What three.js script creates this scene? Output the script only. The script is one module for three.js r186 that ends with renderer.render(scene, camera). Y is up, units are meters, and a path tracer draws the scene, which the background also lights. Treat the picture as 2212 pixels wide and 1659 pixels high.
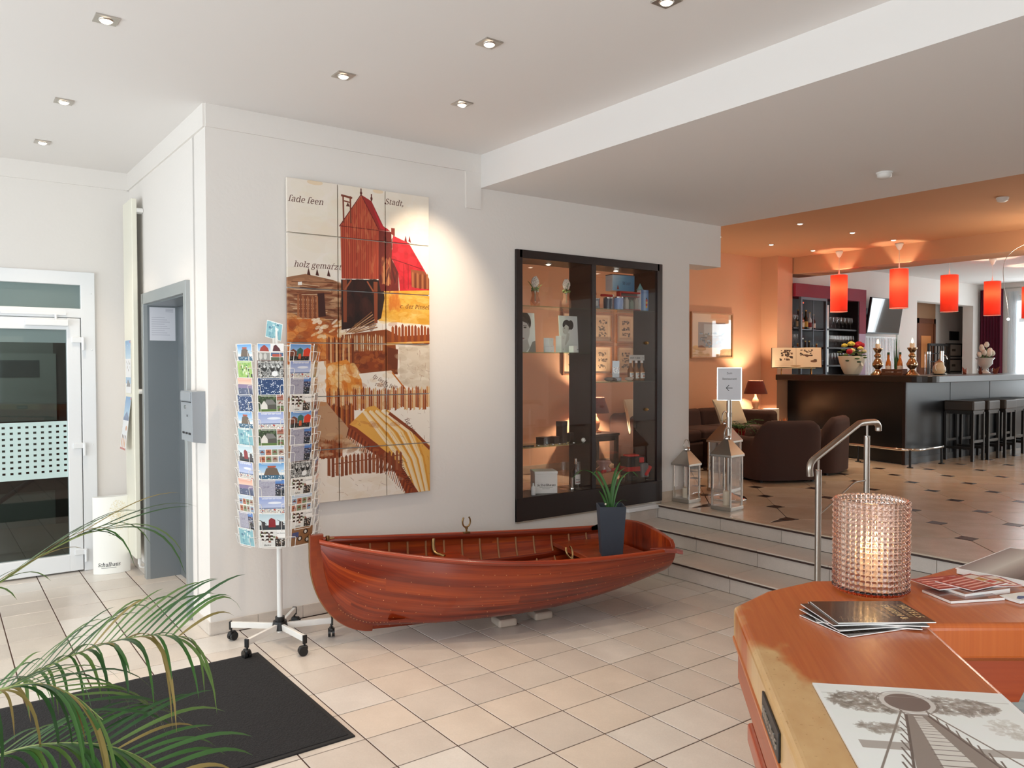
import * as THREE from 'three';
import { RoundedBoxGeometry } from 'three/addons/geometries/RoundedBoxGeometry.js';
import { mergeGeometries, mergeVertices, toCreasedNormals } from 'three/addons/utils/BufferGeometryUtils.js';
import { RectAreaLightUniformsLib } from 'three/addons/lights/RectAreaLightUniformsLib.js';

// ---------------------------------------------------------------- camera, sky, daylight, exposure
// World: x runs along the wall with the picture, z towards the camera, y up; metres.
const scene = new THREE.Scene();
const EYE = new THREE.Vector3(0, 1.68, 0), YAW = THREE.MathUtils.degToRad(-36.6), PITCH = 0.024893;
const camera = new THREE.PerspectiveCamera(51.716, 2212 / 1659, 0.05, 80);
camera.position.copy(EYE);
camera.lookAt(EYE.x - Math.cos(PITCH) * Math.sin(YAW), EYE.y - Math.sin(PITCH), EYE.z - Math.cos(PITCH) * Math.cos(YAW));
camera.rotateZ(-0.00157);
const renderer = new THREE.WebGLRenderer({ antialias: true });
renderer.toneMapping = THREE.LinearToneMapping;
renderer.toneMappingExposure = 1.16;
renderer.shadowMap.enabled = true;
RectAreaLightUniformsLib.init();
scene.background = new THREE.Color(0.86, 0.95, 1.0);          // bright overcast sky outside the windows
scene.backgroundIntensity = 2.0;
const DAY = new THREE.Color(0.86, 0.95, 1.0);
function daylight(w, h, [x, y, z], look, power) {              // the daylight that a window opening lets in
  const l = new THREE.RectAreaLight(DAY, power, w, h);
  l.name = 'window_daylight'; l.position.set(x, y, z); l.lookAt(x + look[0], y + look[1], z + look[2]); scene.add(l); return l;
}
daylight(5.2, 2.5, [-2.72, 1.4, -3.9], [1, 0, 0], 1.4);         // glazed entrance front, left of the camera
daylight(3.4, 2.0, [-0.6, 1.6, 2.55], [0, 0, -1], 3.9);         // windows behind the camera
daylight(2.2, 1.8, [15.6, 1.9, 2.55], [0, 0, -1], 5.0);         // restaurant windows
daylight(1.2, 1.8, [17.26, 1.95, -1.08], [-1, 0, 0], 5.0);
daylight(1.1, 1.9, [17.26, 1.95, -4.05], [-1, 0, 0], 4.0);
daylight(1.0, 1.9, [17.26, 1.95, -6.1], [-1, 0, 0], 4.0);
const WARM = new THREE.Color(1.0, 0.77, 0.54), HALOGEN = new THREE.Color(1.0, 0.80, 0.58);

// ---------------------------------------------------------------- helpers
let seed = 20240611;
const rnd = () => { seed = (seed * 1664525 + 1013904223) >>> 0; return seed / 4294967296; };
const rr = (a, b) => a + (b - a) * rnd();
const V = (x, y, z) => new THREE.Vector3(x, y, z);
const lerp = (a, b, t) => a + (b - a) * t, clamp = (x, a, b) => Math.min(b, Math.max(a, x));
const names = {};
const numbered = (n) => { const k = (names[n] = (names[n] ?? -1) + 1); return k ? n + '_' + String(k).padStart(3, '0') : n; };
function tag(o, label, category, group, kind) {
  if (label) o.userData.label = label;
  if (category) o.userData.category = category;
  if (group) o.userData.group = group;
  if (kind) o.userData.kind = kind;
  return o;
}
function thing(name, label, category, p = [0, 0, 0], ry = 0, group) {
  const o = new THREE.Group(); o.name = numbered(name); o.position.set(...p); o.rotation.y = ry; scene.add(o);
  return tag(o, label, category, group);
}
const flat = (g) => { const f = g.index ? g.toNonIndexed() : g; for (const k of Object.keys(f.attributes)) if (!['position', 'normal', 'uv'].includes(k)) f.deleteAttribute(k); if (!f.attributes.normal) f.computeVertexNormals(); if (!f.attributes.uv) f.setAttribute('uv', new THREE.BufferAttribute(new Float32Array(f.attributes.position.count * 2), 2)); return f; };
const merge = (a) => Array.isArray(a) ? (a.length === 1 ? a[0] : mergeGeometries(a.map(flat))) : a;
function mesh(name, g, mat, parent = scene, label) {
  const m = new THREE.Mesh(merge(g), mat); m.name = parent === scene ? numbered(name) : name;
  m.castShadow = m.receiveShadow = true; parent.add(m); if (label) m.userData.label = label; return m;
}
function struct(name, g, mat, parent = scene) { const m = mesh(name, g, mat, parent); if (parent === scene) m.userData.kind = 'structure'; return m; }
const box = (w, h, d, x = 0, y = 0, z = 0, r = 0, seg = 2) => (r ? new RoundedBoxGeometry(w, h, d, seg, Math.min(r, w / 2.01, h / 2.01, d / 2.01)) : new THREE.BoxGeometry(w, h, d)).translate(x, y, z);
const bb = (x0, x1, y0, y1, z0, z1, r = 0) => box(x1 - x0, y1 - y0, z1 - z0, (x0 + x1) / 2, (y0 + y1) / 2, (z0 + z1) / 2, r);
const cyl = (rt, rb, h, x = 0, y = 0, z = 0, seg = 24, open = false) => new THREE.CylinderGeometry(rt, rb, h, seg, 1, open).translate(x, y, z);
const ball = (r, x = 0, y = 0, z = 0, s = [1, 1, 1], w = 16, h = 12) => new THREE.SphereGeometry(r, w, h).scale(...s).translate(x, y, z);
const tube = (pts, r, n = 24, rad = 8, closed = false) => new THREE.TubeGeometry(new THREE.CatmullRomCurve3(pts.map((p) => V(...p)), closed), n, r, rad, closed);
const lathe = (pts, seg = 32) => new THREE.LatheGeometry(pts.map((p) => new THREE.Vector2(...p)), seg);
function along(g, a, b) {                                      // lays a shape built along +y, from 0, onto the line a-b
  const d = V(...b).sub(V(...a)), m = new THREE.Matrix4().compose(V(...a), new THREE.Quaternion().setFromUnitVectors(V(0, 1, 0), d.clone().normalize()), V(1, 1, 1));
  return g.applyMatrix4(m);
}
const dist = (a, b) => Math.hypot(b[0] - a[0], b[1] - a[1], b[2] - a[2]);
const rod = (a, b, r, seg = 10) => along(new THREE.CylinderGeometry(r, r, dist(a, b), seg).translate(0, dist(a, b) / 2, 0), a, b);
const beam = (a, b, w, d = w) => along(new THREE.BoxGeometry(w, dist(a, b), d).translate(0, dist(a, b) / 2, 0), a, b);
const shapeOf = (pts) => new THREE.Shape(pts.map((p) => new THREE.Vector2(...p)));
function ext(pts, depth, bevel = 0, holes = [], seg = 2) {
  const s = pts.isShape ? pts : shapeOf(pts); for (const h of holes) s.holes.push(shapeOf(h));
  return new THREE.ExtrudeGeometry(s, { depth, bevelEnabled: bevel > 0, bevelSize: bevel, bevelThickness: bevel, bevelSegments: seg, bevelOffset: -bevel, curveSegments: 16, steps: 1 });
}
const rect = (x0, y0, x1, y1) => [[x0, y0], [x1, y0], [x1, y1], [x0, y1]];
const rot = (g, x = 0, y = 0, z = 0) => { if (x) g.rotateX(x); if (y) g.rotateY(y); if (z) g.rotateZ(z); return g; };
function uvWorld(g, s = 1, turn = false) {                     // metres as texture coordinates, plane chosen by the normal
  g = flat(g); const p = g.attributes.position, n = g.attributes.normal, u = g.attributes.uv;
  for (let i = 0; i < p.count; i++) {
    const a = [Math.abs(n.getX(i)), Math.abs(n.getY(i)), Math.abs(n.getZ(i))];
    let q = a[1] >= a[0] && a[1] >= a[2] ? [p.getX(i), p.getZ(i)] : a[0] > a[2] ? [p.getZ(i), p.getY(i)] : [p.getX(i), p.getY(i)];
    if (turn) q = [q[1], q[0]];
    u.setXY(i, q[0] / s, q[1] / s);
  }
  return g;
}
function grid(nu, nv, f, closeU = false) {                     // a surface from f(u, v) -> [x, y, z]
  const pos = [], uv = [], idx = [];
  for (let j = 0; j <= nv; j++) for (let i = 0; i <= nu; i++) { const u = i / nu, v = j / nv; pos.push(...f(u, v)); uv.push(u, v); }
  for (let j = 0; j < nv; j++) for (let i = 0; i < nu; i++) { const a = j * (nu + 1) + i, b = a + 1, c = a + nu + 1, d = c + 1; idx.push(a, b, d, a, d, c); }
  const g = new THREE.BufferGeometry();
  g.setAttribute('position', new THREE.Float32BufferAttribute(pos, 3)); g.setAttribute('uv', new THREE.Float32BufferAttribute(uv, 2)); g.setIndex(idx); g.computeVertexNormals();
  if (closeU) { const n = g.attributes.normal; for (let j = 0; j <= nv; j++) { const a = j * (nu + 1), b = a + nu, s = V(n.getX(a) + n.getX(b), n.getY(a) + n.getY(b), n.getZ(a) + n.getZ(b)).normalize(); n.setXYZ(a, s.x, s.y, s.z); n.setXYZ(b, s.x, s.y, s.z); } }
  return g;
}

// ---------------------------------------------------------------- textures and materials
const noiseGrid = {};
function vnoise(x, y, period, k = 0) {                          // tileable value noise, 0..1
  const key = period + '_' + k;
  if (!noiseGrid[key]) { const g = new Float32Array(period * period); let s = 977 + period * 31 + k * 7919; for (let i = 0; i < g.length; i++) { s = (s * 1103515245 + 12345) & 0x7fffffff; g[i] = s / 0x7fffffff; } noiseGrid[key] = g; }
  const g = noiseGrid[key], xi = Math.floor(x), yi = Math.floor(y), fx = x - xi, fy = y - yi, sx = fx * fx * (3 - 2 * fx), sy = fy * fy * (3 - 2 * fy);
  const at = (i, j) => g[(((j % period) + period) % period) * period + (((i % period) + period) % period)];
  return lerp(lerp(at(xi, yi), at(xi + 1, yi), sx), lerp(at(xi, yi + 1), at(xi + 1, yi + 1), sx), sy);
}
const fbm = (u, v, p, oct = 4, k = 0) => { let a = 0, w = 0.5, t = 0; for (let i = 0; i < oct; i++) { const q = p << i; a += w * vnoise(u * q, v * q, q, k + i); t += w; w *= 0.5; } return a / t; };
function tex(w, h, f, color = true) {
  const d = new Uint8Array(w * h * 4);
  for (let y = 0; y < h; y++) for (let x = 0; x < w; x++) { const c = f((x + 0.5) / w, (y + 0.5) / h), o = (y * w + x) * 4; d[o] = clamp(c[0], 0, 255); d[o + 1] = clamp(c[1] ?? c[0], 0, 255); d[o + 2] = clamp(c[2] ?? c[0], 0, 255); d[o + 3] = 255; }
  const t = new THREE.DataTexture(d, w, h); t.wrapS = t.wrapT = THREE.RepeatWrapping; t.magFilter = THREE.LinearFilter; t.minFilter = THREE.LinearMipmapLinearFilter; t.generateMipmaps = true;
  if (color) t.colorSpace = THREE.SRGBColorSpace; t.needsUpdate = true; return t;
}
const std = (color, roughness = 0.6, o = {}) => new THREE.MeshStandardMaterial({ color, roughness, ...o });
const phys = (color, roughness, o = {}) => new THREE.MeshPhysicalMaterial({ color, roughness, ...o });
const plasterBump = tex(256, 256, (u, v) => [255 * (0.6 * fbm(u, v, 32, 3, 1) + 0.4 * fbm(u, v, 8, 2, 5))], false);
const grainBump = tex(256, 256, (u, v) => [255 * fbm(u, v, 64, 2, 3)], false);
const weaveBump = tex(128, 128, (u, v) => [255 * (0.5 + 0.25 * Math.sin(u * 100.53) + 0.25 * Math.sin(v * 100.53)) * (0.7 + 0.3 * vnoise(u * 32, v * 32, 32))], false);
const woodTex = (w, h, cols, streak, k) => tex(w, h, (u, v) => {
  const warp = fbm(u, v, 4, 3, k) * 0.5, s = fbm(u * 0.999 + warp * 0.04, v, 4, 1, k + 3);
  const fine = vnoise(u * 6 + warp, v * streak, streak, k + 9) * 0.55 + vnoise(u * 24, v * streak * 4, streak * 4, k + 11) * 0.25 + vnoise(u * 3, v * streak / 4, streak / 4, k + 13) * 0.5;
  const t = clamp((fine * 0.8 + s * 0.35) - 0.25, 0, 1), i = Math.min(cols.length - 2, Math.floor(t * (cols.length - 1))), f = t * (cols.length - 1) - i;
  return [0, 1, 2].map((c) => lerp(cols[i][c], cols[i + 1][c], f));
});
const mahogany = woodTex(512, 512, [[92, 30, 11], [138, 50, 17], [168, 72, 25], [198, 102, 40]], 64, 21);
const M = {
  wall: std(0xe9e4df, 0.9, { bumpMap: plasterBump, bumpScale: 0.0012 }),
  ceiling: std(0xe9e5e2, 0.95),
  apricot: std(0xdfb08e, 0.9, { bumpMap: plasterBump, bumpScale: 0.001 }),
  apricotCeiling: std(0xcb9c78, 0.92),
  purple: std(0x8d1f3a, 0.7),
  steel: std(0xb9b4ac, 0.28, { metalness: 1 }),
  chrome: std(0xd8d6d2, 0.08, { metalness: 1 }),
  brushed: std(0xc4beb6, 0.3, { metalness: 1 }),
  bronze: std(0xa4865a, 0.35, { metalness: 1 }),
  silverGlass: std(0xc0a585, 0.16, { metalness: 1 }),
  liftSteel: std(0x8c9296, 0.42, { metalness: 0.6 }),
  liftFrame: std(0xa9adae, 0.4, { metalness: 0.5 }),
  upvc: phys(0xeef0f2, 0.28, { clearcoat: 0.3 }),
  rubber: std(0x15161a, 0.75),
  blackPlastic: std(0x141416, 0.4),
  whitePlastic: std(0xeceae6, 0.4),
  whiteWire: std(0xf0ece8, 0.35),
  paper: std(0xf2f0ec, 0.8),
  darkOak: std(0x20100d, 0.38, { bumpMap: grainBump, bumpScale: 0.0004 }),
  barBlack: phys(0x1a1513, 0.32, { clearcoat: 0.25, clearcoatRoughness: 0.3 }),
  barFront: std(0x14161a, 0.3),
  fabricBrown: std(0x46302a, 0.95, { bumpMap: weaveBump, bumpScale: 0.0006 }),
  leatherBrown: phys(0x2a1814, 0.35, { clearcoat: 0.2 }),
  pane: phys(0xffffff, 0.02, { transmission: 1, thickness: 0, ior: 1.5 }),
  shelfGlass: phys(0xd9efe4, 0.03, { transmission: 1, thickness: 0, ior: 1.5 }),
  clearGlass: phys(0xffffff, 0.03, { transmission: 1, thickness: 0, ior: 1.45 }),
  bottleGlass: phys(0x5a3a1c, 0.08, { transmission: 0.55, thickness: 0, ior: 1.5 }),
  cream: std(0xf0e6d4, 0.5), red: std(0xb5161c, 0.5), leaf: std(0x3d6a2a, 0.55), darkLeaf: std(0x27481f, 0.5),
  wax: phys(0xf6ead4, 0.5, { transmission: 0.25, thickness: 0 }),
};
M.wall.side = M.ceiling.side = THREE.DoubleSide;
const glow = (c, k) => new THREE.MeshStandardMaterial({ color: 0x000000, emissive: c, emissiveIntensity: k, roughness: 1 });
M.bulb = glow(new THREE.Color(1, 0.86, 0.66), 6); M.flame = glow(new THREE.Color(1, 0.72, 0.32), 14);

// one sheet of prints (paper things with flat print on them); each call of print() gives a region of it
const ATLAS = 2048, atlasCanvas = document.createElement('canvas'); atlasCanvas.width = atlasCanvas.height = ATLAS;
const actx = atlasCanvas.getContext('2d'); actx.fillStyle = '#f4f2ee'; actx.fillRect(0, 0, ATLAS, ATLAS);
const skyline = new Array(ATLAS / 8).fill(12);
function print(w, h, draw) {
  const n = Math.ceil((w + 6) / 8); let ax = 0, ay = Infinity;
  for (let i = 0; i + n <= skyline.length; i++) { const y = Math.max(...skyline.slice(i, i + n)); if (y < ay) { ay = y; ax = i * 8; } }
  if (ay + h + 4 > ATLAS) throw new Error('print sheet is full');
  skyline.fill(ay + h + 6, ax / 8, ax / 8 + n);
  actx.save(); actx.beginPath(); actx.rect(ax, ay, w, h); actx.clip(); actx.translate(ax, ay); draw(actx, w, h); actx.restore();
  const r = [(ax + 0.5) / ATLAS, 1 - (ay + h - 0.5) / ATLAS, (ax + w - 0.5) / ATLAS, 1 - (ay + 0.5) / ATLAS]; return r;
}
const atlasTex = new THREE.CanvasTexture(atlasCanvas); atlasTex.colorSpace = THREE.SRGBColorSpace; atlasTex.magFilter = THREE.LinearFilter; atlasTex.generateMipmaps = true;
M.print = std(0xffffff, 0.55, { map: atlasTex });
M.gloss = phys(0xffffff, 0.22, { map: atlasTex, clearcoat: 0.3, clearcoatRoughness: 0.1 });
function card(w, h, t, region, back) {                          // a board with a print on its +z face, white edges
  const g = new THREE.BoxGeometry(w, h, t).toNonIndexed(), u = g.attributes.uv, n = g.attributes.normal;
  for (let i = 0; i < u.count; i++) {
    const r = n.getZ(i) > 0.5 ? region : n.getZ(i) < -0.5 && back ? back : null;
    if (r) u.setXY(i, lerp(r[0], r[2], u.getX(i)), lerp(r[1], r[3], u.getY(i))); else u.setXY(i, 4 / ATLAS, 1 - 4 / ATLAS);
  }
  return g;
}
const R = (c, col, x, y, w, h) => { c.fillStyle = col; c.fillRect(x, y, w, h); };
function P(c, col, pts, close = true, lw = 0) { c.beginPath(); pts.forEach((p, i) => (i ? c.lineTo(...p) : c.moveTo(...p))); if (close) c.closePath(); if (lw) { c.strokeStyle = col; c.lineWidth = lw; c.stroke(); } else { c.fillStyle = col; c.fill(); } }
function E(c, col, x, y, a, b, r = 0) { c.fillStyle = col; c.beginPath(); c.ellipse(x, y, a, b, r, 0, 7); c.fill(); }
function T(c, s, x, y, font, col, align = 'center') { c.font = font; c.fillStyle = col; c.textAlign = align; c.fillText(s, x, y); }
const HP = 0.40, CEIL = 3.275, SOFFIT = 3.025;                  // raised floor, ceiling, underside of the dropped ceiling
// ---------------------------------------------------------------- the setting: floors
const tileTex = tex(256, 256, (u, v) => { const n = fbm(u, v, 4, 4, 40), f = vnoise(u * 128, v * 128, 128, 44); const k = 214 + 22 * (n - 0.5) + 7 * (f - 0.5); return [k + 5, k - 2, k - 9]; });
const tileMats = [0xffffff, 0xf8f4f0, 0xfdf6ef, 0xf3efec].map((c) => phys(c, 0.3, { map: tileTex, clearcoat: 0.35, clearcoatRoughness: 0.3 }));
const warmTileTex = tex(256, 256, (u, v) => { const n = fbm(u, v, 4, 4, 50), k = 196 + 22 * (n - 0.5) + 8 * (vnoise(u * 128, v * 128, 128, 54) - 0.5); return [k + 10, k - 8, k - 28]; });
const warmTileMats = [0xffffff, 0xf7f3ee, 0xfffaf2].map((c) => phys(c, 0.27, { map: warmTileTex, clearcoat: 0.3, clearcoatRoughness: 0.25 }));
const grout = std(0x4d372d, 0.95), darkInset = phys(0x2a1e1a, 0.35, { clearcoat: 0.3 }), nosing = std(0x3a2620, 0.6);
function chamferTile(pts, y0, y1, c) {                          // a tile: polygon (x, z), chamfered upper edge, no underside
  const n = pts.length, cx = pts.reduce((a, p) => a + p[0], 0) / n, cz = pts.reduce((a, p) => a + p[1], 0) / n, pos = [], uv = [], k = rnd(), m = rnd();
  const inn = pts.map(([x, z]) => { const d = Math.hypot(x - cx, z - cz); return [x - (x - cx) / d * c * 1.4, z - (z - cz) / d * c * 1.4]; });
  const put = (...q) => q.forEach(([x, y, z]) => { pos.push(x, y, z); uv.push(x * 1.7 + k, z * 1.7 + m); });
  for (let i = 0; i < n; i++) {
    const j = (i + 1) % n, a = pts[i], b = pts[j], A = inn[i], B = inn[j];
    put([a[0], y0, a[1]], [b[0], y0, b[1]], [b[0], y1 - c, b[1]], [a[0], y0, a[1]], [b[0], y1 - c, b[1]], [a[0], y1 - c, a[1]]);
    put([a[0], y1 - c, a[1]], [b[0], y1 - c, b[1]], [B[0], y1, B[1]], [a[0], y1 - c, a[1]], [B[0], y1, B[1]], [A[0], y1, A[1]]);
    if (i > 1) put([inn[0][0], y1, inn[0][1]], [inn[i - 1][0], y1, inn[i - 1][1]], [A[0], y1, A[1]]);
  }
  const g = new THREE.BufferGeometry(); g.setAttribute('position', new THREE.Float32BufferAttribute(pos, 3)); g.setAttribute('uv', new THREE.Float32BufferAttribute(uv, 2)); g.computeVertexNormals(); return g;
}
camera.updateMatrixWorld(); camera.matrixWorldInverse.copy(camera.matrixWorld).invert();
const inView = (x, y, z, m = 1.04) => { const q = V(x, y, z).applyMatrix4(camera.matrixWorldInverse); if (q.z > -0.3) return 0; const s = 1 / Math.tan(THREE.MathUtils.degToRad(51.716 / 2)), px = q.x / -q.z * s * 0.75, py = q.y / -q.z * s; return Math.abs(px) < m && Math.abs(py) < m ? 1 / (q.z * q.z) : 0; };

const floor = struct('floor', bb(-2.8, 4.9, -0.2, -0.003, -7.3, 2.75), grout);
{
  const t = 0.29968, th = THREE.MathUtils.degToRad(0.3704), c = Math.cos(th), s = Math.sin(th), o = [3.066, -3.206], j = 0.0034, list = [];
  for (let a = -22; a <= 7; a++) for (let b = -15; b <= 21; b++) {
    const x = o[0] + t * ((a + 0.5) * c - (b + 0.5) * s), z = o[1] + t * ((a + 0.5) * s + (b + 0.5) * c);
    if (x < -2.75 || x > 4.86 || z < -7.3 || z > 2.7 || (x > 1.5 && z < -5.1 && !(x < 1.8 && z < -5.4 && z > -6.8))) continue;
    list.push({ x, z, w: inView(x, 0, z) * (Math.hypot(x, z) > 1 ? 1 : 0) });
  }
  list.sort((p, q) => q.w - p.w);
  const h = t / 2 - j, sq = (x0, z0) => [[-h, -h], [-h, h], [h, h], [h, -h]].map(([u, v]) => [x0 + u * c - v * s, z0 + u * s + v * c]);
  const variants = Array.from({ length: 8 }, () => chamferTile(sq(0, 0), -0.012, 0, 0.0016));
  const rest = [];
  list.forEach((q, i) => {
    const k = Math.floor(rnd() * 8), mt = tileMats[Math.floor(rnd() * 4)];
    if (i < 290 && q.w > 0) { const m = mesh('tile', variants[k], mt, floor); m.position.set(q.x, (rnd() - 0.5) * 0.0006, q.z); } else rest.push(variants[k].clone().translate(q.x, 0, q.z));
  });
  tag(mesh('tile', rest, tileMats[1], floor), null, null, null, 'stuff');
}
// the three steps and the raised floor
const Z0 = -5.03, Z1 = 2.6, TR = [[4.706, 0, 0.135], [5.06, 0.135, 0.27], [5.39, 0.27, HP]];
const steps = struct('floor_steps', [bb(4.72, 5.06, -0.1, 0.123, Z0, Z1), bb(5.07, 5.42, 0.0, 0.258, Z0, Z1)], grout);
TR.forEach(([x, y0, y1], k) => {
  const joints = [Z0, ...Array.from({ length: 16 }, (_, i) => -4.27 + k * -0.02 + i * 0.595).filter((z) => z < Z1 && z > Z0 + 0.05), Z1];
  for (let i = 0; i + 1 < joints.length; i++) {
    const a = joints[i] + 0.002, b = joints[i + 1] - 0.002;
    mesh('riser_tile', uvWorld(bb(x + 0.006, x + 0.02, y0 + 0.003, y1 - 0.026, a, b), 0.6), tileMats[3], steps);
    if (k < 2) { const x1 = TR[k + 1][0]; mesh('tread_tile', uvWorld(bb(x - 0.012, x1 + 0.006, y1 - 0.011, y1, a, b, 0.002), 0.6), tileMats[2], steps); }
  }
  mesh('nosing', bb(x - 0.008, x + 0.012, y1 - 0.026, y1 - 0.011, Z0, Z1), nosing, steps, 'dark metal strip under the edge of a step');
});
const platform = struct('floor_platform', [bb(5.41, 17.6, 0.1, HP - 0.003, Z0, Z1), bb(3.4, 5.42, 0.1, HP - 0.003, -7.4, -5.2), bb(5.41, 17.6, 0.1, HP - 0.003, -7.4, Z0)], grout);
mesh('edge_tile', uvWorld(bb(5.378, 5.47, HP - 0.011, HP + 0.0005, Z0, Z1, 0.002), 0.6), warmTileMats[0], platform);
{
  const q = 0.405, o = [8.147, -3.869], e = q - 0.0028, k = 0.06, oct = [[-e + k, -k], [-e + k, k], [-k, e - k], [k, e - k], [e - k, k], [e - k, -k], [k, -e + k], [-k, -e + k]].reverse();
  const ins = 0.0572, dia = [[-ins, -ins], [-ins, ins], [ins, ins], [ins, -ins]];
  const tv = Array.from({ length: 6 }, () => chamferTile(oct.slice().reverse(), -0.01, 0, 0.0012)), dv = chamferTile(dia, -0.01, 0, 0.0012), tl = [], il = [];
  for (let a = -14; a <= 24; a++) for (let b = -10; b <= 17; b++) {
    const x = o[0] + q * a, z = o[1] + q * b;
    const ok = x > 3.5 && x < 17.25 && z > -7.28 && z < 2.55 && (x > 5.55 || z < -5.3);
    if (ok) (((a + b) & 1) === 0 ? il : tl).push({ x, z, w: inView(x, HP, z) });
  }
  for (const [l, name, n] of [[tl, 'tile', 170], [il, 'inset', 170]]) {
    l.sort((p, r) => r.w - p.w); const rest = [];
    l.forEach((p, i) => {
      const g = name === 'tile' ? tv[Math.floor(rnd() * 6)] : dv, mt = name === 'tile' ? warmTileMats[Math.floor(rnd() * 3)] : darkInset, clip = p.x < 5.87 && p.z > -5.1;
      if (i < n && p.w > 0 && !clip) { const m = mesh(name, g, mt, platform); m.position.set(p.x, HP, p.z); } else rest.push(clip && name === 'tile' ? chamferTile([[5.473 - p.x, -q + 0.01], [5.473 - p.x, q - 0.01], [0.06, q - 0.07], [q - 0.07, 0.06], [q - 0.07, -0.06], [0.06, -q + 0.07]], -0.01, 0, 0.001).translate(p.x, HP, p.z) : g.clone().translate(p.x, HP, p.z));
    });
    if (rest.length) tag(mesh(name, rest, name === 'tile' ? warmTileMats[0] : darkInset, platform), null, null, null, 'stuff');
  }
}
// ---------------------------------------------------------------- walls
const T0 = -0.02, W1 = { zB: -5.03, zBack: -7.27, xL: 1.404 };
struct('wall_middle', [bb(1.404, 3.765, T0, CEIL, -5.32, -5.03), bb(3.765, 5.44, T0, 0.41, -5.32, -5.03), bb(3.765, 5.44, 2.59, CEIL, -5.32, -5.03), bb(5.44, 5.825, T0, CEIL, -5.32, -5.03), bb(5.825, 6.283, 2.625, CEIL, -5.32, -5.03), bb(1.404, 3.437, 3.135, CEIL, -5.03, -5.016), bb(3.3, 3.437, 2.86, 3.135, -5.03, -5.018)].map((g) => uvWorld(g, 0.5)), M.wall);
struct('wall_lift', [bb(1.404, 1.66, T0, CEIL, -7.27, -6.66), bb(1.404, 1.66, 2.155, CEIL, -6.66, -5.47), bb(1.404, 1.66, T0, CEIL, -5.47, -5.28), bb(1.39, 1.404, 3.135, CEIL, -7.27, -5.03), bb(1.66, 1.75, T0, CEIL, -7.27, -5.28)].map((g) => uvWorld(g, 0.5)), M.wall);
struct('wall_back', [bb(-2.8, -0.08, T0, CEIL, -7.45, -7.27), bb(-0.08, 1.134, 2.432, CEIL, -7.45, -7.27), bb(1.134, 1.75, T0, CEIL, -7.45, -7.27), bb(-2.8, 1.404, 3.135, CEIL, -7.27, -7.256)].map((g) => uvWorld(g, 0.5)), M.wall);
struct('wall_left', [bb(-3.0, -2.75, T0, CEIL, -7.45, -6.6), bb(-3.0, -2.75, T0, CEIL, -1.2, 2.8), bb(-3.0, -2.75, 2.72, CEIL, -6.6, -1.2)].map((g) => uvWorld(g, 0.5)), M.wall);
{
  const wx = [[-2.35, 1.15], [14.4, 16.8]], g = [bb(-3, 17.6, 2.85, CEIL, 2.6, 2.85)]; let x = -3;
  for (const [a, b] of wx) { g.push(bb(x, a, T0, 2.85, 2.6, 2.85), bb(a, b, T0, a < 0 ? 0.55 : 0.95, 2.6, 2.85)); x = b; }
  g.push(bb(x, 17.6, T0, 2.85, 2.6, 2.85));
  struct('wall_front', g.map((q) => uvWorld(q, 0.5)), M.wall);
  let n = 3;
  for (const [a, b] of wx) { const y0 = a < 0 ? 0.55 : 0.95, f = []; for (const xx of a < 0 ? [a, -0.6, b] : [a, (a + b) / 2, b]) f.push(bb(xx - 0.04, xx + 0.04, y0, 2.85, 2.68, 2.76)); f.push(bb(a, b, y0, y0 + 0.07, 2.68, 2.76), bb(a, b, 2.78, 2.85, 2.68, 2.76)); struct('window_' + n++, f, M.upvc); }
  const f = []; for (const z of [-6.6, -5.25, -3.9, -2.55, -1.2]) f.push(bb(-2.9, -2.82, 0, 2.72, z - 0.04, z + 0.04)); f.push(bb(-2.9, -2.82, 0, 0.1, -6.6, -1.2), bb(-2.9, -2.82, 2.64, 2.72, -6.6, -1.2), bb(-2.9, -2.82, 2.1, 2.16, -6.6, -1.2)); struct('window_2', f, M.upvc);
  struct('window_5', [bb(17.38, 17.46, 0.95, 2.85, -1.7, -1.62), bb(17.38, 17.46, 0.95, 2.85, -1.1, -1.04), bb(17.38, 17.46, 0.95, 2.85, -0.53, -0.45), bb(17.38, 17.46, 2.77, 2.85, -1.7, -0.45), bb(17.38, 17.46, 0.95, 1.03, -1.7, -0.45)], M.upvc);
}
struct('wall_lounge', [bb(3.35, 10.06, T0, CEIL, -7.5, -7.3), bb(3.35, 3.55, T0, CEIL, -7.3, -5.32)].map((g) => uvWorld(g, 0.5)), M.apricot);
struct('wall_pillar', [bb(10.06, 10.43, HP - 0.01, CEIL, -7.5, -7.02)].map((g) => uvWorld(g, 0.5)), M.apricot);
struct('wall_restaurant', [bb(10.43, 14.73, T0, CEIL, -7.5, -7.3), bb(14.73, 17.0, 2.84, CEIL, -7.5, -7.3), bb(17.0, 17.6, T0, CEIL, -7.5, -7.3), bb(13.4, 19.8, T0, CEIL, -8.2, -8.0), bb(13.3, 13.4, T0, CEIL, -8.2, -7.5), bb(19.7, 19.8, T0, CEIL, -8.0, -7.3), bb(17.6, 19.8, T0, CEIL, -7.5, -7.3), bb(13.3, 19.8, 0.2, HP, -8.2, -7.4)].map((g) => uvWorld(g, 0.5)), M.wall);
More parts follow.
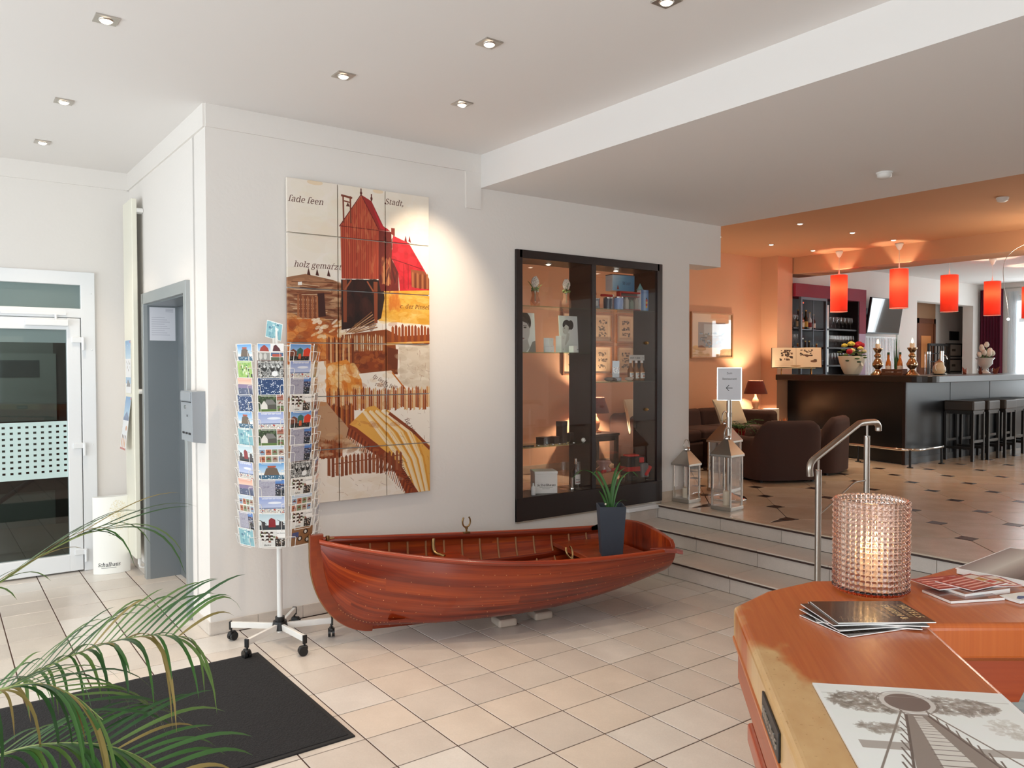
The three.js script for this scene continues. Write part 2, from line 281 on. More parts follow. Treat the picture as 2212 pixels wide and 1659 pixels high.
struct('wall_right', [bb(17.3, 17.6, T0, CEIL, -7.5, -6.72), bb(17.3, 17.6, T0, 1.15, -6.72, -3.5), bb(17.3, 17.6, 3.02, CEIL, -6.72, -3.5), bb(17.3, 17.6, 1.15, 3.02, -5.55, -4.6), bb(17.3, 17.6, T0, CEIL, -3.5, -1.7), bb(17.3, 17.6, T0, 0.95, -1.7, -0.45), bb(17.3, 17.6, 2.85, CEIL, -1.7, -0.45), bb(17.3, 17.6, T0, CEIL, -0.45, 2.85)].map((g) => uvWorld(g, 0.5)), M.wall);
{
  const w = struct('window_1', [bb(17.36, 17.46, 1.15, 3.02, -6.72, -6.62), bb(17.36, 17.46, 1.15, 3.02, -5.65, -5.55), bb(17.36, 17.46, 2.92, 3.02, -6.72, -5.55), bb(17.36, 17.46, 1.15, 1.25, -6.72, -5.55), bb(17.38, 17.45, 2.5, 2.57, -6.72, -5.55), bb(17.36, 17.46, 1.15, 3.02, -4.6, -4.5), bb(17.36, 17.46, 1.15, 3.02, -3.6, -3.5), bb(17.36, 17.46, 2.92, 3.02, -4.6, -3.5), bb(17.36, 17.46, 1.15, 1.25, -4.6, -3.5)], M.upvc);
  mesh('window_pane', bb(17.405, 17.409, 1.25, 2.92, -6.62, -5.65), M.pane, w);
  mesh('window_sill', bb(17.2, 17.36, 1.11, 1.15, -6.75, -3.45, 0.008), M.upvc, w);
}
struct('ceiling', [bb(-3, 17.8, CEIL, CEIL + 0.2, -7.55, 2.9), bb(13.3, 19.8, CEIL, CEIL + 0.2, -8.2, -7.5)], M.ceiling);
struct('ceiling_soffit', bb(3.437, 6.283, SOFFIT, CEIL, -5.03, 2.6), M.ceiling);
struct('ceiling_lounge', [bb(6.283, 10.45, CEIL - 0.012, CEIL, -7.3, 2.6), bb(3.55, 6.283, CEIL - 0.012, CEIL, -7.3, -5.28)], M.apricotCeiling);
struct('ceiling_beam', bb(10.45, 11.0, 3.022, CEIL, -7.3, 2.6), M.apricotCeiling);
// skirting tiles
const base1 = struct('baseboard_middle', bb(1.42, 4.7, 0, 0.001, -5.03, -5.022), grout);
for (let x = 1.398; x < 4.68; x += 0.3) mesh('skirting_tile', bb(x + 0.001, Math.min(x + 0.299, 4.7), 0.001, 0.082, -5.03, -5.021, 0.002), tileMats[1], base1);
for (const [a, b, y] of [[4.7, 5.04, 0.135], [5.04, 5.38, 0.27]]) mesh('skirting_tile', bb(a, b, y - 0.135, y + 0.085, -5.03, -5.02, 0.002), tileMats[3], base1);
mesh('skirting_tile', bb(5.44, 5.63, HP, HP + 0.1, -5.03, -5.019, 0.002), warmTileMats[0], base1); mesh('skirting_tile', bb(5.633, 5.836, HP, HP + 0.1, -5.03, -5.019, 0.002), warmTileMats[0], base1);
mesh('sill_board', bb(5.0, 5.43, 0.36, 0.395, -5.03, -5.0, 0.004), M.upvc, base1, 'short white ledge under the end of the showcase');
const base2 = struct('baseboard_lift', bb(1.397, 1.404, 0, 0.001, -5.4, -5.03), grout);
for (const [a, b] of [[-5.4, -5.215], [-5.212, -5.025]]) mesh('skirting_tile', bb(1.395, 1.404, 0.001, 0.082, a, b, 0.002), tileMats[1], base2);
for (const [a, b] of [[-7.25, -7.0], [-6.997, -6.73]]) mesh('skirting_tile', bb(1.395, 1.404, 0.001, 0.082, a, b, 0.002), tileMats[1], base2);
const base3 = struct('baseboard_lounge', bb(3.6, 10.0, HP, HP + 0.001, -7.3, -7.292), grout);
for (let x = 3.56; x < 10; x += 0.4) mesh('skirting_tile', bb(x + 0.001, x + 0.399, HP + 0.001, HP + 0.095, -7.3, -7.289), warmTileMats[1], base3);
// ---------------------------------------------------------------- entrance corner: glass door, corridor behind it, lift, radiator
{
  const zF = -7.27, d = thing('door_1', 'white glazed door with a transom and a squared frosted film band', 'door', [0.53, 0, zF]); d.userData.kind = 'structure';
  const X = (x) => x - 0.53;
  mesh('door_frame', [bb(X(-0.07), X(0.03), 0, 2.432, -0.05, 0.03, 0.006), bb(X(1.03), X(1.134), 0, 2.432, -0.05, 0.03, 0.006), bb(X(0.02), X(1.04), 2.325, 2.432, -0.05, 0.03, 0.006), bb(X(0.02), X(1.04), 2.06, 2.135, -0.05, 0.03, 0.006)], M.upvc, d);
  const frost = phys(0x9fb0ae, 0.55, { transmission: 0.55, thickness: 0 }), film = std(0xc6dcda, 0.6);
  mesh('transom_pane', bb(X(0.03), X(1.03), 2.13, 2.33, -0.02, -0.012), frost, d);
  const leaf = mesh('door_leaf', [bb(X(0.036), X(0.14), 0.012, 2.056, -0.035, 0.035, 0.006), bb(X(0.926), X(1.024), 0.012, 2.056, -0.035, 0.035, 0.006), bb(X(0.13), X(0.93), 1.962, 2.056, -0.035, 0.035, 0.006), bb(X(0.13), X(0.93), 0.012, 0.147, -0.035, 0.035, 0.006)], M.upvc, d);
  mesh('door_pane', bb(X(0.13), X(0.93), 0.14, 1.858, -0.004, 0.002), phys(0xb9c4c2, 0.02, { transmission: 1, thickness: 0, ior: 1.5 }), leaf);
  mesh('frosted_strip', bb(X(0.13), X(0.93), 1.858, 1.97, -0.005, 0.003), frost, leaf);
  const holes = []; for (let i = 0; i < 14; i++) for (let j = 0; j < 9; j++) { const hx = X(0.908) - i * 0.0525, hy = 1.19 - j * 0.045 - (j > 8 ? 9 : 0); if (hx > X(0.15)) holes.push([[hx - 0.0105, hy - 0.0085], [hx - 0.0105, hy + 0.0085], [hx + 0.0105, hy + 0.0085], [hx + 0.0105, hy - 0.0085]]); }
  mesh('film_band', ext(rect(X(0.135), 0.776, X(0.925), 1.229), 0.0008, 0, holes).translate(0, 0, 0.0024), film, leaf, 'pale frosted film with rows of clear squares');
  for (const y of [1.86, 1.005, 0.14]) mesh('hinge', [bb(X(0.96), X(1.045), y, y + 0.045, 0.034, 0.052, 0.004), cyl(0.012, 0.012, 0.1, X(1.04), y - 0.01, 0.05, 12)], M.upvc, d);
  mesh('door_closer', [bb(X(0.64), X(0.935), 1.99, 2.04, 0.035, 0.085, 0.006), bb(X(0.48), X(0.925), 2.078, 2.096, 0.03, 0.05, 0.003), cyl(0.01, 0.01, 0.05, X(0.85), 2.055, 0.055, 10)], M.upvc, d);
  mesh('screw_cap', [2.26, 1.8, 1.03, 0.16].map((y) => ball(0.006, X(1.105), y, 0.03, [1, 1, 0.5], 8, 6)), M.upvc, d);
  // the passage behind the door
  const pw = std(0x8b8a82, 0.9), dk = std(0x4a4038, 0.9);
  struct('wall_corridor', [bb(-1.6, -1.5, 0, 2.6, -9.6, -7.45), bb(1.75, 1.85, 0, 2.6, -9.6, -7.45), bb(-1.6, 1.85, 0, 2.6, -9.7, -9.6), bb(-1.6, 1.85, 2.6, 2.7, -9.7, -7.45)], pw);
  struct('floor_corridor', [bb(-1.6, 1.85, -0.1, 0, -9.7, -7.3)], std(0x8c7c6c, 0.6));
  struct('trim_1', [bb(-1.5, 1.75, 0.36, 0.62, -9.6, -9.585), bb(1.1, 1.7, 0, 2.35, -9.6, -9.58)], dk);
  tag(mesh('stair_handrail', [rod([0.25, 0.28, -8.3], [1.3, 1.02, -8.3], 0.022), rod([1.15, 0.9, -8.3], [1.15, 0.9, -8.42], 0.012), ball(0.06, 0.25, 0.26, -8.3)], M.rubber), 'dark sloping handrail seen behind the glass door', 'handrail');
  const cl = thing('corridor_lamp', 'round ceiling lamp in the passage behind the glass door', 'lamp', [0.2, 2.6, -8.4]); mesh('lamp_glass', lathe([[0.001, -0.09], [0.1, -0.07], [0.15, -0.01], [0.15, 0]], 28), glow(new THREE.Color(1, 0.95, 0.88), 2.5), cl); mesh('lamp_base', cyl(0.155, 0.155, 0.012, 0, -0.006, 0, 28), M.whitePlastic, cl); { const pl = new THREE.PointLight(new THREE.Color(0.9, 0.97, 1), 4, 0, 2); pl.name = 'corridor_light'; pl.castShadow = true; pl.position.y = -0.2; pl.shadow.radius = 5; cl.add(pl); }
  const nb = thing('notice_board', 'pale notice sheet on the wall behind the glass door', 'notice board', [0.72, 1.45, -9.56]);
  mesh('board', bb(-0.4, 0.4, -0.35, 0.35, -0.01, 0.01), std(0x9c9c94, 0.9), nb); mesh('notice', [bb(-0.35, -0.2, 0.1, 0.3, 0.01, 0.014)], std(0x8b7a35, 0.8), nb); mesh('notice', [bb(-0.15, 0.25, 0.1, 0.28, 0.01, 0.014)], std(0x4c4f4c, 0.8), nb);
}
{ // lift
  const l = thing('door_2', 'grey steel lift door set back inside a lighter steel surround', 'lift door', [1.404, 0, -6.065]); l.userData.kind = 'structure';
  mesh('door_frame', [bb(-0.03, 0.02, 0, 2.233, -0.655, -0.585, 0.003), bb(-0.03, 0.02, 0, 2.233, 0.595, 0.652, 0.003), bb(-0.03, 0.02, 2.15, 2.233, -0.6, 0.6, 0.003)], M.liftFrame, l);
  mesh('reveal', [bb(0.0, 0.25, 0, 2.152, -0.605, -0.583), bb(0.0, 0.25, 0, 2.152, 0.583, 0.6), bb(0.0, 0.25, 2.14, 2.156, -0.6, 0.6)], M.liftSteel, l);
  mesh('door_leaf', bb(0.225, 0.25, 0.0, 2.14, -0.583, 0.0, 0.002), M.liftSteel, l); mesh('door_leaf', bb(0.205, 0.23, 0.0, 2.14, 0.003, 0.583, 0.002), M.liftSteel, l);
  const reg = print(150, 200, (c, w, h) => { R(c, '#e4e4ec', 0, 0, w, h); for (let i = 0; i < 3; i++) R(c, '#b8b8c4', w * 0.62, 8 + i * 8, w * 0.3, 3); for (let i = 0; i < 9; i++) R(c, '#c2c2ce', 12, 60 + i * 13, w * (0.5 + 0.3 * ((i * 7) % 3) / 3), 3); });
  const s = mesh('notice_sheet', card(0.19, 0.26, 0.001, reg), M.print); s.position.set(1.515, 2.0, -6.646); tag(s, 'white notice sheet taped inside the lift surround', 'notice');
}
{ // tall radiator with flyers
  const r = thing('radiator', 'tall cream flat panel radiator standing on end by the lift', 'radiator', [1.404, 0.15, -6.91]);
  mesh('panel', bb(-0.085, -0.045, 0, 2.83, -0.165, 0.165, 0.008), std(0xeae7d8, 0.4), r);
  for (const y of [0.2, 1.3, 2.72]) mesh('bracket', bb(-0.045, 0, y, y + 0.04, 0.08, 0.12), M.whitePlastic, r);
  mesh('valve', cyl(0.014, 0.014, 0.05, -0.045, -0.03, 0.1, 12), M.whitePlastic, r); for (const y of [1.32, 2.74]) mesh('end_plug', rot(cyl(0.018, 0.018, 0.045, 0, 0, 0, 12), 0, 0, 1.57).translate(-0.025, y, 0.162), M.whitePlastic, r);
  mesh('pipe', tube([[-0.045, -0.05, 0.1], [-0.04, -0.08, 0.1], [0, -0.09, 0.1]], 0.008, 8), M.whitePlastic, r);
  const f1 = print(150, 330, (c, w, h) => { R(c, '#eef1f6', 0, 0, w, h); const g = c.createLinearGradient(0, 0, 0, h * 0.35); g.addColorStop(0, '#5f9fd4'); g.addColorStop(1, '#b6d6ec'); R(c, g, 0, 0, w, h * 0.35); T(c, '~', w * 0.4, 40, '30px sans-serif', '#fff'); R(c, '#d22', w * 0.85, 4, 14, 14); for (let i = 0; i < 10; i++) E(c, i % 2 ? '#566' : '#6b513f', 20 + rnd() * 110, 120 + rnd() * 90, 4, 8); R(c, '#8fb9dc', 0, h * 0.7, w, 40); P(c, '#5d6570', [[20, 290], [60, 245], [130, 275], [130, 290]]); });
  const f2 = print(150, 330, (c, w, h) => { R(c, '#e9eef5', 0, 0, w, h); const g = c.createLinearGradient(0, 0, 0, h * 0.4); g.addColorStop(0, '#4d93cf'); g.addColorStop(1, '#a9d0ea'); R(c, g, 0, 0, w, h * 0.4); R(c, '#d22', w * 0.85, 4, 14, 14); P(c, '#3d6fa3', [[10, 130], [80, 90], [150, 130]]); R(c, '#34689c', 0, 130, w, 18); E(c, '#d79a74', 110, 195, 20, 16); for (let i = 0; i < 3; i++) { E(c, '#d8a27e', 30 + i * 42, 285, 15, 34); E(c, '#5a3524', 30 + i * 42, 250, 11, 12); } R(c, '#b33', 0, 318, w, 12); });
  [[f1, 1.665, 'upper blue and white holiday flyer clipped to the cream radiator'], [f2, 1.215, 'lower blue flyer with figures curling off the cream radiator']].forEach(([reg, y, lab], k) => {
    const g = card(0.2, 0.42, 0.002, reg); if (k) { const p = g.attributes.position; for (let i = 0; i < p.count; i++) if (p.getY(i) < 0) p.setZ(i, p.getZ(i) + 0.05); g.computeVertexNormals(); }
    const f = tag(mesh('flyer', g, M.gloss), lab, 'flyer', 'flyers on the radiator'); f.rotation.y = -Math.PI / 2; f.position.set(1.316, y, -6.92);
  });
}
{ // oval cardboard display stand
  const reg = print(260, 380, (c, w, h) => { R(c, '#fbfbf6', 0, 0, w, h); for (let i = 0; i < 900; i++) { const a = rnd() * 6.3, d = Math.pow(rnd(), 0.7) * 62; c.globalAlpha = 0.5; E(c, ['#e5d7ae', '#d9c694', '#efe6ca'][i % 3], w * 0.66 + Math.cos(a) * d, h * 0.24 + Math.sin(a) * d * 1.2, 2.5, 1.3, a); } c.globalAlpha = 1; T(c, '~ ~ ~ ~', w * 0.55, h * 0.52, 'italic 22px serif', '#b9b6a8'); T(c, '\u2666', w * 0.42, h * 0.845, '20px serif', '#555'); T(c, 'Schulhaus', w * 0.42, h * 0.9, 'italic bold 26px serif', '#3a3a3a'); R(c, '#666', w * 0.25, h * 0.915, w * 0.34, 2); });
  const g = grid(28, 1, (u, v) => { const a = (u - 0.5) * 2.1; return [Math.sin(a) * 0.155, v * 0.62, Math.cos(a) * 0.1 - 0.05]; });
  const uv = g.attributes.uv; for (let i = 0; i < uv.count; i++) uv.setXY(i, lerp(reg[0], reg[2], uv.getX(i)), lerp(reg[1], reg[3], uv.getY(i)));
  const back = grid(28, 1, (u, v) => { const a = (0.5 - u) * 2.1; return [Math.sin(a) * 0.153, v * 0.62, -Math.cos(a) * 0.06 - 0.0 + 0.02]; }); const bu = back.attributes.uv; for (let i = 0; i < bu.count; i++) bu.setXY(i, 4 / ATLAS, 1 - 4 / ATLAS);
  const s = thing('display_stand', 'white oval cardboard column with script lettering beside the glass door', 'display stand', [1.2, 0.001, -7.05], -0.12);
  const pm = M.print.clone(); pm.side = THREE.DoubleSide; mesh('printed_front', g, pm, s); mesh('back_sleeve', back, pm, s);
}
{ // mailbox
  const b = thing('mailbox', 'slim grey metal letter box on the wall edge beside the lift', 'mailbox', [1.404, 1.19, -5.215]);
  const gm = std(0x9fa4aa, 0.45, { metalness: 0.25 }), dark = std(0x17181a, 0.6);
  mesh('housing', ext([[0, 0], [-0.08, 0.012], [-0.083, 0.325], [0, 0.325]], 0.25, 0.003).translate(0, 0, -0.125), gm, b);
  mesh('flap', bb(-0.089, -0.082, 0.265, 0.318, -0.115, 0.115, 0.003), gm, b); mesh('flap_slot', bb(-0.0845, -0.08, 0.255, 0.26, -0.11, 0.11), dark, b);
  mesh('lock', rot(cyl(0.012, 0.012, 0.012, 0, 0, 0, 16), 0, 0, 1.57).translate(-0.085, 0.225, -0.01), M.chrome, b); mesh('keyhole', bb(-0.0845, -0.08, 0.165, 0.178, 0.018, 0.024), dark, b);
  for (const z of [-0.07, 0, 0.07]) mesh('viewing_hole', bb(-0.0845, -0.079, 0.055, 0.067, z - 0.02, z + 0.02), dark, b);
}
// ---------------------------------------------------------------- ceiling downlights of the lobby
{
  const frame = M.brushed, list = [
    [0.702, -4.081, 'second square downlight from the camera along the left row, its lamp lit'], [0.707, -5.489, 'middle square downlight of the left row of three'], [0.709, -6.575, 'furthest square downlight of the left row, nearest the glass door'],
    [1.884, -4.09, 'square downlight above the postcard stand and picture'], [2.279, -3.253, 'square downlight between the picture and the camera, centre of the ceiling'], [2.668, -4.1, 'square downlight with its lamp swivelled towards the picture wall'], [2.644, -2.418, 'square downlight cut by the upper edge of the photo']];
  list[0][2] = 'square downlight of the left row nearest the camera';
  for (const [x, z, label] of list) {
    const t = thing('downlight', label, 'downlight', [x, CEIL, z], 0, 'square downlights in the lobby ceiling'), aim = x > 2.6 && z < -4;
    const fr = ext(rect(-0.05, -0.05, 0.05, 0.05), 0.006, 0.0015, [Array.from({ length: 24 }, (_, i) => [Math.cos(-i * 0.2618) * 0.034, Math.sin(-i * 0.2618) * 0.034])]);
    mesh('frame', rot(fr, Math.PI / 2).translate(0, 0.0, 0), frame, t);
    const k = lathe([[0.034, -0.004], [0.0335, -0.009], [0.028, -0.012]], 28); mesh('ring', k, M.chrome, t);
    const bulb = mesh('bulb', rot(ball(0.027, 0, 0, 0, [1, 0.45, 1], 20, 10), aim ? 0.5 : 0).translate(0, -0.009, aim ? -0.008 : 0), M.bulb, t);
    const sp = new THREE.SpotLight(HALOGEN, aim ? 8 : 4.5, 0, aim ? 0.42 : 0.75, 0.85, 2); sp.name = 'downlight_beam'; sp.castShadow = true; sp.position.set(0, -0.03, aim ? -0.012 : 0);
    sp.target.position.set(aim ? 0.3 : 0, -1, aim ? -0.86 : 0); t.add(sp, sp.target);
  }
}
// ---------------------------------------------------------------- the picture of eighteen boards
{
  const W = 760, H = 1536, cv = document.createElement('canvas'); cv.width = W; cv.height = H; const c = cv.getContext('2d'), U = (col) => col / 3 * W, S = (row) => row / 6 * H, pt = (a) => a.map(([x, y]) => [U(x), S(y)]);
  R(c, '#f0e6da', 0, 0, W, H);
  const blot = (n, cols, x0, x1, y0, y1, a, b, al = 0.25, tilt = 0) => { c.globalAlpha = al; for (let i = 0; i < n; i++) E(c, cols[i % cols.length], U(rr(x0, x1)), S(rr(y0, y1)), rr(a * 0.4, a), rr(b * 0.4, b), tilt + rr(-0.3, 0.3)); c.globalAlpha = 1; };
  const clipTo = (pts, f) => { c.save(); c.beginPath(); pt(pts).forEach((p, i) => (i ? c.lineTo(...p) : c.moveTo(...p))); c.closePath(); c.clip(); f(); c.restore(); };
  const poly = (col, pts) => P(c, col, pt(pts)), line = (col, pts, lw) => P(c, col, pt(pts), false, lw);
  const slats = (x0, x1, y0, y1, n, cols, w, jag = 0.03) => { for (let i = 0; i < n; i++) { const x = lerp(x0, x1, (i + 0.5) / n), d = rr(-jag, jag); poly(cols[i % cols.length], [[x - w, y1 + d], [x - w * 0.9, y0 + d + 0.04], [x, y0 + d], [x + w * 0.9, y0 + d + 0.04], [x + w, y1 + d * 0.5]]); } };
  blot(140, ['#e9dccb', '#f6efe6', '#eadbc4'], 0, 3, 0, 2, 120, 60, 0.15); c.globalAlpha = 0.4; E(c, '#e6bf84', U(0.55), 8, 40, 12); E(c, '#e6bf84', U(1.85), 8, 30, 10); c.globalAlpha = 1;
  // brown houses and ground, left
  poly('#9a6a4a', [[0, 1.82], [0.35, 1.74], [0.9, 1.82], [1.1, 1.9], [1.1, 2.9], [0, 2.95]]); blot(160, ['#5a2c18', '#7a3c20', '#b8835c', '#caa27c'], 0, 1.1, 1.85, 2.6, 60, 9, 0.5);
  for (let i = 0; i < 26; i++) line(['#5a2a16', '#d8bd9c', '#7c4526'][i % 3], [[rr(0, 0.3), 1.9 + i * 0.03], [rr(0.5, 1.05), 1.88 + i * 0.03 + rr(-0.02, 0.05)]], 3);
  poly('#f3ece4', [[0.2, 1.9], [0.28, 1.89], [0.28, 1.95], [0.2, 1.96]]); poly('#3a1710', [[0.58, 2.08], [0.72, 2.06], [0.75, 2.5], [0.6, 2.52]]); for (const x of [0.38, 0.55, 0.78]) poly('#4a2016', [[x, 1.75], [x + 0.03, 1.62], [x + 0.07, 1.76]]);
  slats(0.18, 0.6, 2.12, 2.55, 9, ['#a4623c', '#7c3f22'], 0.02); poly('#c76a28', [[0, 2.6], [0.5, 2.55], [1.05, 2.7], [1.05, 3.3], [0, 3.4]]); blot(90, ['#a9501c', '#d98a3e', '#e8b06a', '#7a3418'], 0, 1.1, 2.55, 3.3, 40, 26, 0.4);
  blot(26, ['#f2e4cf', '#ead2ae'], 0.5, 1.2, 2.55, 2.9, 26, 12, 0.8, -0.5);
  // yellow wall on the right
  poly('#e2a53c', [[1.86, 2.0], [2.12, 1.95], [3, 1.9], [3, 2.6], [1.84, 2.55], [1.88, 2.4]]); blot(120, ['#eab957', '#d99a2f', '#c98e2c', '#f0cb7c'], 1.9, 3, 1.95, 2.55, 50, 22, 0.35); blot(30, ['#c86a24'], 2.05, 2.3, 1.95, 2.3, 14, 30, 0.3);
  // dark arch under the tower
  poly('#2a1510', [[1.05, 1.8], [1.95, 1.76], [1.98, 2.1], [1.9, 2.5], [1.6, 2.65], [1.05, 2.75]]); blot(40, ['#4a2418', '#1c0d0a', '#3a1a12'], 1.1, 1.9, 1.85, 2.6, 30, 60, 0.4);
  for (const x of [1.08, 1.74]) poly('#8c4528', [[x, 1.8], [x + 0.09, 1.8], [x + 0.08, 2.6], [x + 0.01, 2.6]]); line('#a5583a', [[1.12, 2.0], [1.26, 1.8]], 8); line('#a5583a', [[1.74, 2.0], [1.6, 1.8]], 8); for (let i = 0; i < 7; i++) line(['#8a5a3a', '#c89a70'][i % 2], [[1.15 + i * 0.03, 2.8], [1.7 + i * 0.02, 2.38 + i * 0.05]], 5);
  // red tower with plank lines
  const tower = [[1.04, 0.78], [1.48, 0.16], [1.86, 0.76], [1.85, 1.74], [1.06, 1.78]];
  poly('#b4452c', tower); clipTo(tower, () => { for (let i = 0; i < 40; i++) { const x = lerp(1.04, 1.88, i / 40); c.globalAlpha = 0.55; line(['#7e2417', '#cf6f45', '#9c3020', '#c2563a'][i % 4], [[x, 0.1], [x + rr(-0.01, 0.01), 1.8]], rr(2, 6)); } c.globalAlpha = 1; line('#6a1d12', [[1.04, 0.79], [1.86, 0.8]], 4); blot(40, ['#d98a58'], 1.1, 1.8, 0.3, 1.6, 8, 40, 0.25); });
  poly('#9b2a26', [[1.48, 0.14], [1.705, 0.24], [1.96, 0.7], [2.1, 0.79], [1.86, 0.8]]); line('#6a1a14', [[1.02, 0.8], [1.48, 0.14], [1.86, 0.78]], 4); poly('#c32430', [[1.72, 0.34], [1.96, 0.72], [2.08, 0.78], [1.9, 0.76]]);
  poly('#6a2018', [[1.86, 0.8], [2.12, 0.8], [2.14, 1.35], [2.28, 1.6], [2.28, 1.95], [1.9, 1.98], [1.85, 1.74]]); slats(1.92, 2.1, 1.3, 1.85, 5, ['#a5603c', '#c78a5a'], 0.016); blot(30, ['#451410', '#7d2a1c'], 1.9, 2.25, 0.9, 1.9, 8, 40, 0.5);
  for (const [x, y] of [[1.48, 0.16], [1.705, 0.24]]) { line('#5a2016', [[x, y], [x, y - 0.14]], 6); E(c, '#5a2016', U(x), S(y - 0.05), 6, 9); }
  // second red roof
  const roof2 = [[2.16, 0.87], [2.53, 0.99], [2.9, 1.52], [3, 1.68], [3, 1.9], [2.3, 1.95], [2.28, 1.6], [2.12, 1.3]]; poly('#c11f2c', roof2); clipTo(roof2, () => { blot(70, ['#a51a26', '#d63a42', '#8f1a20'], 2.1, 3, 0.9, 1.9, 30, 30, 0.35); line('#6f1216', [[2.14, 1.32], [2.84, 1.48]], 4); for (const x of [2.4, 2.5]) line('#7a1418', [[x, 1.4], [x, 1.9]], 3); });
  poly('#8a4a2c', [[2.56, 1.5], [2.88, 1.52], [3, 1.68], [3, 1.88], [2.58, 1.86]]); slats(2.58, 2.98, 1.56, 1.88, 7, ['#a8683f', '#6a3018'], 0.018); for (const x of [2.42, 2.51]) poly('#7a1a1c', [[x, 0.95], [x + 0.03, 0.84], [x + 0.06, 0.98]]); poly('#8c3426', [[2.12, 0.84], [2.12, 0.72], [2.2, 0.72], [2.2, 0.88]]);
  // bell frame
  for (const x of [1.1, 1.25]) line('#7a3a26', [[x, 0.2], [x + 0.01, 0.72]], 8); line('#7a3a26', [[1.06, 0.2], [1.29, 0.23]], 10); line('#7a3a26', [[1.1, 0.3], [1.26, 0.32]], 6); poly('#5a2a1e', [[1.16, 0.4], [1.2, 0.32], [1.24, 0.4]]);
  // palisade, gate and bridge
  poly('#8b451f', [[1.05, 2.85], [2.0, 2.72], [2.3, 2.85], [3, 2.8], [3, 3.02], [2.2, 3.0], [2.25, 3.6], [1.1, 3.6]]); slats(1.08, 1.98, 2.82, 3.14, 20, ['#e6d2b4', '#b7733f', '#d9b98e'], 0.013); slats(2.1, 3, 2.62, 2.96, 12, ['#a5521f', '#8c3f1a'], 0.03); line('#e8a64a', [[2.0, 3.0], [3, 2.95]], 8);
  poly('#8f3f18', [[1.35, 3.15], [1.95, 3.12], [1.95, 3.5], [1.36, 3.52]]); blot(40, ['#6a2a12', '#b5622c'], 1.35, 1.95, 3.15, 3.5, 20, 18, 0.5); slats(0.75, 1.3, 2.9, 3.5, 14, ['#a35427', '#6d3014', '#d6a878'], 0.018); poly('#6c3218', [[2.02, 3.05], [2.26, 3.1], [2.24, 3.6], [2.02, 3.55]]);
  poly('#d9cbb8', [[2.28, 3.05], [3, 3.0], [3, 4.0], [2.3, 3.8]]); blot(60, ['#cbbba6', '#e6dccd', '#bba891'], 2.3, 3, 3.0, 3.8, 40, 20, 0.3);
  poly('#dc8a34', [[0.75, 3.4], [1.15, 3.3], [1.45, 3.6], [1.5, 3.95], [0.75, 4.05]]); blot(40, ['#efc07a', '#c86a1e', '#f6e2bd'], 0.78, 1.4, 3.4, 3.95, 26, 30, 0.5, -0.5);
  poly('#f2e9dc', [[1.4, 3.58], [2.1, 3.52], [2.4, 3.85], [1.55, 3.85]]); line('#c06a24', [[2.12, 3.56], [2.42, 3.9]], 7); poly('#efe6da', [[2.05, 4.3], [3, 4.25], [3, 5.0], [2.75, 4.85]]);
  slats(0.75, 3, 3.86, 4.28, 52, ['#a85a2a', '#8a4018', '#c88a52', '#dcb98a'], 0.02, 0.05); slats(0.75, 1.3, 4.15, 4.75, 16, ['#8f4218', '#6a2c10', '#b8692f'], 0.022, 0.05);
  poly('#b78e6c', [[0, 4.0], [0.75, 4.1], [1.25, 4.7], [1.2, 5.0], [0, 5.1]]); slats(0.6, 1.05, 4.8, 5.15, 12, ['#7a3616', '#94481f'], 0.02); blot(50, ['#d3b596', '#9a6a48'], 0.5, 1.6, 4.8, 5.1, 36, 14, 0.35);
  // the long bank running down to the right
  poly('#e3a84e', [[1.6, 4.22], [1.75, 4.2], [2.1, 4.45], [3, 5.05], [3, 6], [2.65, 6], [2.2, 5.35], [1.9, 5.1], [1.2, 4.55]]);
  for (let i = 0; i < 12; i++) { c.globalAlpha = 0.75; line(['#f6ead6', '#f1dcae', '#d8922e'][i % 3], [[1.5 + i * 0.045, 4.3], [1.85 + i * 0.07, 4.75], [2.3 + i * 0.05, 5.3], [2.6 + i * 0.035, 6]], i % 3 ? 9 : 14); } c.globalAlpha = 1;
  line('#8a3f1c', [[2.05, 4.36], [2.6, 4.75], [3, 5.12]], 16); poly('#8a3a1a', [[1.2, 4.55], [1.35, 4.62], [1.95, 5.08], [2.3, 5.4], [2.72, 6], [2.42, 6], [2.1, 5.4], [1.75, 5.15], [1.15, 4.75]]); for (let i = 0; i < 40; i++) { const t = i / 40, x = lerp(1.2, 2.6, t), y = lerp(4.6, 5.95, Math.pow(t, 1.1)); line(['#5e2410', '#a9542a'][i % 2], [[x, y], [x - 0.06, y + 0.2]], 4); }
  slats(0.75, 2.35, 5.12, 5.52, 19, ['#8c4a2a', '#7a3c20', '#9c5a38'], 0.032, 0.03); line('#8a4a2c', [[0.9, 5.28], [2.3, 5.2]], 5);
  blot(40, ['#eadfce', '#e2d3bc'], 0, 2.3, 5.55, 6, 70, 24, 0.25);
  for (let i = 0; i < 260; i++) { const x = rr(0, 3), y = rr(2.5, 5.9), a = rr(-0.5, 0.5) + (i % 2 ? 1.4 : 0.5); c.globalAlpha = 0.35; line(['#6a2c12', '#8a4018', '#4a1d10'][i % 3], [[x, y], [x + Math.cos(a) * rr(0.03, 0.14), y + Math.sin(a) * rr(0.03, 0.12)]], rr(1, 2.4)); } blot(70, ['#c8702c', '#e0a25c', '#9a4a1e', '#d9b48a'], 0, 2.2, 2.6, 5.2, 34, 16, 0.22); c.globalAlpha = 1;
  // handwriting of the drawing
  const ink = '#4a1d10', hand = (s, x, y, size, r = 0) => { c.save(); c.translate(U(x), S(y)); c.rotate(r); c.font = 'italic ' + size + 'px serif'; c.fillStyle = ink; c.fillText(s, 0, 0); c.restore(); };
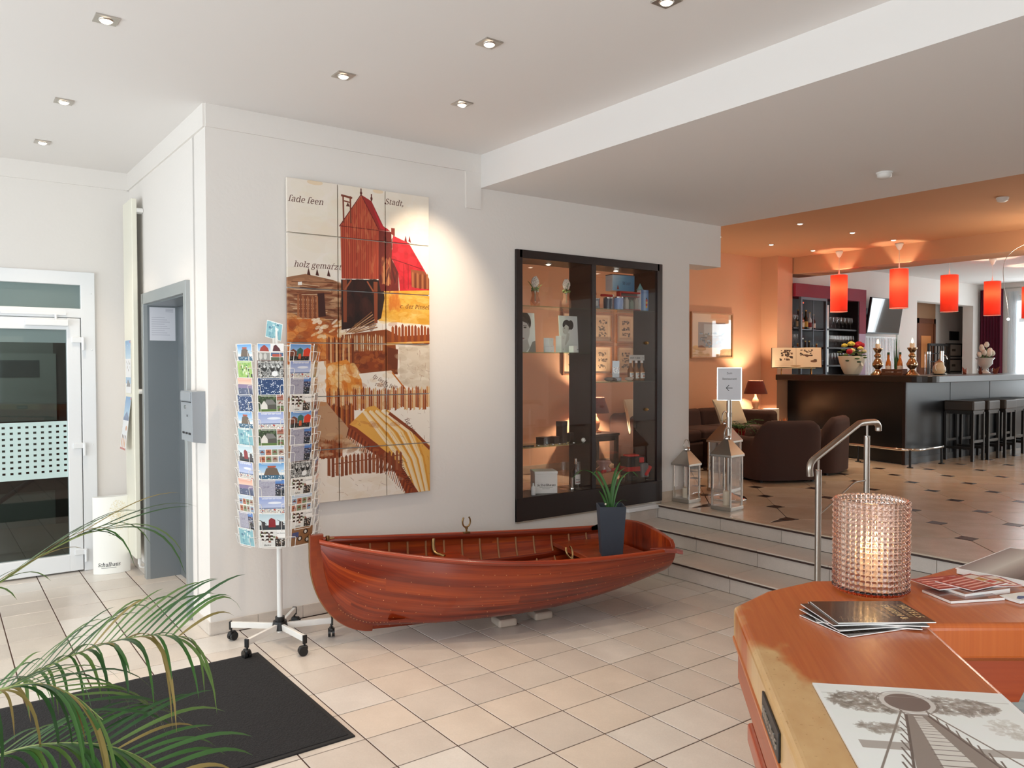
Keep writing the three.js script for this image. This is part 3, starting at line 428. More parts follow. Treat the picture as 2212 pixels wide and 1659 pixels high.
  hand('\u017fade \u017feen', 0.02, 0.44, 40); hand('holz gema\u0155zt', 0.12, 1.62, 38); hand('Stadt,', 1.98, 0.26, 40); hand('c. der Pinsel', 2.3, 2.28, 30); hand('fp \u017ferb', 1.7, 3.65, 26, 0.5); hand('ramp fein', 1.75, 3.82, 26, 0.15); hand('fig tritt', 2.4, 4.5, 30, 1.0); hand('Ramp \u017fo', 2.25, 5.3, 34, 1.2); hand('or yt', 2.45, 5.65, 32, 1.2);
  const t = new THREE.CanvasTexture(cv); t.colorSpace = THREE.SRGBColorSpace; t.generateMipmaps = true;
  const pm = std(0xffffff, 0.55, { map: t }), edge = std(0xe8ddcc, 0.7);
  const pic = thing('wall_picture', 'large ink and watercolour view of a red timber gatehouse on eighteen square boards', 'picture', [2.431, 0.753, -5.03]);
  for (let r = 0; r < 6; r++) for (let q = 0; q < 3; q++) {
    const g = box(0.349, 0.3505, 0.02, 0, 0, 0, 0.003, 2), f = flat(g), u = f.attributes.uv, p = f.attributes.position;
    for (let i = 0; i < u.count; i++) u.setXY(i, (q + clamp((p.getX(i) + 0.1745) / 0.349, 0.004, 0.996)) / 3, (r + clamp((p.getY(i) + 0.17525) / 0.3505, 0.004, 0.996)) / 6);
    const m = mesh('board', f, pm, pic); m.position.set((q - 1) * 0.3565, 0.178 + r * 0.357, 0.026 + (rnd() - 0.5) * 0.003);
  }
  for (const y of [0.3, 1.05, 1.75]) mesh('batten', bb(-0.5, 0.5, y, y + 0.04, 0, 0.014), edge, pic);
}
// ---------------------------------------------------------------- door mat
{
  const mt = std(0x2b2a2d, 1, { bumpMap: tex(256, 256, (u, v) => [255 * (0.5 * vnoise(u * 128, v * 128, 128, 70) + 0.5 * vnoise(u * 48, v * 48, 48, 72))], false), bumpScale: 0.004, map: tex(256, 256, (u, v) => { const k = 190 + 70 * (vnoise(u * 96, v * 96, 96, 75) - 0.5) + (vnoise(u * 128, v * 128, 128, 77) > 0.93 ? 60 : 0); return [k, k, k]; }) });
  const m = thing('door_mat', 'large charcoal entrance mat on the pale floor tiles', 'mat', [0.5, 0.001, -3.907]);
  mesh('pile', uvWorld(box(2.03, 0.009, 1.25, 0, 0.0055, 0, 0.003), 0.4), mt, m);
  mesh('rubber_border', ext(rect(-1.037, -0.647, 1.037, 0.647), 0.005, 0.002, [[[-1.014, -0.624], [-1.014, 0.624], [1.014, 0.624], [1.014, -0.624]]]).rotateX(-Math.PI / 2), std(0x1c1b1d, 0.8), m);
}
// ---------------------------------------------------------------- postcard stand
{
  const hub = [1.71, 0, -4.665], face = Math.atan2(-hub[0], -hub[2]);                 // turned towards the room
  const s = thing('postcard_stand', 'white revolving postcard stand on five castors beside the boat', 'postcard stand', hub);
  mesh('pole', [cyl(0.016, 0.016, 0.6, 0, 0.36, 0, 20), cyl(0.012, 0.012, 1.3, 0, 1.25, 0, 12)], M.whitePlastic, s);
  mesh('hub', [cyl(0.04, 0.05, 0.05, 0, 0.105, 0, 20), cyl(0.028, 0.028, 0.03, 0, 0.14, 0, 20)], M.blackPlastic, s);
  [[1.522, -4.829, 1], [1.496, -4.523, 0.9], [1.742, -4.366, 0], [1.948, -4.591, 0], [1.9, -4.915, 0]].forEach(([x, z], i) => {
    const dx = x - hub[0], dz = z - hub[2], L = 0.275, a = Math.atan2(dz, dx), ex = Math.cos(a) * L, ez = Math.sin(a) * L;
    const leg = mesh('leg', beam([Math.cos(a) * 0.035, 0.108, Math.sin(a) * 0.035], [ex, 0.092, ez], 0.02, 0.034).translate(0, 0, 0), M.whitePlastic, s); leg.geometry = merge([rot(box(L, 0.036, 0.02, L / 2 + 0.03, 0, 0, 0.003), 0, -a, -0.0).translate(0, 0.098, 0)]);
    mesh('end_cap', rot(box(0.012, 0.05, 0.026, L + 0.034, 0, 0, 0.003), 0, -a, 0).translate(0, 0.094, 0), M.blackPlastic, leg);
    const tw = rot(merge([rot(cyl(0.026, 0.026, 0.016, 0, 0, 0, 20), Math.PI / 2).translate(0.01, 0.027, 0.012), rot(cyl(0.026, 0.026, 0.016, 0, 0, 0, 20), Math.PI / 2).translate(0.01, 0.027, -0.012), box(0.05, 0.028, 0.03, 0.006, 0.044, 0, 0.01), cyl(0.006, 0.006, 0.03, 0, 0.07, 0, 10)]), 0, i * 1.3 + 0.4, 0);
    mesh('castor', tw.translate(Math.cos(a) * (L + 0.03), 0, Math.sin(a) * (L + 0.03)), M.blackPlastic, leg);
  });
  // card designs
  const pc = [];
  const D = (f) => pc.push(print(148, 104, f));
  const sky = (c, w, h, y, a = '#8fb4dc', b = '#d9e6f2') => { const g = c.createLinearGradient(0, 0, 0, y); g.addColorStop(0, a); g.addColorStop(1, b); R(c, g, 0, 0, w, y); };
  const frame = (c, w, h) => { c.strokeStyle = '#f4f1ec'; c.lineWidth = 8; c.strokeRect(0, 0, w, h); };
  const grit = (c, n, x, y, w, h, cols, s = 5) => { for (let i = 0; i < n; i++) R(c, cols[i % cols.length], x + rnd() * w, y + rnd() * h, 1 + rnd() * s, 1 + rnd() * s); };
  D((c, w, h) => { R(c, '#efe9e2', 0, 0, w, h); sky(c, w / 2, h, 46, '#6aa0d8', '#cfe1f0'); P(c, '#a8433a', [[14, 44], [20, 24], [40, 8], [60, 26], [66, 46]]); R(c, '#eceae8', w / 2 + 4, 2, w / 2 - 6, 44); P(c, '#5d2a30', [[86, 44], [92, 14], [104, 6], [124, 28], [130, 44]]); R(c, '#9c9a96', 4, 52, 66, 46); for (const x of [20, 44]) E(c, '#cfcdc8', x, 74, 9, 18); R(c, '#49698f', 76, 52, 68, 20); R(c, '#b9503d', 84, 60, 50, 16); R(c, '#54604a', 76, 78, 68, 22); frame(c, w, h); });
  D((c, w, h) => { R(c, '#8d8d8b', 0, 0, w, h); grit(c, 420, 0, 0, w, h, ['#dcdcda', '#4a4a4a', '#222', '#b5b5b3'], 9); for (const x of [40, 84, 118]) { E(c, '#2c2c2c', x, 48, 13, 16); E(c, '#d8d8d6', x, 36, 7, 8); } E(c, '#efefef', 96, 76, 17, 16); c.strokeStyle = '#6d3a32'; c.lineWidth = 5; c.strokeRect(0, 0, w, h); });
  D((c, w, h) => { R(c, '#22406e', 0, 0, w, h); for (let i = 0; i < 70; i++) E(c, '#e8eef6', rnd() * w, 8 + rnd() * (h - 16), 1.5 + rnd() * 3, 1 + rnd() * 2.5, rnd() * 3); frame(c, w, h); });
  D((c, w, h) => { R(c, '#36452f', 0, 0, w, h); grit(c, 120, 0, 0, w, 40, ['#4d6340', '#27331f', '#62774f'], 9); P(c, '#7d7a76', [[30, 60], [50, 28], [84, 30], [104, 58]]); P(c, '#e6e0d8', [[18, 84], [18, 60], [36, 34], [54, 62], [54, 84]]); R(c, '#55504b', 54, 60, 46, 24); R(c, '#5d7a3d', 0, 84, w, 20); R(c, '#efe9e2', 104, 0, 3, h); for (let i = 0; i < 3; i++) { R(c, ['#a86a58', '#b8b0a4', '#6b7f52'][i], 107, i * 35, 41, 32); P(c, '#7a3328', [[112, i * 35 + 18], [126, i * 35 + 6], [142, i * 35 + 18]]); } frame(c, w, h); });
  D((c, w, h) => { sky(c, w, h, 74, '#8f9fd2', '#c6cee6'); E(c, '#e8ebf4', 90, 40, 38, 7); R(c, '#7a86a8', 0, 68, w, 6); R(c, '#d8d2c8', 0, 74, w, 30); grit(c, 90, 0, 72, w, 28, ['#c23a30', '#fff', '#3a4a78', '#8a8078', '#f3f0ea'], 6); T(c, 'Gr\u00fc\u00dfe von der K\u00fcste', w / 2, 18, 'italic 12px sans-serif', '#fff'); frame(c, w, h); });
  D((c, w, h) => { R(c, '#a9a6b4', 0, 0, w, h); grit(c, 90, 0, 0, 92, h, ['#9e9aac', '#b4b1be'], 9); sky(c, 56, 0, 0); R(c, '#5b84c4', 94, 0, 54, 26); R(c, '#39405a', 94, 26, 54, 30); R(c, '#2e3238', 94, 58, 54, 46); grit(c, 50, 94, 24, 52, 78, ['#c9c5c8', '#7d4a50', '#90a0bc'], 6); T(c, 'gru\u00df', 44, 50, 'italic 14px serif', '#7b7788'); frame(c, w, h); });
  D((c, w, h) => { R(c, '#b9c7c9', 0, 0, w, h); R(c, '#e3e0db', 0, 0, w, h); grit(c, 26, 6, 6, 90, 62, ['#5c3a30', '#7d8a64', '#8a5a4a'], 16); for (let i = 0; i < 3; i++) for (let j = 0; j < 3; j++) { E(c, '#3a2a26', 20 + i * 26, 18 + j * 20, 8, 7); E(c, '#f0ece6', 20 + i * 26, 25 + j * 20, 8, 4); } R(c, '#f6f3ef', 102, 4, 42, 40); T(c, 'am Deich', 122, 24, 'italic 10px serif', '#444'); R(c, '#3b3531', 90, 52, 54, 46); grit(c, 20, 92, 54, 48, 42, ['#b59b86', '#e3ddd6'], 7); T(c, 'Hafen', 46, 94, 'italic bold 13px serif', '#444'); frame(c, w, h); });
  D((c, w, h) => { sky(c, w, h, 50, '#5d8fcf', '#a9c6e6'); P(c, '#3f6a62', [[50, 70], [52, 34], [72, 22], [92, 34], [92, 72]]); P(c, '#7c4a3a', [[0, 76], [2, 42], [24, 30], [50, 44], [50, 76]]); P(c, '#d8452e', [[94, 72], [96, 36], [122, 22], [148, 34], [148, 72]]); R(c, '#2f2c2b', 0, 72, w, 32); R(c, '#d2603a', 62, 58, 18, 30); grit(c, 40, 0, 74, w, 28, ['#6d6a66', '#92503a', '#4a5a52'], 7); frame(c, w, h); });
  D((c, w, h) => { R(c, '#9fc26a', 0, 0, w, h); grit(c, 40, 20, 10, 110, 90, ['#3f6a3a', '#d9e6c0', '#2c3a28', '#86b25a', '#c0a880'], 18); frame(c, w, h); });
  D((c, w, h) => { R(c, '#e8e2da', 0, 0, w, h); sky(c, w, h, 24, '#9cb8d6', '#dfe6ec'); for (let i = 0; i < 4; i++) for (const y of [24, 64]) { R(c, ['#8ca0b8', '#b56e52', '#7d8a6a', '#a59484'][(i + (y > 50)) % 4], 8 + i * 35, y, 30, 32); P(c, '#7a3a2e', [[10 + i * 35, y + 18], [23 + i * 35, y + 6], [36 + i * 35, y + 18]]); } frame(c, w, h); });
  D((c, w, h) => { sky(c, w, h, 60, '#5d9bd6', '#cfe3f2'); P(c, '#6d5d50', [[30, 74], [44, 36], [72, 24], [104, 36], [118, 74]]); R(c, '#b5563e', 52, 20, 46, 10); R(c, '#3f6a86', 0, 74, w, 30); grit(c, 30, 0, 74, w, 26, ['#e8eef2', '#2b3f50'], 8); frame(c, w, h); });
  D((c, w, h) => { sky(c, w, h, 40, '#e79c86', '#f0cdb8'); R(c, '#8a7a9a', 0, 40, w, 26); R(c, '#56607c', 0, 62, w, 42); grit(c, 30, 0, 60, w, 40, ['#9aa0b4', '#46506c'], 9); frame(c, w, h); });
  D((c, w, h) => { sky(c, w, h, 70, '#b7cfd8', '#e6eef0'); R(c, '#3a4046', 0, 72, w, 32); P(c, '#8f2e34', [[54, 84], [56, 40], [70, 28], [92, 40], [94, 84]]); for (const x of [24, 124]) { P(c, '#4b4648', [[x - 14, 86], [x - 10, 50], [x + 10, 50], [x + 14, 86]]); P(c, '#333', [[x - 20, 40], [x + 20, 66]], false, 3); } frame(c, w, h); });
  D((c, w, h) => { R(c, '#84b6bf', 0, 0, w, h); grit(c, 26, 0, 0, w, h, ['#a5cdd0', '#6a9fb0', '#d9e8e6', '#547f98'], 26); frame(c, w, h); });
  D((c, w, h) => { R(c, '#8a6242', 0, 0, w, h); R(c, '#46507c', 6, 26, 44, 30); for (const [x, y] of [[60, 66], [98, 30], [112, 80]]) { E(c, '#2c211c', x, y, 17, 15); E(c, '#d9cfc4', x, y, 9, 10); } });
  const label = ['four small views of a red gatehouse', 'a black and white photo of musicians', 'white birds on deep blue', 'a white cottage under trees', 'a beach under a mauve sky', 'grey sand beside three views', 'red and white beach huts in rows', 'coloured harbour sheds', 'bright green garden views', 'eight small house views', 'a castle under blue sky', 'a pink sunset sea', 'a dark red drum and windmills', 'turquoise shallow water', 'figures on brown card'];
  const plan = { 0: [13, 5, 11, 4, 10, 3, 13, 9, 6, 11, 5, 13], 1: [10, 8, 11, 2, 10, 13, 12, 4, 11, 9, 5, 13], 2: [0, 1, 2, 3, 4, 3, 9, 10, 5, 4, 12, 6], 3: [7, 4, 5, 6, 7, 5, 5, 1, 6, 9, 6, 14], 4: [14, 3, 6, 12, 4, 0, 1, 7, 11, 6, 5, 14] };
  const colName = ['far left', 'left', 'front', 'right', 'far right'], rowName = ['top', 'second', 'third', 'fourth', 'fifth', 'sixth', 'seventh', 'eighth', 'ninth', 'tenth', 'eleventh', 'bottom'];
  const rows = 12, pitch = 0.0975, y0 = 0.622, Rr = 0.205, cw = 0.148, ch = 0.104;
  [-100, -55, -10, 35, 80].forEach((deg, q) => {
    const a = face + THREE.MathUtils.degToRad(deg), col = mesh('wire_pocket_column', [rod([-0.08, 0, 0.0], [-0.08, rows * pitch, 0.0], 0.0022, 6), rod([0.08, 0, 0], [0.08, rows * pitch, 0], 0.0022, 6), rod([-0.08, rows * pitch, 0], [0.08, rows * pitch, 0], 0.0022, 6), rod([0, rows * pitch, 0], [0, rows * pitch, -Rr], 0.0022, 6), rod([0, 0.01, 0], [0, 0.01, -Rr], 0.0022, 6), box(0.05, rows * pitch, 0.003, 0, rows * pitch / 2, -0.012)], M.whiteWire, s);
    col.position.set(Math.sin(a) * Rr, y0, Math.cos(a) * Rr); col.rotation.y = a;
    for (let r = 0; r < rows; r++) {
      const y = (rows - 1 - r) * pitch, w = [];
      for (const sx of [-1, 1]) w.push(tube([[sx * 0.08, y + 0.06, 0], [sx * 0.072, y + 0.062, 0.034], [sx * 0.058, y + 0.06, 0.037], [sx * 0.055, y + 0.03, 0.03], [sx * 0.054, y, 0.022], [sx * 0.054, y, 0]], 0.0016, 14, 5));
      w.push(rod([-0.056, y, 0.022], [0.056, y, 0.022], 0.0016, 5)); mesh('wire_pocket', w, M.whiteWire, col);
      const n = plan[q][r], o = tag(mesh('postcard', card(cw, ch, 0.004, pc[n]), M.gloss), 'postcard with ' + label[n] + ', ' + rowName[r] + ' pocket of the ' + colName[q] + ' column', 'postcard', 'postcards in the revolving stand');
      o.rotation.set(0, a, 0); o.rotateX(0.11 + (rnd() - 0.5) * 0.03); o.rotateZ((rnd() - 0.5) * 0.03);
      const out = Rr + 0.0155; o.position.set(hub[0] + Math.sin(a) * out, y0 + y + ch / 2 + 0.003, hub[2] + Math.cos(a) * out);
    }
  });
  const o = tag(mesh('postcard', card(cw, ch, 0.004, pc[13]), M.gloss), 'tilted postcard sticking up behind the top of the revolving stand', 'postcard', 'postcards in the revolving stand'); o.rotation.set(0.1, face - 0.9, -0.12); o.position.set(hub[0] - 0.012, 1.885, hub[2] - 0.02);
  mesh('top_clip', [cyl(0.014, 0.014, 0.03, 0, 1.82, 0, 12), box(0.05, 0.05, 0.012, 0, 1.815, -0.012, 0.004)], M.whitePlastic, s);
}
// ---------------------------------------------------------------- the varnished rowing boat
{
  const L = 2.27, boat = thing('rowing_boat', 'varnished mahogany clinker rowing boat resting on low blocks below the showcase', 'boat', [1.85, 0, -4.44], -0.2125);
  const wood = (c, r = 0.3) => phys(c, r, { map: mahogany, clearcoat: 0.5, clearcoatRoughness: 0.16 });
  const planks = [0xffffff, 0xf2dcd2, 0xffe9d0, 0xe6c8bc].map((c) => wood(c)), inner = wood(0xc9a090, 0.35), trim = wood(0xffe0cc), lightWood = phys(0xb9743c, 0.28, { map: woodTex(256, 256, [[150, 84, 40], [186, 112, 58], [206, 136, 78]], 32, 61), clearcoat: 0.7, clearcoatRoughness: 0.15 }), ribWood = std(0x9c6a44, 0.45);
  const B = (t) => (t < 0.6 ? 0.45 * Math.pow(Math.sin(t / 0.6 * Math.PI / 2), 0.78) : lerp(0.45, 0.39, Math.pow((t - 0.6) / 0.4, 1.8))) + 0.012;
  const S = (t) => 0.445 + 0.185 * Math.pow(1 - t, 2.4);
  const K = (t) => { let k = 0.075 + (t < 0.35 ? 0.03 * Math.pow(1 - t / 0.35, 1.5) : 0) + (t > 0.5 ? 0.16 * Math.pow((t - 0.5) / 0.5, 2) : 0); if (t < 0.15) { const q = (0.15 - t) / 0.15; k += (S(t) - 0.09 - k) * (1 - Math.sqrt(Math.max(0, 1 - q * q))); } return k; };
  const sec = (t, u, side, off = 0) => { const f = u * Math.PI / 2, fine = clamp(t / 0.3, 0, 1), a = lerp(1.25, 0.78, fine), b = lerp(0.75, 1.0, fine); const z = B(t) * Math.pow(Math.sin(f), a) * (1 - 0.05 * Math.sin(u * Math.PI) * (1 - fine)) + off * (0.35 + 0.65 * u), y = K(t) + (S(t) - K(t)) * Math.pow(1 - Math.cos(f), b) - off * (1 - u) * 0.9; return [t * L + 0.012, y, side * z]; };
  const n = 9, nt = 44;
  for (const side of [-1, 1]) for (let i = 0; i < n; i++) {
    const u0 = i / n, u1 = (i + 1) / n + 0.012, g = [], f = (u, v) => { const t = side > 0 ? u : 1 - u; return [t, lerp(u0, Math.min(1, u1), v)]; };
    const A = grid(nt, 4, (u, v) => { const [t, w] = f(u, v); return sec(t, w, side, lerp(0.0055, 0.001, v)); }), I = grid(nt, 2, (u, v) => { const [t, w] = f(1 - u, v); return sec(t, w, side, -0.009); }), e = grid(nt, 1, (u, v) => { const [t, w] = f(u, 0); return sec(t, w, side, lerp(-0.009, 0.0055, v)); });
    for (const q of [A, I, e]) { const uv = q.attributes.uv; for (let k = 0; k < uv.count; k++) uv.setXY(k, uv.getX(k) * 0.9 + i * 0.31, uv.getY(k) * 0.11 + i * 0.173 + (side > 0 ? 0 : 0.4)); g.push(q); }
    const m = mesh('plank', g, planks[(i * 2 + (side > 0 ? 1 : 0)) % 4], boat);
  }
  // copper rivets along the laps of the near side, joined: too small and too many to count
  const rv = []; for (let i = 1; i < n; i++) for (let k = 0; k < 30; k++) { const t = 0.05 + k * 0.031 + (i % 2) * 0.01; if (rnd() < 0.65) { const p = sec(t, i / n + 0.006, 1, 0.005); rv.push(ball(0.0028, p[0], p[1], p[2] + 0.0006, [1, 1, 0.5], 6, 4)); } }
  for (let k = 0; k < 26; k++) { const q = k / 26, t = 0.15 * (1 - Math.cos(q * Math.PI / 2)) + 0.024, y = K(t) + 0.012 + 0.03 * q; let lo = 0, hi = 1; for (let i = 0; i < 20; i++) { const m = (lo + hi) / 2; if (sec(t, m, 1)[1] > y) hi = m; else lo = m; } const p = sec(t, lo, 1, 0.006); if (y < S(t) - 0.03) rv.push(ball(0.003, p[0], p[1], p[2] + 0.001, [1, 1, 0.8], 6, 4)); }
  tag(mesh('rivets', rv, std(0xd9a070, 0.3, { metalness: 1 }), boat), null, null, null, 'stuff');
  // stem, keel, gunwales
  const prof = []; for (let k = 0; k <= 26; k++) { const t = 0.15 * (1 - Math.cos(k / 26 * Math.PI / 2)); prof.push([t * L, K(t)]); } prof.unshift([0, S(0) + 0.045]);
  const outerP = prof.map(([x, y], k) => { const q = Math.max(0, k - 1) / 26; return [x - 0.034 * Math.cos(q * 1.45) - 0.006, y - 0.03 * Math.sin(q * 1.5) - (k ? 0 : 0)]; });
  const innerP = prof.map(([x, y], k) => { const q = Math.max(0, k - 1) / 26; return [x + 0.04 * Math.cos(q * 1.45), y + 0.035 * Math.sin(q * 1.5)]; });
  mesh('stem', ext([...outerP, ...innerP.reverse()], 0.038, 0.005).translate(0, 0, -0.019), lightWood, boat, 'pale wooden stem post at the bow');
  mesh('stem_band', ext([...outerP.map(([x, y]) => [x - 0.004, y - 0.001]), ...outerP.slice().reverse()], 0.014).translate(0, 0, -0.007), M.bronze, boat);
  mesh('keel', grid(30, 3, (u, v) => { const t = lerp(0.12, 1, u), w = [-0.016, -0.016, 0.016, 0.016][Math.round(v * 3)], d = [0, -0.028, -0.028, 0][Math.round(v * 3)]; return [t * L, K(t) + 0.008 + d, w]; }), planks[3], boat);
  for (const side of [-1, 1]) {
    mesh('gunwale', grid(60, 8, (u, v) => { const t = u * 0.985, p = sec(t, 1, side, 0), a = v * Math.PI * 2; return [p[0], p[1] + 0.004 + 0.017 * Math.sin(a), p[2] + side * (0.008 + 0.017 * Math.cos(a * side))]; }), trim, boat);
    mesh('inwale', grid(50, 4, (u, v) => { const t = lerp(0.03, 0.995, u), p = sec(t, 1, side, 0), c = [[0, 0], [0, -0.034], [-0.016, -0.034], [-0.016, 0], [0, 0]][Math.round(v * 4)]; return [p[0], p[1] + 0.012 + c[1], p[2] - side * 0.008 + side * c[0]]; }), inner, boat);
    const riser = (u) => { const t = lerp(0.16, 0.97, u); return sec(t, 0.68, side, -0.014); };
    mesh('seat_riser', grid(40, 4, (u, v) => { const p = riser(u), c = [[0, 0.02], [-0.014, 0.02], [-0.014, -0.02], [0, -0.02], [0, 0.02]][Math.round(v * 4)]; return [p[0], p[1] + c[1], p[2] + side * c[0]]; }), inner, boat);
    for (let k = 0; k < 15; k++) { const t = 0.1 + k * 0.062; mesh('rib', grid(1, 12, (u, v) => { const p = sec(t, lerp(0.02, 0.97, v), side, -0.011); return [p[0] + (u - 0.5) * 0.016, p[1], p[2]]; }).translate(0, 0, 0), ribWood, boat).geometry = merge([tube(Array.from({ length: 9 }, (_, i) => { const p = sec(t, lerp(0.02, 0.97, i / 8), side, -0.012); return p; }), 0.0075, 14, 6)]); }
  }
  // transom with its rounded top
  const tr = [], wT = B(1), sT = S(1); for (let k = 0; k <= 14; k++) { const u = k / 14, p = sec(1, u, 1, 0); tr.push([p[2], p[1]]); }
  tr.push([wT - 0.01, sT + 0.035]); tr.push([wT - 0.03, sT + 0.06]); for (let k = 1; k < 14; k++) { const q = k / 14 * 2 - 1; tr.push([-q * (wT - 0.04), sT + 0.06 + 0.05 * (1 - q * q)]); } tr.push([-wT + 0.03, sT + 0.06]); tr.push([-wT + 0.01, sT + 0.035]);
  for (let k = 14; k >= 1; k--) { const p = sec(1, k / 14, -1, 0); tr.push([p[2], p[1]]); }
  const tg = uvWorld(rot(ext(tr, 0.024, 0.004), 0, Math.PI / 2, 0).scale(1, 1, -1), 0.9, true); { const ix = tg.attributes.position, nn = tg.attributes.normal; for (let i = 0; i < ix.count; i += 3) { for (const at of [ix, nn, tg.attributes.uv]) { const a = [], b = []; for (let c = 0; c < at.itemSize; c++) { a.push(at.array[(i + 1) * at.itemSize + c]); b.push(at.array[(i + 2) * at.itemSize + c]); } for (let c = 0; c < at.itemSize; c++) { at.array[(i + 1) * at.itemSize + c] = b[c]; at.array[(i + 2) * at.itemSize + c] = a[c]; } } } }
  mesh('transom', tg.translate(L - 0.006, 0, 0), planks[2], boat);
  for (const side of [-1, 1]) mesh('stern_knee', ext([[0, 0], [-0.16, 0], [-0.02, 0.1], [0, 0.14]], 0.022, 0.003).rotateX(Math.PI / 2).scale(1, 1, -side * -1).translate(L - 0.01, S(1) + 0.02, side * (wT - 0.02)), inner, boat);
  // thwart, stern sheets, bottom boards
  const seat = (t0, t1, y, name, m) => { const w = (t) => { let lo = 0.3, hi = 1; for (let i = 0; i < 24; i++) { const q = (lo + hi) / 2; if (sec(t, q, 1, -0.012)[1] > y) hi = q; else lo = q; } return sec(t, lo, 1, -0.012)[2]; }; const a = [], b = []; for (let i = 0; i <= 8; i++) { const t = lerp(t0, t1, i / 8); a.push([t * L, w(t)]); b.unshift([t * L, -w(t)]); } mesh(name, uvWorld(ext([...a, ...b].reverse(), 0.022, 0.004).rotateX(Math.PI / 2).translate(0, y + 0.011, 0), 0.8), m, boat); };
  seat(0.36, 0.455, 0.372, 'thwart', trim); seat(0.79, 0.985, 0.36, 'stern_seat', planks[0]); seat(0.1, 0.22, 0.42, 'bow_seat', planks[3]);
  for (let k = -2; k <= 2; k++) mesh('bottom_board', box(1.5, 0.012, 0.055, 1.15, 0.135 + Math.abs(k) * 0.006, k * 0.068, 0.003), inner, boat);
  for (const side of [-1, 1]) mesh('thwart_knee', tube([[0.4 * L, 0.385, side * (B(0.4) - 0.12)], [0.378 * L, 0.41, side * (B(0.38) - 0.045)], [0.378 * L, S(0.38) - 0.01, side * (B(0.38) - 0.02)]], 0.013, 12, 8), M.bronze, boat);
  // rowlocks
  for (const [t, side, dy, lean] of [[0.49, -1, 0, 0], [0.66, 1, -0.045, -0.35]]) {
    const p = sec(t, 1, side, 0), r = rot(merge([tube([[-0.022, 0.105, 0], [-0.03, 0.09, 0], [-0.031, 0.065, 0], [-0.02, 0.044, 0], [0, 0.036, 0], [0.02, 0.044, 0], [0.031, 0.065, 0], [0.03, 0.09, 0], [0.022, 0.105, 0]], 0.006, 30, 8), cyl(0.007, 0.006, 0.09, 0, -0.005, 0, 10), box(0.05, 0.012, 0.03, 0, -0.002, 0, 0.003), cyl(0.011, 0.011, 0.014, 0, 0.03, 0, 10)]), lean, side > 0 ? 0.5 : 0.2, 0);
    mesh('rowlock', r.translate(p[0], p[1] + 0.02 + dy, p[2] - side * (side > 0 ? 0.06 : 0.004)), M.bronze, boat, 'brass rowlock on the gunwale');
  }
  mesh('fairlead', [cyl(0.012, 0.012, 0.03, 0.07, S(0.03) + 0.026, -0.01, 12), box(0.05, 0.008, 0.02, 0.09, S(0.03) + 0.02, -0.03, 0.003)], M.bronze, boat);
  for (const q of [[2.985, -4.11, 'nearer of the two whitish blocks under the boat keel'], [3.26, -4.085, 'further whitish block under the boat, half hidden by the hull']]) {
    const b = thing('boat_block', q[2], 'block', [q[0], 0, q[1]], -0.2, 'blocks under the boat'); mesh('block', box(0.13, 0.05, 0.14, 0, 0.026, 0, 0.016, 3), std(0xd8c8b8, 0.85, { bumpMap: grainBump, bumpScale: 0.002 }), b);
  }
}
// ---------------------------------------------------------------- planter on the stern seat
{
  const p = thing('potted_plant', 'tall slate grey square planter with strappy green leaves on the stern seat', 'plant', [3.77, 0.3725, -3.94]);
  const gm = std(0x343b47, 0.75, { bumpMap: plasterBump, bumpScale: 0.0008 }), turn = (g) => g.rotateY(-0.62), sq = (r) => [[-r, -r], [r, -r], [r, r], [-r, r]];
  const wall = grid(4, 5, (u, v) => { const k = Math.round(u * 4) % 4, q = [[0.066, 0.002], [0.07, 0], [0.0905, 0.34], [0.09, 0.343], [0.083, 0.343], [0.078, 0.29]][Math.round(v * 5)], c = sq(q[0])[(4 - k) % 4]; return [c[0], q[1], c[1]]; });
  mesh('pot', [turn(toCreasedNormals(wall, 0.3)), turn(box(0.136, 0.004, 0.136, 0, 0.003, 0))], gm, p);
  mesh('soil', turn(box(0.155, 0.01, 0.155, 0, 0.295, 0)), std(0x2c211a, 1), p);
  const R3 = [0.803, 0, 0.596], U = (a, y, b = 0) => [a * R3[0] - b * 0.596, y, a * R3[2] + b * 0.803];   // a: across the view, b: towards the camera
  const leaves = [[[U(0.0, 0.3), U(0.004, 0.44), U(0.03, 0.57), U(0.06, 0.64, 0.02)], 0.017], [[U(0.0, 0.3), U(0.016, 0.45), U(0.05, 0.56), U(0.1, 0.6)], 0.012], [[U(-0.01, 0.3), U(-0.05, 0.44), U(-0.12, 0.555), U(-0.2, 0.58), U(-0.27, 0.52)], 0.011], [[U(0.0, 0.3), U(-0.02, 0.42), U(-0.06, 0.52), U(-0.1, 0.575), U(-0.13, 0.55, 0.03)], 0.016], [[U(0.01, 0.3), U(0.03, 0.42), U(0.075, 0.53), U(0.14, 0.57), U(0.19, 0.53)], 0.012], [[U(0.02, 0.3), U(0.04, 0.35), U(0.075, 0.375), U(0.11, 0.37)], 0.007], [[U(-0.02, 0.3, 0.02), U(-0.06, 0.4, 0.03), U(-0.09, 0.45, 0.05)], 0.012]];
  for (const [pts, w0] of leaves) { const cv = new THREE.CatmullRomCurve3(pts.map((q) => V(...q))); mesh('leaf', grid(4, 20, (u, v) => { const c = cv.getPoint(v), e = (u - 0.5) * 2, w = 0.72 * w0 * Math.pow(Math.sin(Math.PI * clamp(v * 0.8 + 0.2, 0, 1)), 0.65); return [c.x + R3[0] * e * w * 0.9, c.y + Math.abs(e) * w * 0.35, c.z + R3[2] * e * w * 0.9 + e * e * w * 0.3]; }), std(0x35622a, 0.42, { side: THREE.DoubleSide }), p); }
  mesh('root_tip', ball(0.007, -0.05, 0.353, 0.0), M.cream, p);
}
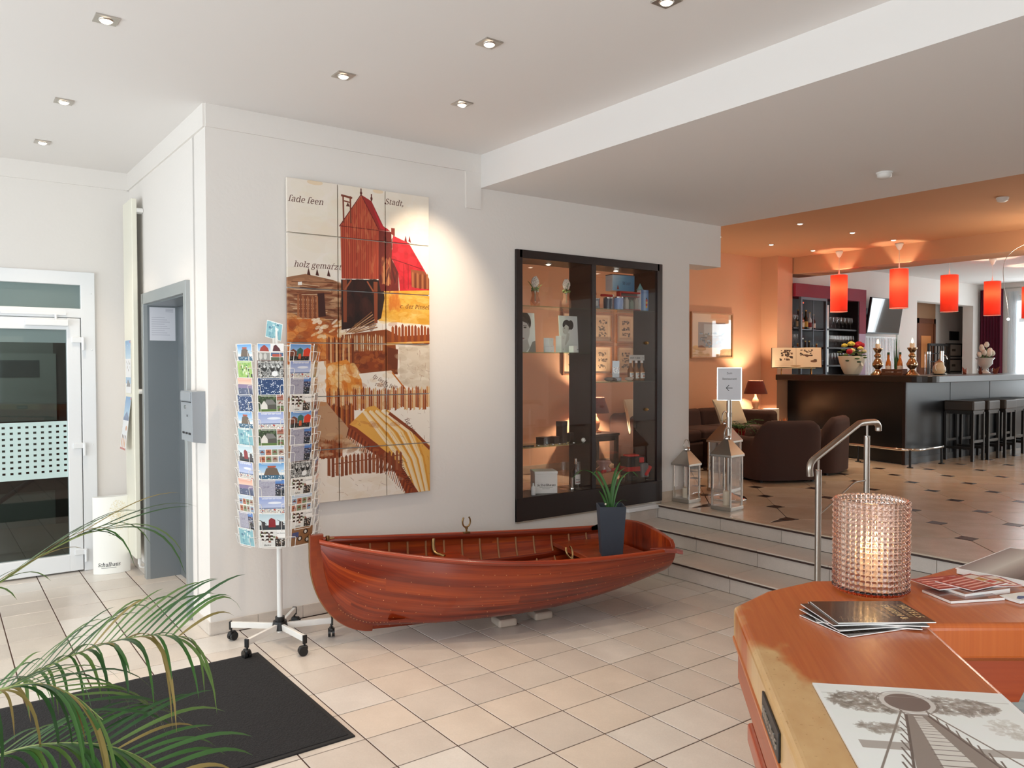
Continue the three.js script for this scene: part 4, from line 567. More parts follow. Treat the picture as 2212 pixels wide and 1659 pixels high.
// ---------------------------------------------------------------- palm in the left foreground
{
  const p = thing('potted_palm', 'feathery green palm reaching into the left foreground above the mat', 'plant', [-0.3, 0, -2.75]);
  const o = V(-0.3, 0, -2.75), lm = [0x3f6a30, 0x2f552a, 0x5d7a3a].map((c) => phys(c, 0.42, { side: THREE.DoubleSide, transmission: 0.15, thickness: 0 })), stalk = std(0x8f9a5a, 0.5), tipm = std(0x8c7a44, 0.6, { side: THREE.DoubleSide });
  mesh('pot', lathe([[0.001, 0.0], [0.13, 0], [0.17, 0.3], [0.185, 0.32], [0.17, 0.32], [0.155, 0.27], [0.001, 0.26]]), std(0x6e6a66, 0.7), p);
  mesh('stem', tube([[0, 0.2, 0], [0.0, 0.4, 0.03], [0.02, 0.55, 0.05]], 0.03, 10, 10), std(0x6d5a3c, 0.8), p);
  const fronds = [
    { pts: [[-0.28, 0.5, -2.68], [-0.1, 0.9, -2.55], [0.033, 1.048, -2.448], [0.146, 1.132, -2.366], [0.232, 1.2, -2.305], [0.317, 1.252, -2.243], [0.375, 1.268, -2.2]], n: 9, len: 0.24, up: 0.28, fwd: 1.25, droop: 0.45 },
    { pts: [[-0.28, 0.5, -2.7], [-0.12, 0.62, -2.76], [0.02, 0.69, -2.7], [0.156, 0.77, -2.597], [0.234, 0.847, -2.479], [0.318, 0.917, -2.357], [0.393, 0.968, -2.24], [0.463, 0.998, -2.127], [0.516, 1.005, -2.04]], n: 24, len: 0.23, up: 0.75, fwd: 0.55, droop: 0.75 },
    { pts: [[-0.28, 0.5, -2.68], [-0.12, 0.78, -2.5], [0.01, 0.869, -2.335], [0.135, 0.902, -2.243], [0.189, 0.915, -2.204], [0.231, 0.918, -2.148], [0.275, 0.9, -2.09], [0.32, 0.86, -2.02]], n: 13, len: 0.22, up: 0.1, fwd: 0.6, droop: 1.3 },
    { pts: [[-0.28, 0.48, -2.68], [-0.15, 0.6, -2.5], [-0.003, 0.69, -2.337], [0.132, 0.745, -2.24], [0.193, 0.776, -2.171], [0.261, 0.793, -2.096], [0.331, 0.795, -2.019], [0.391, 0.774, -1.949], [0.45, 0.72, -1.88]], n: 22, len: 0.22, up: 0.35, fwd: 0.6, droop: 0.7 },
    { pts: [[-0.28, 0.48, -2.66], [-0.2, 0.6, -2.4], [-0.08, 0.66, -2.2], [0.08, 0.68, -2.05], [0.2, 0.64, -1.95]], n: 15, len: 0.2, up: 0.3, fwd: 0.5, droop: 0.8 },
    { pts: [[-0.28, 0.5, -2.7], [-0.2, 0.8, -2.8], [-0.08, 0.95, -2.9], [0.02, 0.93, -2.95], [0.07, 0.86, -2.96]], n: 9, len: 0.17, up: 0.2, fwd: 0.6, droop: 1.0 }];
  fronds.forEach((f, fi) => {
    const cv = new THREE.CatmullRomCurve3(f.pts.map((q) => V(...q).sub(o))), fr = mesh('frond', grid(6, 40, (u, v) => { const c = cv.getPoint(v), t = cv.getTangent(v), s = V(t.z, 0, -t.x).normalize(), k = t.clone().cross(s), r = 0.0052 * (1 - 0.82 * v), a = u * Math.PI * 2; return c.add(s.multiplyScalar(Math.cos(a) * r)).add(k.multiplyScalar(Math.sin(a) * r)).toArray(); }), stalk, p);
    for (let i = 0; i < f.n; i++) for (const side of [-1, 1]) {
      const v = lerp(0.34, 0.985, (i + 0.25 + side * 0.12) / f.n), c = cv.getPoint(v), t = cv.getTangent(v), s = V(-t.z, 0, t.x).normalize().multiplyScalar(side), up = V(0, 1, 0);
      const dir = t.clone().multiplyScalar(f.fwd * rr(0.85, 1.15) * (side > 0 ? 2.4 : 1)).add(s.multiplyScalar(rr(0.62, 0.9) * (side > 0 ? 0.55 : 1))).add(up.multiplyScalar(f.up * (side < 0 ? rr(0.7, 1.1) : rr(-0.1, 0.35)))).normalize();
      const Ln = f.len * rr(0.8, 1.15) * (0.5 + 0.8 * Math.sin(Math.PI * clamp((v - 0.2) / 0.95, 0, 1))), dr = f.droop * rr(0.5, 1.5) * (side < 0 ? 0.55 : 1.1), w = 0.0054 * rr(0.8, 1.15), lat = t.clone().addScaledVector(dir, -t.dot(dir)).normalize();
      const g = grid(2, 9, (u, q) => { const d = dir.clone().multiplyScalar(q * Ln * (1 - 0.25 * dr * q * q)), y = -dr * Ln * 0.75 * Math.pow(q, 3), ww = w * Math.pow(Math.sin(Math.PI * clamp(0.1 + q * 0.9, 0, 1)), 0.6) * (q > 0.97 ? 0.2 : 1), e = (u - 0.5) * 2; return [c.x + d.x + lat.x * e * ww, c.y + d.y + y + lat.y * e * ww + Math.abs(e) * ww * 0.3, c.z + d.z + lat.z * e * ww]; });
      mesh('leaflet', g, rnd() < 0.08 ? tipm : lm[Math.floor(rnd() * 3)], fr);
    }
  });
}
// ---------------------------------------------------------------- glazed showcase in the wall
{
  const s = thing('showcase', 'dark framed glass showcase set through the white wall above the boat', 'showcase', [4.6025, 0.41, -5.03]), X = (x) => x - 4.6025, Y = (y) => y - 0.41, Zf = 0.018;
  mesh('frame', [bb(X(3.765), X(3.83), Y(0.42), Y(2.59), -0.29, Zf, 0.003), bb(X(5.374), X(5.44), Y(0.42), Y(2.59), -0.29, Zf, 0.003), bb(X(3.8), X(5.4), Y(2.525), Y(2.59), -0.29, Zf, 0.003)], M.darkOak, s);
  mesh('plinth_board', bb(X(3.765), X(5.44), Y(0.425), Y(0.612), -0.29, Zf + 0.004, 0.003), M.darkOak, s);
  mesh('metal_edge', bb(X(3.765), X(5.44), Y(0.412), Y(0.424), -0.28, Zf + 0.002), M.brushed, s);
  mesh('divider', bb(X(4.578), X(4.622), Y(0.6), Y(2.53), -0.29, Zf - 0.004, 0.002), M.darkOak, s);
  const doors = [[3.832, 4.577], [4.623, 5.372]];
  for (const [a, b] of doors) { mesh('glass_door', bb(X(a), X(b), Y(0.615), Y(2.522), 0.0, 0.005), M.pane, s); mesh('back_glass', bb(X(a), X(b), Y(0.615), Y(2.522), -0.285, -0.28), M.pane, s); }
  for (const [a, b, y] of [[3.832, 4.576, 2.145], [3.832, 4.576, 1.77], [3.832, 4.576, 1.0], [4.624, 5.372, 2.155], [4.624, 5.372, 1.52]]) mesh('glass_shelf', bb(X(a), X(b), Y(y), Y(y + 0.008), -0.272, -0.012, 0.001), M.shelfGlass, s, 'greenish glass shelf');
  for (const y of [1.87, 1.27]) mesh('door_lock', [rot(cyl(0.014, 0.014, 0.016, 0, 0, 0, 16), Math.PI / 2).translate(X(5.24), Y(y), 0.012), ball(0.011, X(5.24), Y(y), 0.024), box(0.03, 0.012, 0.006, X(5.255), Y(y), 0.008)], M.bronze, s, 'small brass lock on the glass door');
  for (const x of [4.238, 5.022]) {
    const l = mesh('spotlight', lathe([[0.034, 0], [0.036, -0.006], [0.028, -0.007], [0.024, 0]], 24).translate(X(x), Y(2.524), -0.16), M.chrome, s);
    mesh('spotlight_bulb', ball(0.022, X(x), Y(2.52), -0.16, [1, 0.35, 1], 16, 8), M.bulb, l);
    const sp = new THREE.SpotLight(HALOGEN, 2.0, 0, 0.8, 0.8, 2); sp.name = 'showcase_spot'; sp.castShadow = true; sp.position.set(X(x), Y(2.505), -0.16); sp.target.position.set(X(x), 0, -0.16); s.add(sp, sp.target);
  }
}
const SZ = -5.17;
const put1 = (o, x, y, z, ry = 0) => { o.position.set(x, y, z); o.rotation.y = ry; return o; };
function vaseOfHyacinth(x, label, ry) {
  const v = thing('hyacinth_vase', label, 'vase', [x, 2.1535, SZ], ry, 'hyacinths on the top left shelf');
  mesh('glass', lathe([[0.001, 0.002], [0.038, 0.002], [0.042, 0.05], [0.028, 0.1], [0.034, 0.135], [0.032, 0.135], [0.025, 0.1], [0.038, 0.05], [0.001, 0.008]], 24), phys(0xf3dcc4, 0.05, { transmission: 0.9, thickness: 0 }), v);
  mesh('stem', [cyl(0.006, 0.005, 0.14, 0, 0.12, 0, 8)], M.leaf, v);
  const fl = []; for (let i = 0; i < 46; i++) { const a = i * 2.4, y = 0.17 + i * 0.0017, r = 0.026 * Math.sin(0.5 + i / 46 * 2.4); fl.push(ball(0.0095, Math.cos(a) * r, y, Math.sin(a) * r, [1, 1.1, 1], 7, 5)); }
  mesh('blossom', fl, std(0xf1e4d8, 0.7), v);
  for (const [dx, dz, l] of [[-0.5, 0, 0.13], [0.55, 0.1, 0.1], [0.1, 0.3, 0.1]]) mesh('leaf', grid(2, 8, (u, q) => [dx * q * l * 1.2 + (u - 0.5) * 0.014 * (1 - q), 0.12 + q * l * (1 - 0.3 * q), dz * q * l + (u - 0.5) * 0.006]), std(0x4d7a3a, 0.5, { side: THREE.DoubleSide }), v);
  const mo = []; for (let i = 0; i < 16; i++) mo.push(ball(0.011, Math.cos(i * 2.4) * 0.026, 0.135 + (i % 4) * 0.006, Math.sin(i * 2.4) * 0.026, [1, 0.8, 1], 6, 4)); tag(mesh('moss', mo, std(0x71834f, 0.9), v), null, null, null, 'stuff');
}
vaseOfHyacinth(4.08, 'white hyacinth in a glass vase with a yellow bud, left one on the top shelf', 0); vaseOfHyacinth(4.42, 'white hyacinth in a glass vase beside the showcase divider', 1.1);
{
  const face1 = print(140, 340, (c, w, h) => { R(c, '#e9e7e6', 0, 0, w, h); E(c, '#2b2625', 10, 80, 92, 100); E(c, '#c9c4c1', 20, 150, 66, 110); P(c, '#3a3432', [[-60, 60], [10, 20], [66, 60], [84, 130], [60, 90], [0, 70]]); E(c, '#37302e', 40, 128, 15, 6); R(c, '#4b4240', 22, 112, 38, 4); P(c, '#aaa39f', [[2, 130], [14, 190], [0, 196]]); E(c, '#8a5f5c', 10, 222, 20, 6); P(c, '#b9b3af', [[-10, 250], [60, 230], [80, 300], [40, 340], [-10, 340]]); P(c, '#8b8581', [[60, 340], [110, 250], [140, 240], [140, 340]]); });
  const face2 = print(240, 310, (c, w, h) => { R(c, '#eceae9', 0, 0, w, h); E(c, '#2f2927', 92, 80, 50, 46); E(c, '#342d2b', 140, 76, 32, 40); E(c, '#cfc9c5', 78, 112, 36, 46, 0.3); P(c, '#cfc9c5', [[88, 140], [120, 150], [110, 200], [70, 250], [60, 240], [80, 190]]); P(c, '#2f2927', [[42, 90], [54, 50], [100, 42], [120, 90], [80, 74], [54, 100]]); E(c, '#443a38', 62, 104, 7, 3); E(c, '#9a6e6a', 52, 138, 6, 3); E(c, '#b9b2ae', 108, 112, 8, 11); R(c, '#8f8a88', 160, 282, 60, 6); });
  for (const [reg, w, h, x, label] of [[face1, 0.15, 0.325, 4.02, 'black and white portrait card of a dark-haired woman facing front'], [face2, 0.235, 0.315, 4.478, 'white card with a woman in profile wearing pinned-up dark hair']]) {
    const o = thing('display_card', label, 'card', [x, 1.7785, SZ - (x > 4.3 ? 0.03 : 0.02)], 0.05, 'portrait cards in the showcase');
    const m = mesh('board', card(w, h, 0.006, reg), M.gloss, o); m.position.y = h / 2 + 0.002; m.rotation.x = -0.06; mesh('strut', box(0.04, h * 0.6, 0.003, 0, h * 0.3, -0.028), M.paper, o).rotation.x = 0.08;
  }
  const pk = (l) => print(60, 110, (c, w, h) => { R(c, '#f0eeea', 0, 0, w, h); T(c, l, w / 2, h * 0.82, '9px sans-serif', '#555'); R(c, '#c9b8a8', 20, 14, 20, 2); });
  const p1 = pk('care'), p2 = pk('serum');
  [[4.168, 0.06, 0.055, 0.05, p1, 'small cream cosmetic carton, front left of four'], [4.215, 0.08, 0.12, 0.05, p2, 'tall white cosmetic carton behind the small one at left'], [4.345, 0.065, 0.14, 0.055, p1, 'tallest white cosmetic carton, third from the left'], [4.425, 0.05, 0.055, 0.05, p2, 'small square cosmetic carton at the foot of the profile card']].forEach(([x, w, h, d, reg, lab], i) => {
    const o = thing('cosmetic_box', lab, 'box', [x, 1.7785, SZ + (i === 0 || i === 3 ? 0.08 : 0.01)], [0.25, 0.4, 0.35, 0.2][i], 'cosmetic cartons on the second shelf'); mesh('carton', card(w, h, d, reg).translate(0, h / 2 + 0.0005, 0), M.print, o); mesh('lid_seam', box(w + 0.0006, 0.0008, d + 0.0006, 0, h * 0.86, 0), std(0xcfc9c2, 0.7), o);
  });
  const dk = phys(0x3a241c, 0.35, { clearcoat: 0.3 });
  [[4.165, 0.1, 0.062, 0.08, 'low dark brown gift box at the left of the lower shelf'], [4.278, 0.075, 0.06, 0.07, 'small dark brown cube box beside the tall one'], [4.367, 0.07, 0.185, 0.07, 'tall upright dark brown box on the lower shelf'], [4.5, 0.06, 0.075, 0.05, 'dark brown box half hidden against the showcase divider']].forEach(([x, w, h, d, lab], i) => {
    const o = thing('dark_box', lab, 'box', [x, 1.0085, SZ - (i === 3 ? 0.05 : 0)], 0.3, 'dark boxes on the lower left shelf'); mesh('case', box(w, h * 0.8, d, 0, h * 0.4, 0, 0.003), dk, o); mesh('lid', box(w + 0.003, h * 0.22, d + 0.003, 0, h * 0.89, 0, 0.003), dk, o);
  });
  const gb = thing('golf_ball', 'white ball with a dark mark on the lower left shelf', 'ball', [4.535, 1.0085, SZ + 0.09]); mesh('ball', ball(0.02, 0, 0.0205, 0, [1, 1, 1], 20, 16), std(0xf2eee8, 0.4), gb); mesh('mark', ball(0.005, 0.003, 0.026, 0.0175, [1, 1, 0.5], 8, 6), M.blackPlastic, gb);
  for (let i = 0; i < 6; i++) { const x = 4.02 + i * 0.075, j = thing('glass_charm', ['first', 'second', 'third', 'fourth', 'fifth', 'last'][i] + ' tiny glass charm from left along the edge of the lower left shelf', 'charm', [x, 1.0085, -5.05], i, 'glass charms on the shelf edge'); mesh('bead', ball(0.008, 0, 0.0082, 0, [1.2, 1, 1], 10, 8), M.chrome, j); mesh('loop', new THREE.TorusGeometry(0.005, 0.0012, 6, 12).translate(0.01, 0.007, 0), M.chrome, j); }
  const nk = thing('bead_necklace', 'dark beaded necklace lying at the left end of the lower shelf', 'necklace', [3.94, 1.0085, -5.08]); const nb = []; for (let i = 0; i < 22; i++) nb.push(ball(0.005, Math.cos(i * 0.286) * 0.05, 0.0055, Math.sin(i * 0.286) * 0.025, [1, 1, 1], 8, 6)); mesh('beads', nb, M.blackPlastic, nk).userData.kind = 'stuff';
  // bottom compartments
  const crest = print(170, 170, (c, w, h) => { R(c, '#f2efea', 0, 0, w, h); T(c, '\u2655', w / 2, 60, '34px sans-serif', '#6a6460'); T(c, 'Schulhaus', w / 2, 108, 'italic bold 27px serif', '#3f3a38'); R(c, '#6a6460', 34, 118, 100, 2); T(c, 'Manufaktur', w / 2, 134, '11px sans-serif', '#777'); });
  const g = thing('gift_box', 'white cube gift box with a crest and script lettering at the bottom left', 'box', [4.155, 0.6135, SZ + 0.02], -0.45); mesh('box_body', card(0.19, 0.16, 0.17, crest, crest).translate(0, 0.08, 0), M.print, g); mesh('lid', box(0.196, 0.022, 0.176, 0, 0.17, 0, 0.002), M.paper, g);
  const sb = thing('small_bottle', 'small frosted white bottle in front of the white gift box', 'bottle', [3.98, 0.6135, -5.07]); mesh('flask', lathe([[0.001, 0.001], [0.018, 0.001], [0.019, 0.06], [0.008, 0.075], [0.001, 0.076]]), std(0xe6e4e2, 0.3), sb); mesh('cap', cyl(0.008, 0.008, 0.02, 0, 0.085, 0, 14), M.whitePlastic, sb);
  const flute = lathe([[0.001, 0.001], [0.032, 0.002], [0.03, 0.005], [0.004, 0.01], [0.0035, 0.11], [0.02, 0.135], [0.025, 0.17], [0.019, 0.235], [0.018, 0.235], [0.024, 0.17], [0.001, 0.125]], 24);
  const g1 = thing('wine_glass', 'clear stemmed tasting glass between the gift box and the metal tube', 'glass', [4.37, 0.6135, SZ + 0.02], 0, 'tasting glasses in the showcase'); mesh('glass', flute, M.clearGlass, g1);
  const g2 = g1.clone(); g2.name = numbered('wine_glass'); scene.add(g2); g2.position.set(4.475, 0.6135, -5.08); tag(g2, 'clear stemmed tasting glass in front of the labelled bottle', 'glass', 'tasting glasses in the showcase');
  const tb = thing('metal_tube', 'short polished steel tube standing before the labelled bottle', 'canister', [4.43, 0.6135, SZ + 0.06]); mesh('tube', cyl(0.014, 0.014, 0.1, 0, 0.0505, 0, 20), M.chrome, tb); mesh('foot', cyl(0.018, 0.02, 0.012, 0, 0.0065, 0, 20), M.chrome, tb);
  const lab = print(110, 130, (c, w, h) => { R(c, '#e9e6e2', 0, 0, w, h); T(c, '\u2665', 82, 34, '26px sans-serif', '#1d1a19'); R(c, '#2a2624', 14, 64, 56, 7); R(c, '#55504c', 14, 78, 44, 4); R(c, '#8a2a2a', 14, 96, 70, 10); });
  const bt = thing('wine_bottle', 'dark bottle with a white heart label behind the tasting glass', 'bottle', [4.53, 0.6135, SZ]); mesh('bottle', lathe([[0.001, 0.001], [0.036, 0.001], [0.037, 0.14], [0.013, 0.185], [0.013, 0.24], [0.015, 0.24], [0.015, 0.25], [0.001, 0.25]], 28), std(0x14100e, 0.12), bt); mesh('neck_foil', cyl(0.0165, 0.0165, 0.05, 0, 0.225, 0, 20), M.chrome, bt);
  const lg = grid(12, 1, (u, v) => [Math.sin((u - 0.5) * 1.9) * 0.0378, 0.03 + v * 0.085, Math.cos((u - 0.5) * 1.9) * 0.0378]); { const uv = lg.attributes.uv; for (let i = 0; i < uv.count; i++) uv.setXY(i, lerp(lab[0], lab[2], uv.getX(i)), lerp(lab[1], lab[3], uv.getY(i))); } mesh('bottle_label', lg, M.print, bt);
  // right compartment, top shelf: souvenirs
  const yT = 2.1635, tin = (x, z, r, h, name, label, col, draw) => { const o = thing(name, label, 'tin', [x, yT, z], 0.2, 'tins on the top right shelf'), reg = print(120, 100, (c, w, hh) => { R(c, col, 0, 0, w, hh); draw(c, w, hh); }); const q = grid(24, 1, (u, v) => [Math.sin((u - 0.5) * 6.28) * r, v * h, Math.cos((u - 0.5) * 6.28) * r], true), uv = q.attributes.uv; for (let i = 0; i < uv.count; i++) uv.setXY(i, lerp(reg[0], reg[2], clamp((uv.getX(i) - 0.25) * 2, 0, 1)), lerp(reg[1], reg[3], uv.getY(i))); mesh('can', q, M.gloss, o); mesh('lid', [cyl(r + 0.001, r + 0.001, 0.01, 0, h, 0, 24), cyl(r, r, 0.004, 0, 0.002, 0, 24)], M.chrome, o); };
  tin(4.87, SZ + 0.04, 0.042, 0.1, 'tin', 'dark blue tin with a white anchor', '#1f2c44', (c, w, h) => { T(c, '\u2693', w / 2, 70, '56px sans-serif', '#eef'); }); tin(4.985, SZ + 0.05, 0.046, 0.11, 'tin', 'plain light blue tin beside the anchor tin', '#6f8cc0', (c, w, h) => { R(c, '#9ab0d8', 30, 0, 20, h); R(c, '#c9cfdd', 86, 0, 34, h); }); tin(4.755, SZ, 0.04, 0.09, 'tin', 'grey and red picture tin at the left end of the shelf', '#8f8f98', (c, w, h) => { R(c, '#b8423c', 60, 10, 40, 60); R(c, '#d8d4d0', 10, 20, 36, 50); });
  const bxr = print(180, 110, (c, w, h) => { const gr = c.createLinearGradient(0, 0, w, h); gr.addColorStop(0, '#cfe0e8'); gr.addColorStop(0.5, '#5d94b4'); gr.addColorStop(1, '#2f6b92'); R(c, gr, 0, 0, w, h); T(c, 'Watt', w * 0.62, 66, 'italic 30px serif', '#2b4a5e'); P(c, '#8a3c34', [[36, 100], [44, 66], [54, 100]]); });
  const sbx = thing('souvenir_box', 'large pale blue gift box on top of the red framed case', 'box', [5.055, 2.335, SZ], -0.1); mesh('box_body', card(0.25, 0.14, 0.1, bxr).translate(0, 0.07, 0), M.gloss, sbx); mesh('lid', box(0.252, 0.006, 0.102, 0, 0.142, 0), std(0x1d2c38, 0.5), sbx);
  const fr = thing('framed_case', 'red framed box case filled with tiny houses', 'case', [5.17, yT, SZ], -0.06), rp = std(0xc2272b, 0.45); mesh('frame', ext(rect(-0.13, 0, 0.13, 0.17), 0.05, 0.002, [[[-0.117, 0.013], [-0.117, 0.157], [0.117, 0.157], [0.117, 0.013]]]).translate(0, 0.001, -0.025), rp, fr); mesh('back_board', bb(-0.12, 0.12, 0.01, 0.16, -0.024, -0.02), std(0x6c625c, 0.8), fr);
  for (let i = 0; i < 4; i++) { const hx = -0.09 + i * 0.058; mesh('tiny_house', [bb(hx - 0.02, hx + 0.02, 0.014, 0.075 + (i % 2) * 0.02, -0.018, 0.01), ext([[hx - 0.022, 0.075 + (i % 2) * 0.02], [hx + 0.022, 0.075 + (i % 2) * 0.02], [hx, 0.105 + (i % 2) * 0.02]], 0.026).translate(0, 0, -0.017)], std([0xa89f94, 0xc9c3b8, 0x8f9a8c, 0xb4aba0][i], 0.7), fr); }
  mesh('shelf_board', bb(-0.117, 0.117, 0.128, 0.132, -0.02, 0.02), rp, fr);
  const gn = thing('gnome_figure', 'small red-capped felt figure leaning at the left end of the shelf', 'figurine', [4.79, yT + 0.001, SZ - 0.06]); mesh('body', lathe([[0.001, 0], [0.035, 0.0], [0.03, 0.06], [0.022, 0.1], [0.001, 0.12]]), std(0xa8262a, 0.8), gn); mesh('head', ball(0.022, 0, 0.125, 0.004), std(0xe2b79a, 0.7), gn); mesh('cap', lathe([[0.026, 0.13], [0.02, 0.17], [0.008, 0.21], [0.001, 0.225]]), std(0xb5161c, 0.8), gn);
  const sock = thing('red_stocking', 'red felt stocking with a white toe draped over the tins', 'stocking', [4.86, 2.2735, SZ + 0.035]); mesh('felt', tube([[-0.07, 0.012, 0], [-0.02, 0.014, 0], [0.02, 0.012, 0.004], [0.06, 0.012, 0.006]], 0.011, 16, 8), std(0xb51c20, 0.9), sock); mesh('toe', ball(0.013, 0.066, 0.0135, 0.006), M.cream, sock);
  const lh = print(90, 150, (c, w, h) => { const gr = c.createLinearGradient(0, 0, w, 0); gr.addColorStop(0, '#3f6fae'); gr.addColorStop(0.5, '#a8c4e2'); gr.addColorStop(1, '#4b79b4'); R(c, gr, 0, 0, w, h); for (let i = 0; i < 4; i++) R(c, i % 2 ? '#e0b23a' : '#c7402c', 56, 66 + i * 15, 24 - i, 15); R(c, '#2a2a30', 60, 54, 14, 12); });
  const tb2 = thing('souvenir_box', 'tall blue carton printed with a striped lighthouse', 'box', [5.325, yT, SZ + 0.02], -0.12); mesh('box_body', card(0.085, 0.195, 0.06, lh).translate(0, 0.098, 0), M.gloss, tb2); mesh('lid_seam', box(0.0856, 0.001, 0.0606, 0, 0.17, 0), std(0x2f4f78, 0.6), tb2);
  const cr = thing('paper_cone', 'small turquoise peaked ornament on top of the blue carton', 'ornament', [5.3, 2.3595, SZ + 0.01], 0.4); mesh('peak', new THREE.ConeGeometry(0.034, 0.062, 4).translate(0, 0.032, 0), std(0x8fd0d4, 0.4), cr); mesh('foot', box(0.05, 0.004, 0.05, 0, 0.002, 0), std(0x5aa6ac, 0.5), cr);
  // right compartment, second shelf: sauces, card, shells
  const yS = 1.5285; const bl = print(70, 70, (c, w, h) => { R(c, '#ece8e2', 0, 0, w, h); R(c, '#d8902c', 0, 0, w, 8); R(c, '#4a4a52', 16, 18, 38, 8); E(c, '#c96a48', 35, 46, 10, 9); });
  const proto = thing('sauce_bottle', 'amber sauce bottle with a white label, left of the three under the sign', 'bottle', [5.19, yS, SZ], 0.2, 'sauce bottles in the showcase');
  mesh('bottle', lathe([[0.001, 0.001], [0.027, 0.001], [0.028, 0.095], [0.012, 0.135], [0.011, 0.165], [0.001, 0.165]], 24), phys(0xa9692f, 0.12, { transmission: 0.4, thickness: 0 }), proto); mesh('cap', cyl(0.013, 0.013, 0.022, 0, 0.172, 0, 18), M.whitePlastic, proto);
  const lbl = grid(14, 1, (u, v) => [Math.sin((u - 0.5) * 2.4) * 0.0288, 0.02 + v * 0.06, Math.cos((u - 0.5) * 2.4) * 0.0288]); { const uv = lbl.attributes.uv; for (let i = 0; i < uv.count; i++) uv.setXY(i, lerp(bl[0], bl[2], uv.getX(i)), lerp(bl[1], bl[3], uv.getY(i))); } mesh('bottle_label', lbl, M.print, proto);
  [[5.262, 0.3, 'amber sauce bottle with a white label, middle one of the three under the sign'], [5.335, 0, 'amber sauce bottle with a white label, nearest the right door edge'], [4.66, 0.1, 'amber sauce bottle half hidden behind the showcase divider']].forEach(([x, r, l]) => { const q = proto.clone(); q.name = numbered('sauce_bottle'); scene.add(q); q.position.set(x, yS, SZ); q.rotation.y = r; q.userData.label = l; });
  const sr = print(190, 50, (c, w, h) => { R(c, '#dedad6', 0, 0, w, h); T(c, 'HEUTE', 34, 34, 'bold 17px sans-serif', '#333'); T(c, '1,50 \u20ac', 104, 35, 'bold 22px sans-serif', '#222'); T(c, '1', 172, 34, 'bold 22px sans-serif', '#333'); });
  const sg = thing('price_sign', 'small grey price sign laid across the sauce bottle caps', 'sign', [5.265, 1.7125, SZ], 0.04); const sgm = mesh('sign_plate', card(0.2, 0.05, 0.004, sr), M.print, sg); sgm.position.set(0, 0.026, 0.006); mesh('support', bb(-0.09, 0.09, 0, 0.003, -0.01, 0.01), M.paper, sg);
  const cc = print(90, 150, (c, w, h) => { R(c, '#d8d4d0', 0, 0, w, h); R(c, '#aab4bc', 0, 0, w, 56); grit2(c, 40, 0, 50, w, 60); R(c, '#8a8680', 0, 112, w, 38); }); function grit2(c, n, x, y, w, h) { for (let i = 0; i < n; i++) R(c, ['#7a3530', '#e6e2dc', '#3c3a3a', '#8d9aa8'][i % 4], x + rnd() * w, y + rnd() * h, 4 + rnd() * 8, 4 + rnd() * 8); }
  const gc = thing('greeting_card', 'grey beach view card standing in a dark block', 'card', [4.985, yS, SZ + 0.02], 0.1); mesh('card_block', box(0.1, 0.032, 0.05, 0, 0.0165, 0, 0.003), dk, gc); const gcm = mesh('print_card', card(0.095, 0.15, 0.003, cc), M.gloss, gc); gcm.position.y = 0.105;
  for (const [x, r, lab2, nm2] of [[4.86, 0.03, 'rounded grey beach stone beside the greeting card', 'stone'], [4.93, 0.022, 'small brown pebble between stone and card block', 'stone'], [5.11, 0.028, 'ribbed cream scallop shell near the sauce bottles', 'shell']]) { const o = thing(nm2, lab2, nm2, [x, yS, SZ + 0.06], x * 9); const q = ball(r, 0, r * 0.62, 0, [1.4, 0.62, 1], 18, 12); if (nm2 === 'shell') { const pp = q.attributes.position; for (let i = 0; i < pp.count; i++) { const a = Math.atan2(pp.getZ(i), pp.getX(i)); pp.setY(i, Math.max(0.0005, pp.getY(i) * (1 + 0.1 * Math.sin(a * 18)))); } q.computeVertexNormals(); } mesh(nm2 + '_body', q, std(nm2 === 'shell' ? 0xd8c3ae : x < 4.9 ? 0x8f8378 : 0x6f5a4c, 0.8), o); }
  // bottom right: hampers
  const bag = thing('gift_bag', 'black gift hamper with red bands and cellophane at the bottom right', 'gift bag', [5.225, 0.6135, SZ], -0.2);
  mesh('bag', box(0.2, 0.22, 0.13, 0, 0.111, 0, 0.012), std(0x16171a, 0.5), bag); mesh('band', [box(0.204, 0.045, 0.134, 0, 0.11, 0, 0.006)], M.red, bag); mesh('top_trim', box(0.12, 0.018, 0.09, -0.02, 0.23, 0, 0.006), std(0xd84038, 0.5), bag);
  mesh('side_pouch', rot(box(0.075, 0.13, 0.05, 0.08, 0.09, 0.07, 0.012), 0, 0, 0.08), std(0x6f7072, 0.5), bag); mesh('ribbon', [rot(box(0.03, 0.1, 0.056, 0.125, 0.1, 0.078, 0.006), 0, 0, -0.6).translate(-0.06, 0.08, 0), box(0.05, 0.05, 0.05, 0.05, 0.19, 0.05, 0.01)], std(0xc81d24, 0.6), bag);
  const gp = thing('gift_parcel', 'cellophane wrapped parcel with red bows at the bottom of the right compartment', 'gift', [4.84, 0.6135, SZ + 0.02], 0.2); mesh('parcel', box(0.2, 0.11, 0.13, 0, 0.056, 0, 0.01), std(0xb9805a, 0.6), gp); mesh('cellophane', lathe([[0.05, 0.11], [0.075, 0.13], [0.04, 0.16], [0.07, 0.2], [0.05, 0.215]], 12), phys(0xe8c4bc, 0.2, { transmission: 0.7, thickness: 0, side: THREE.DoubleSide }), gp); for (const x of [-0.07, 0.03, 0.085]) mesh('bow', [ball(0.018, x - 0.016, 0.125, 0.05, [1.2, 0.8, 0.6], 10, 8), ball(0.018, x + 0.016, 0.125, 0.05, [1.2, 0.8, 0.6], 10, 8), ball(0.007, x, 0.125, 0.06)], M.red, gp);
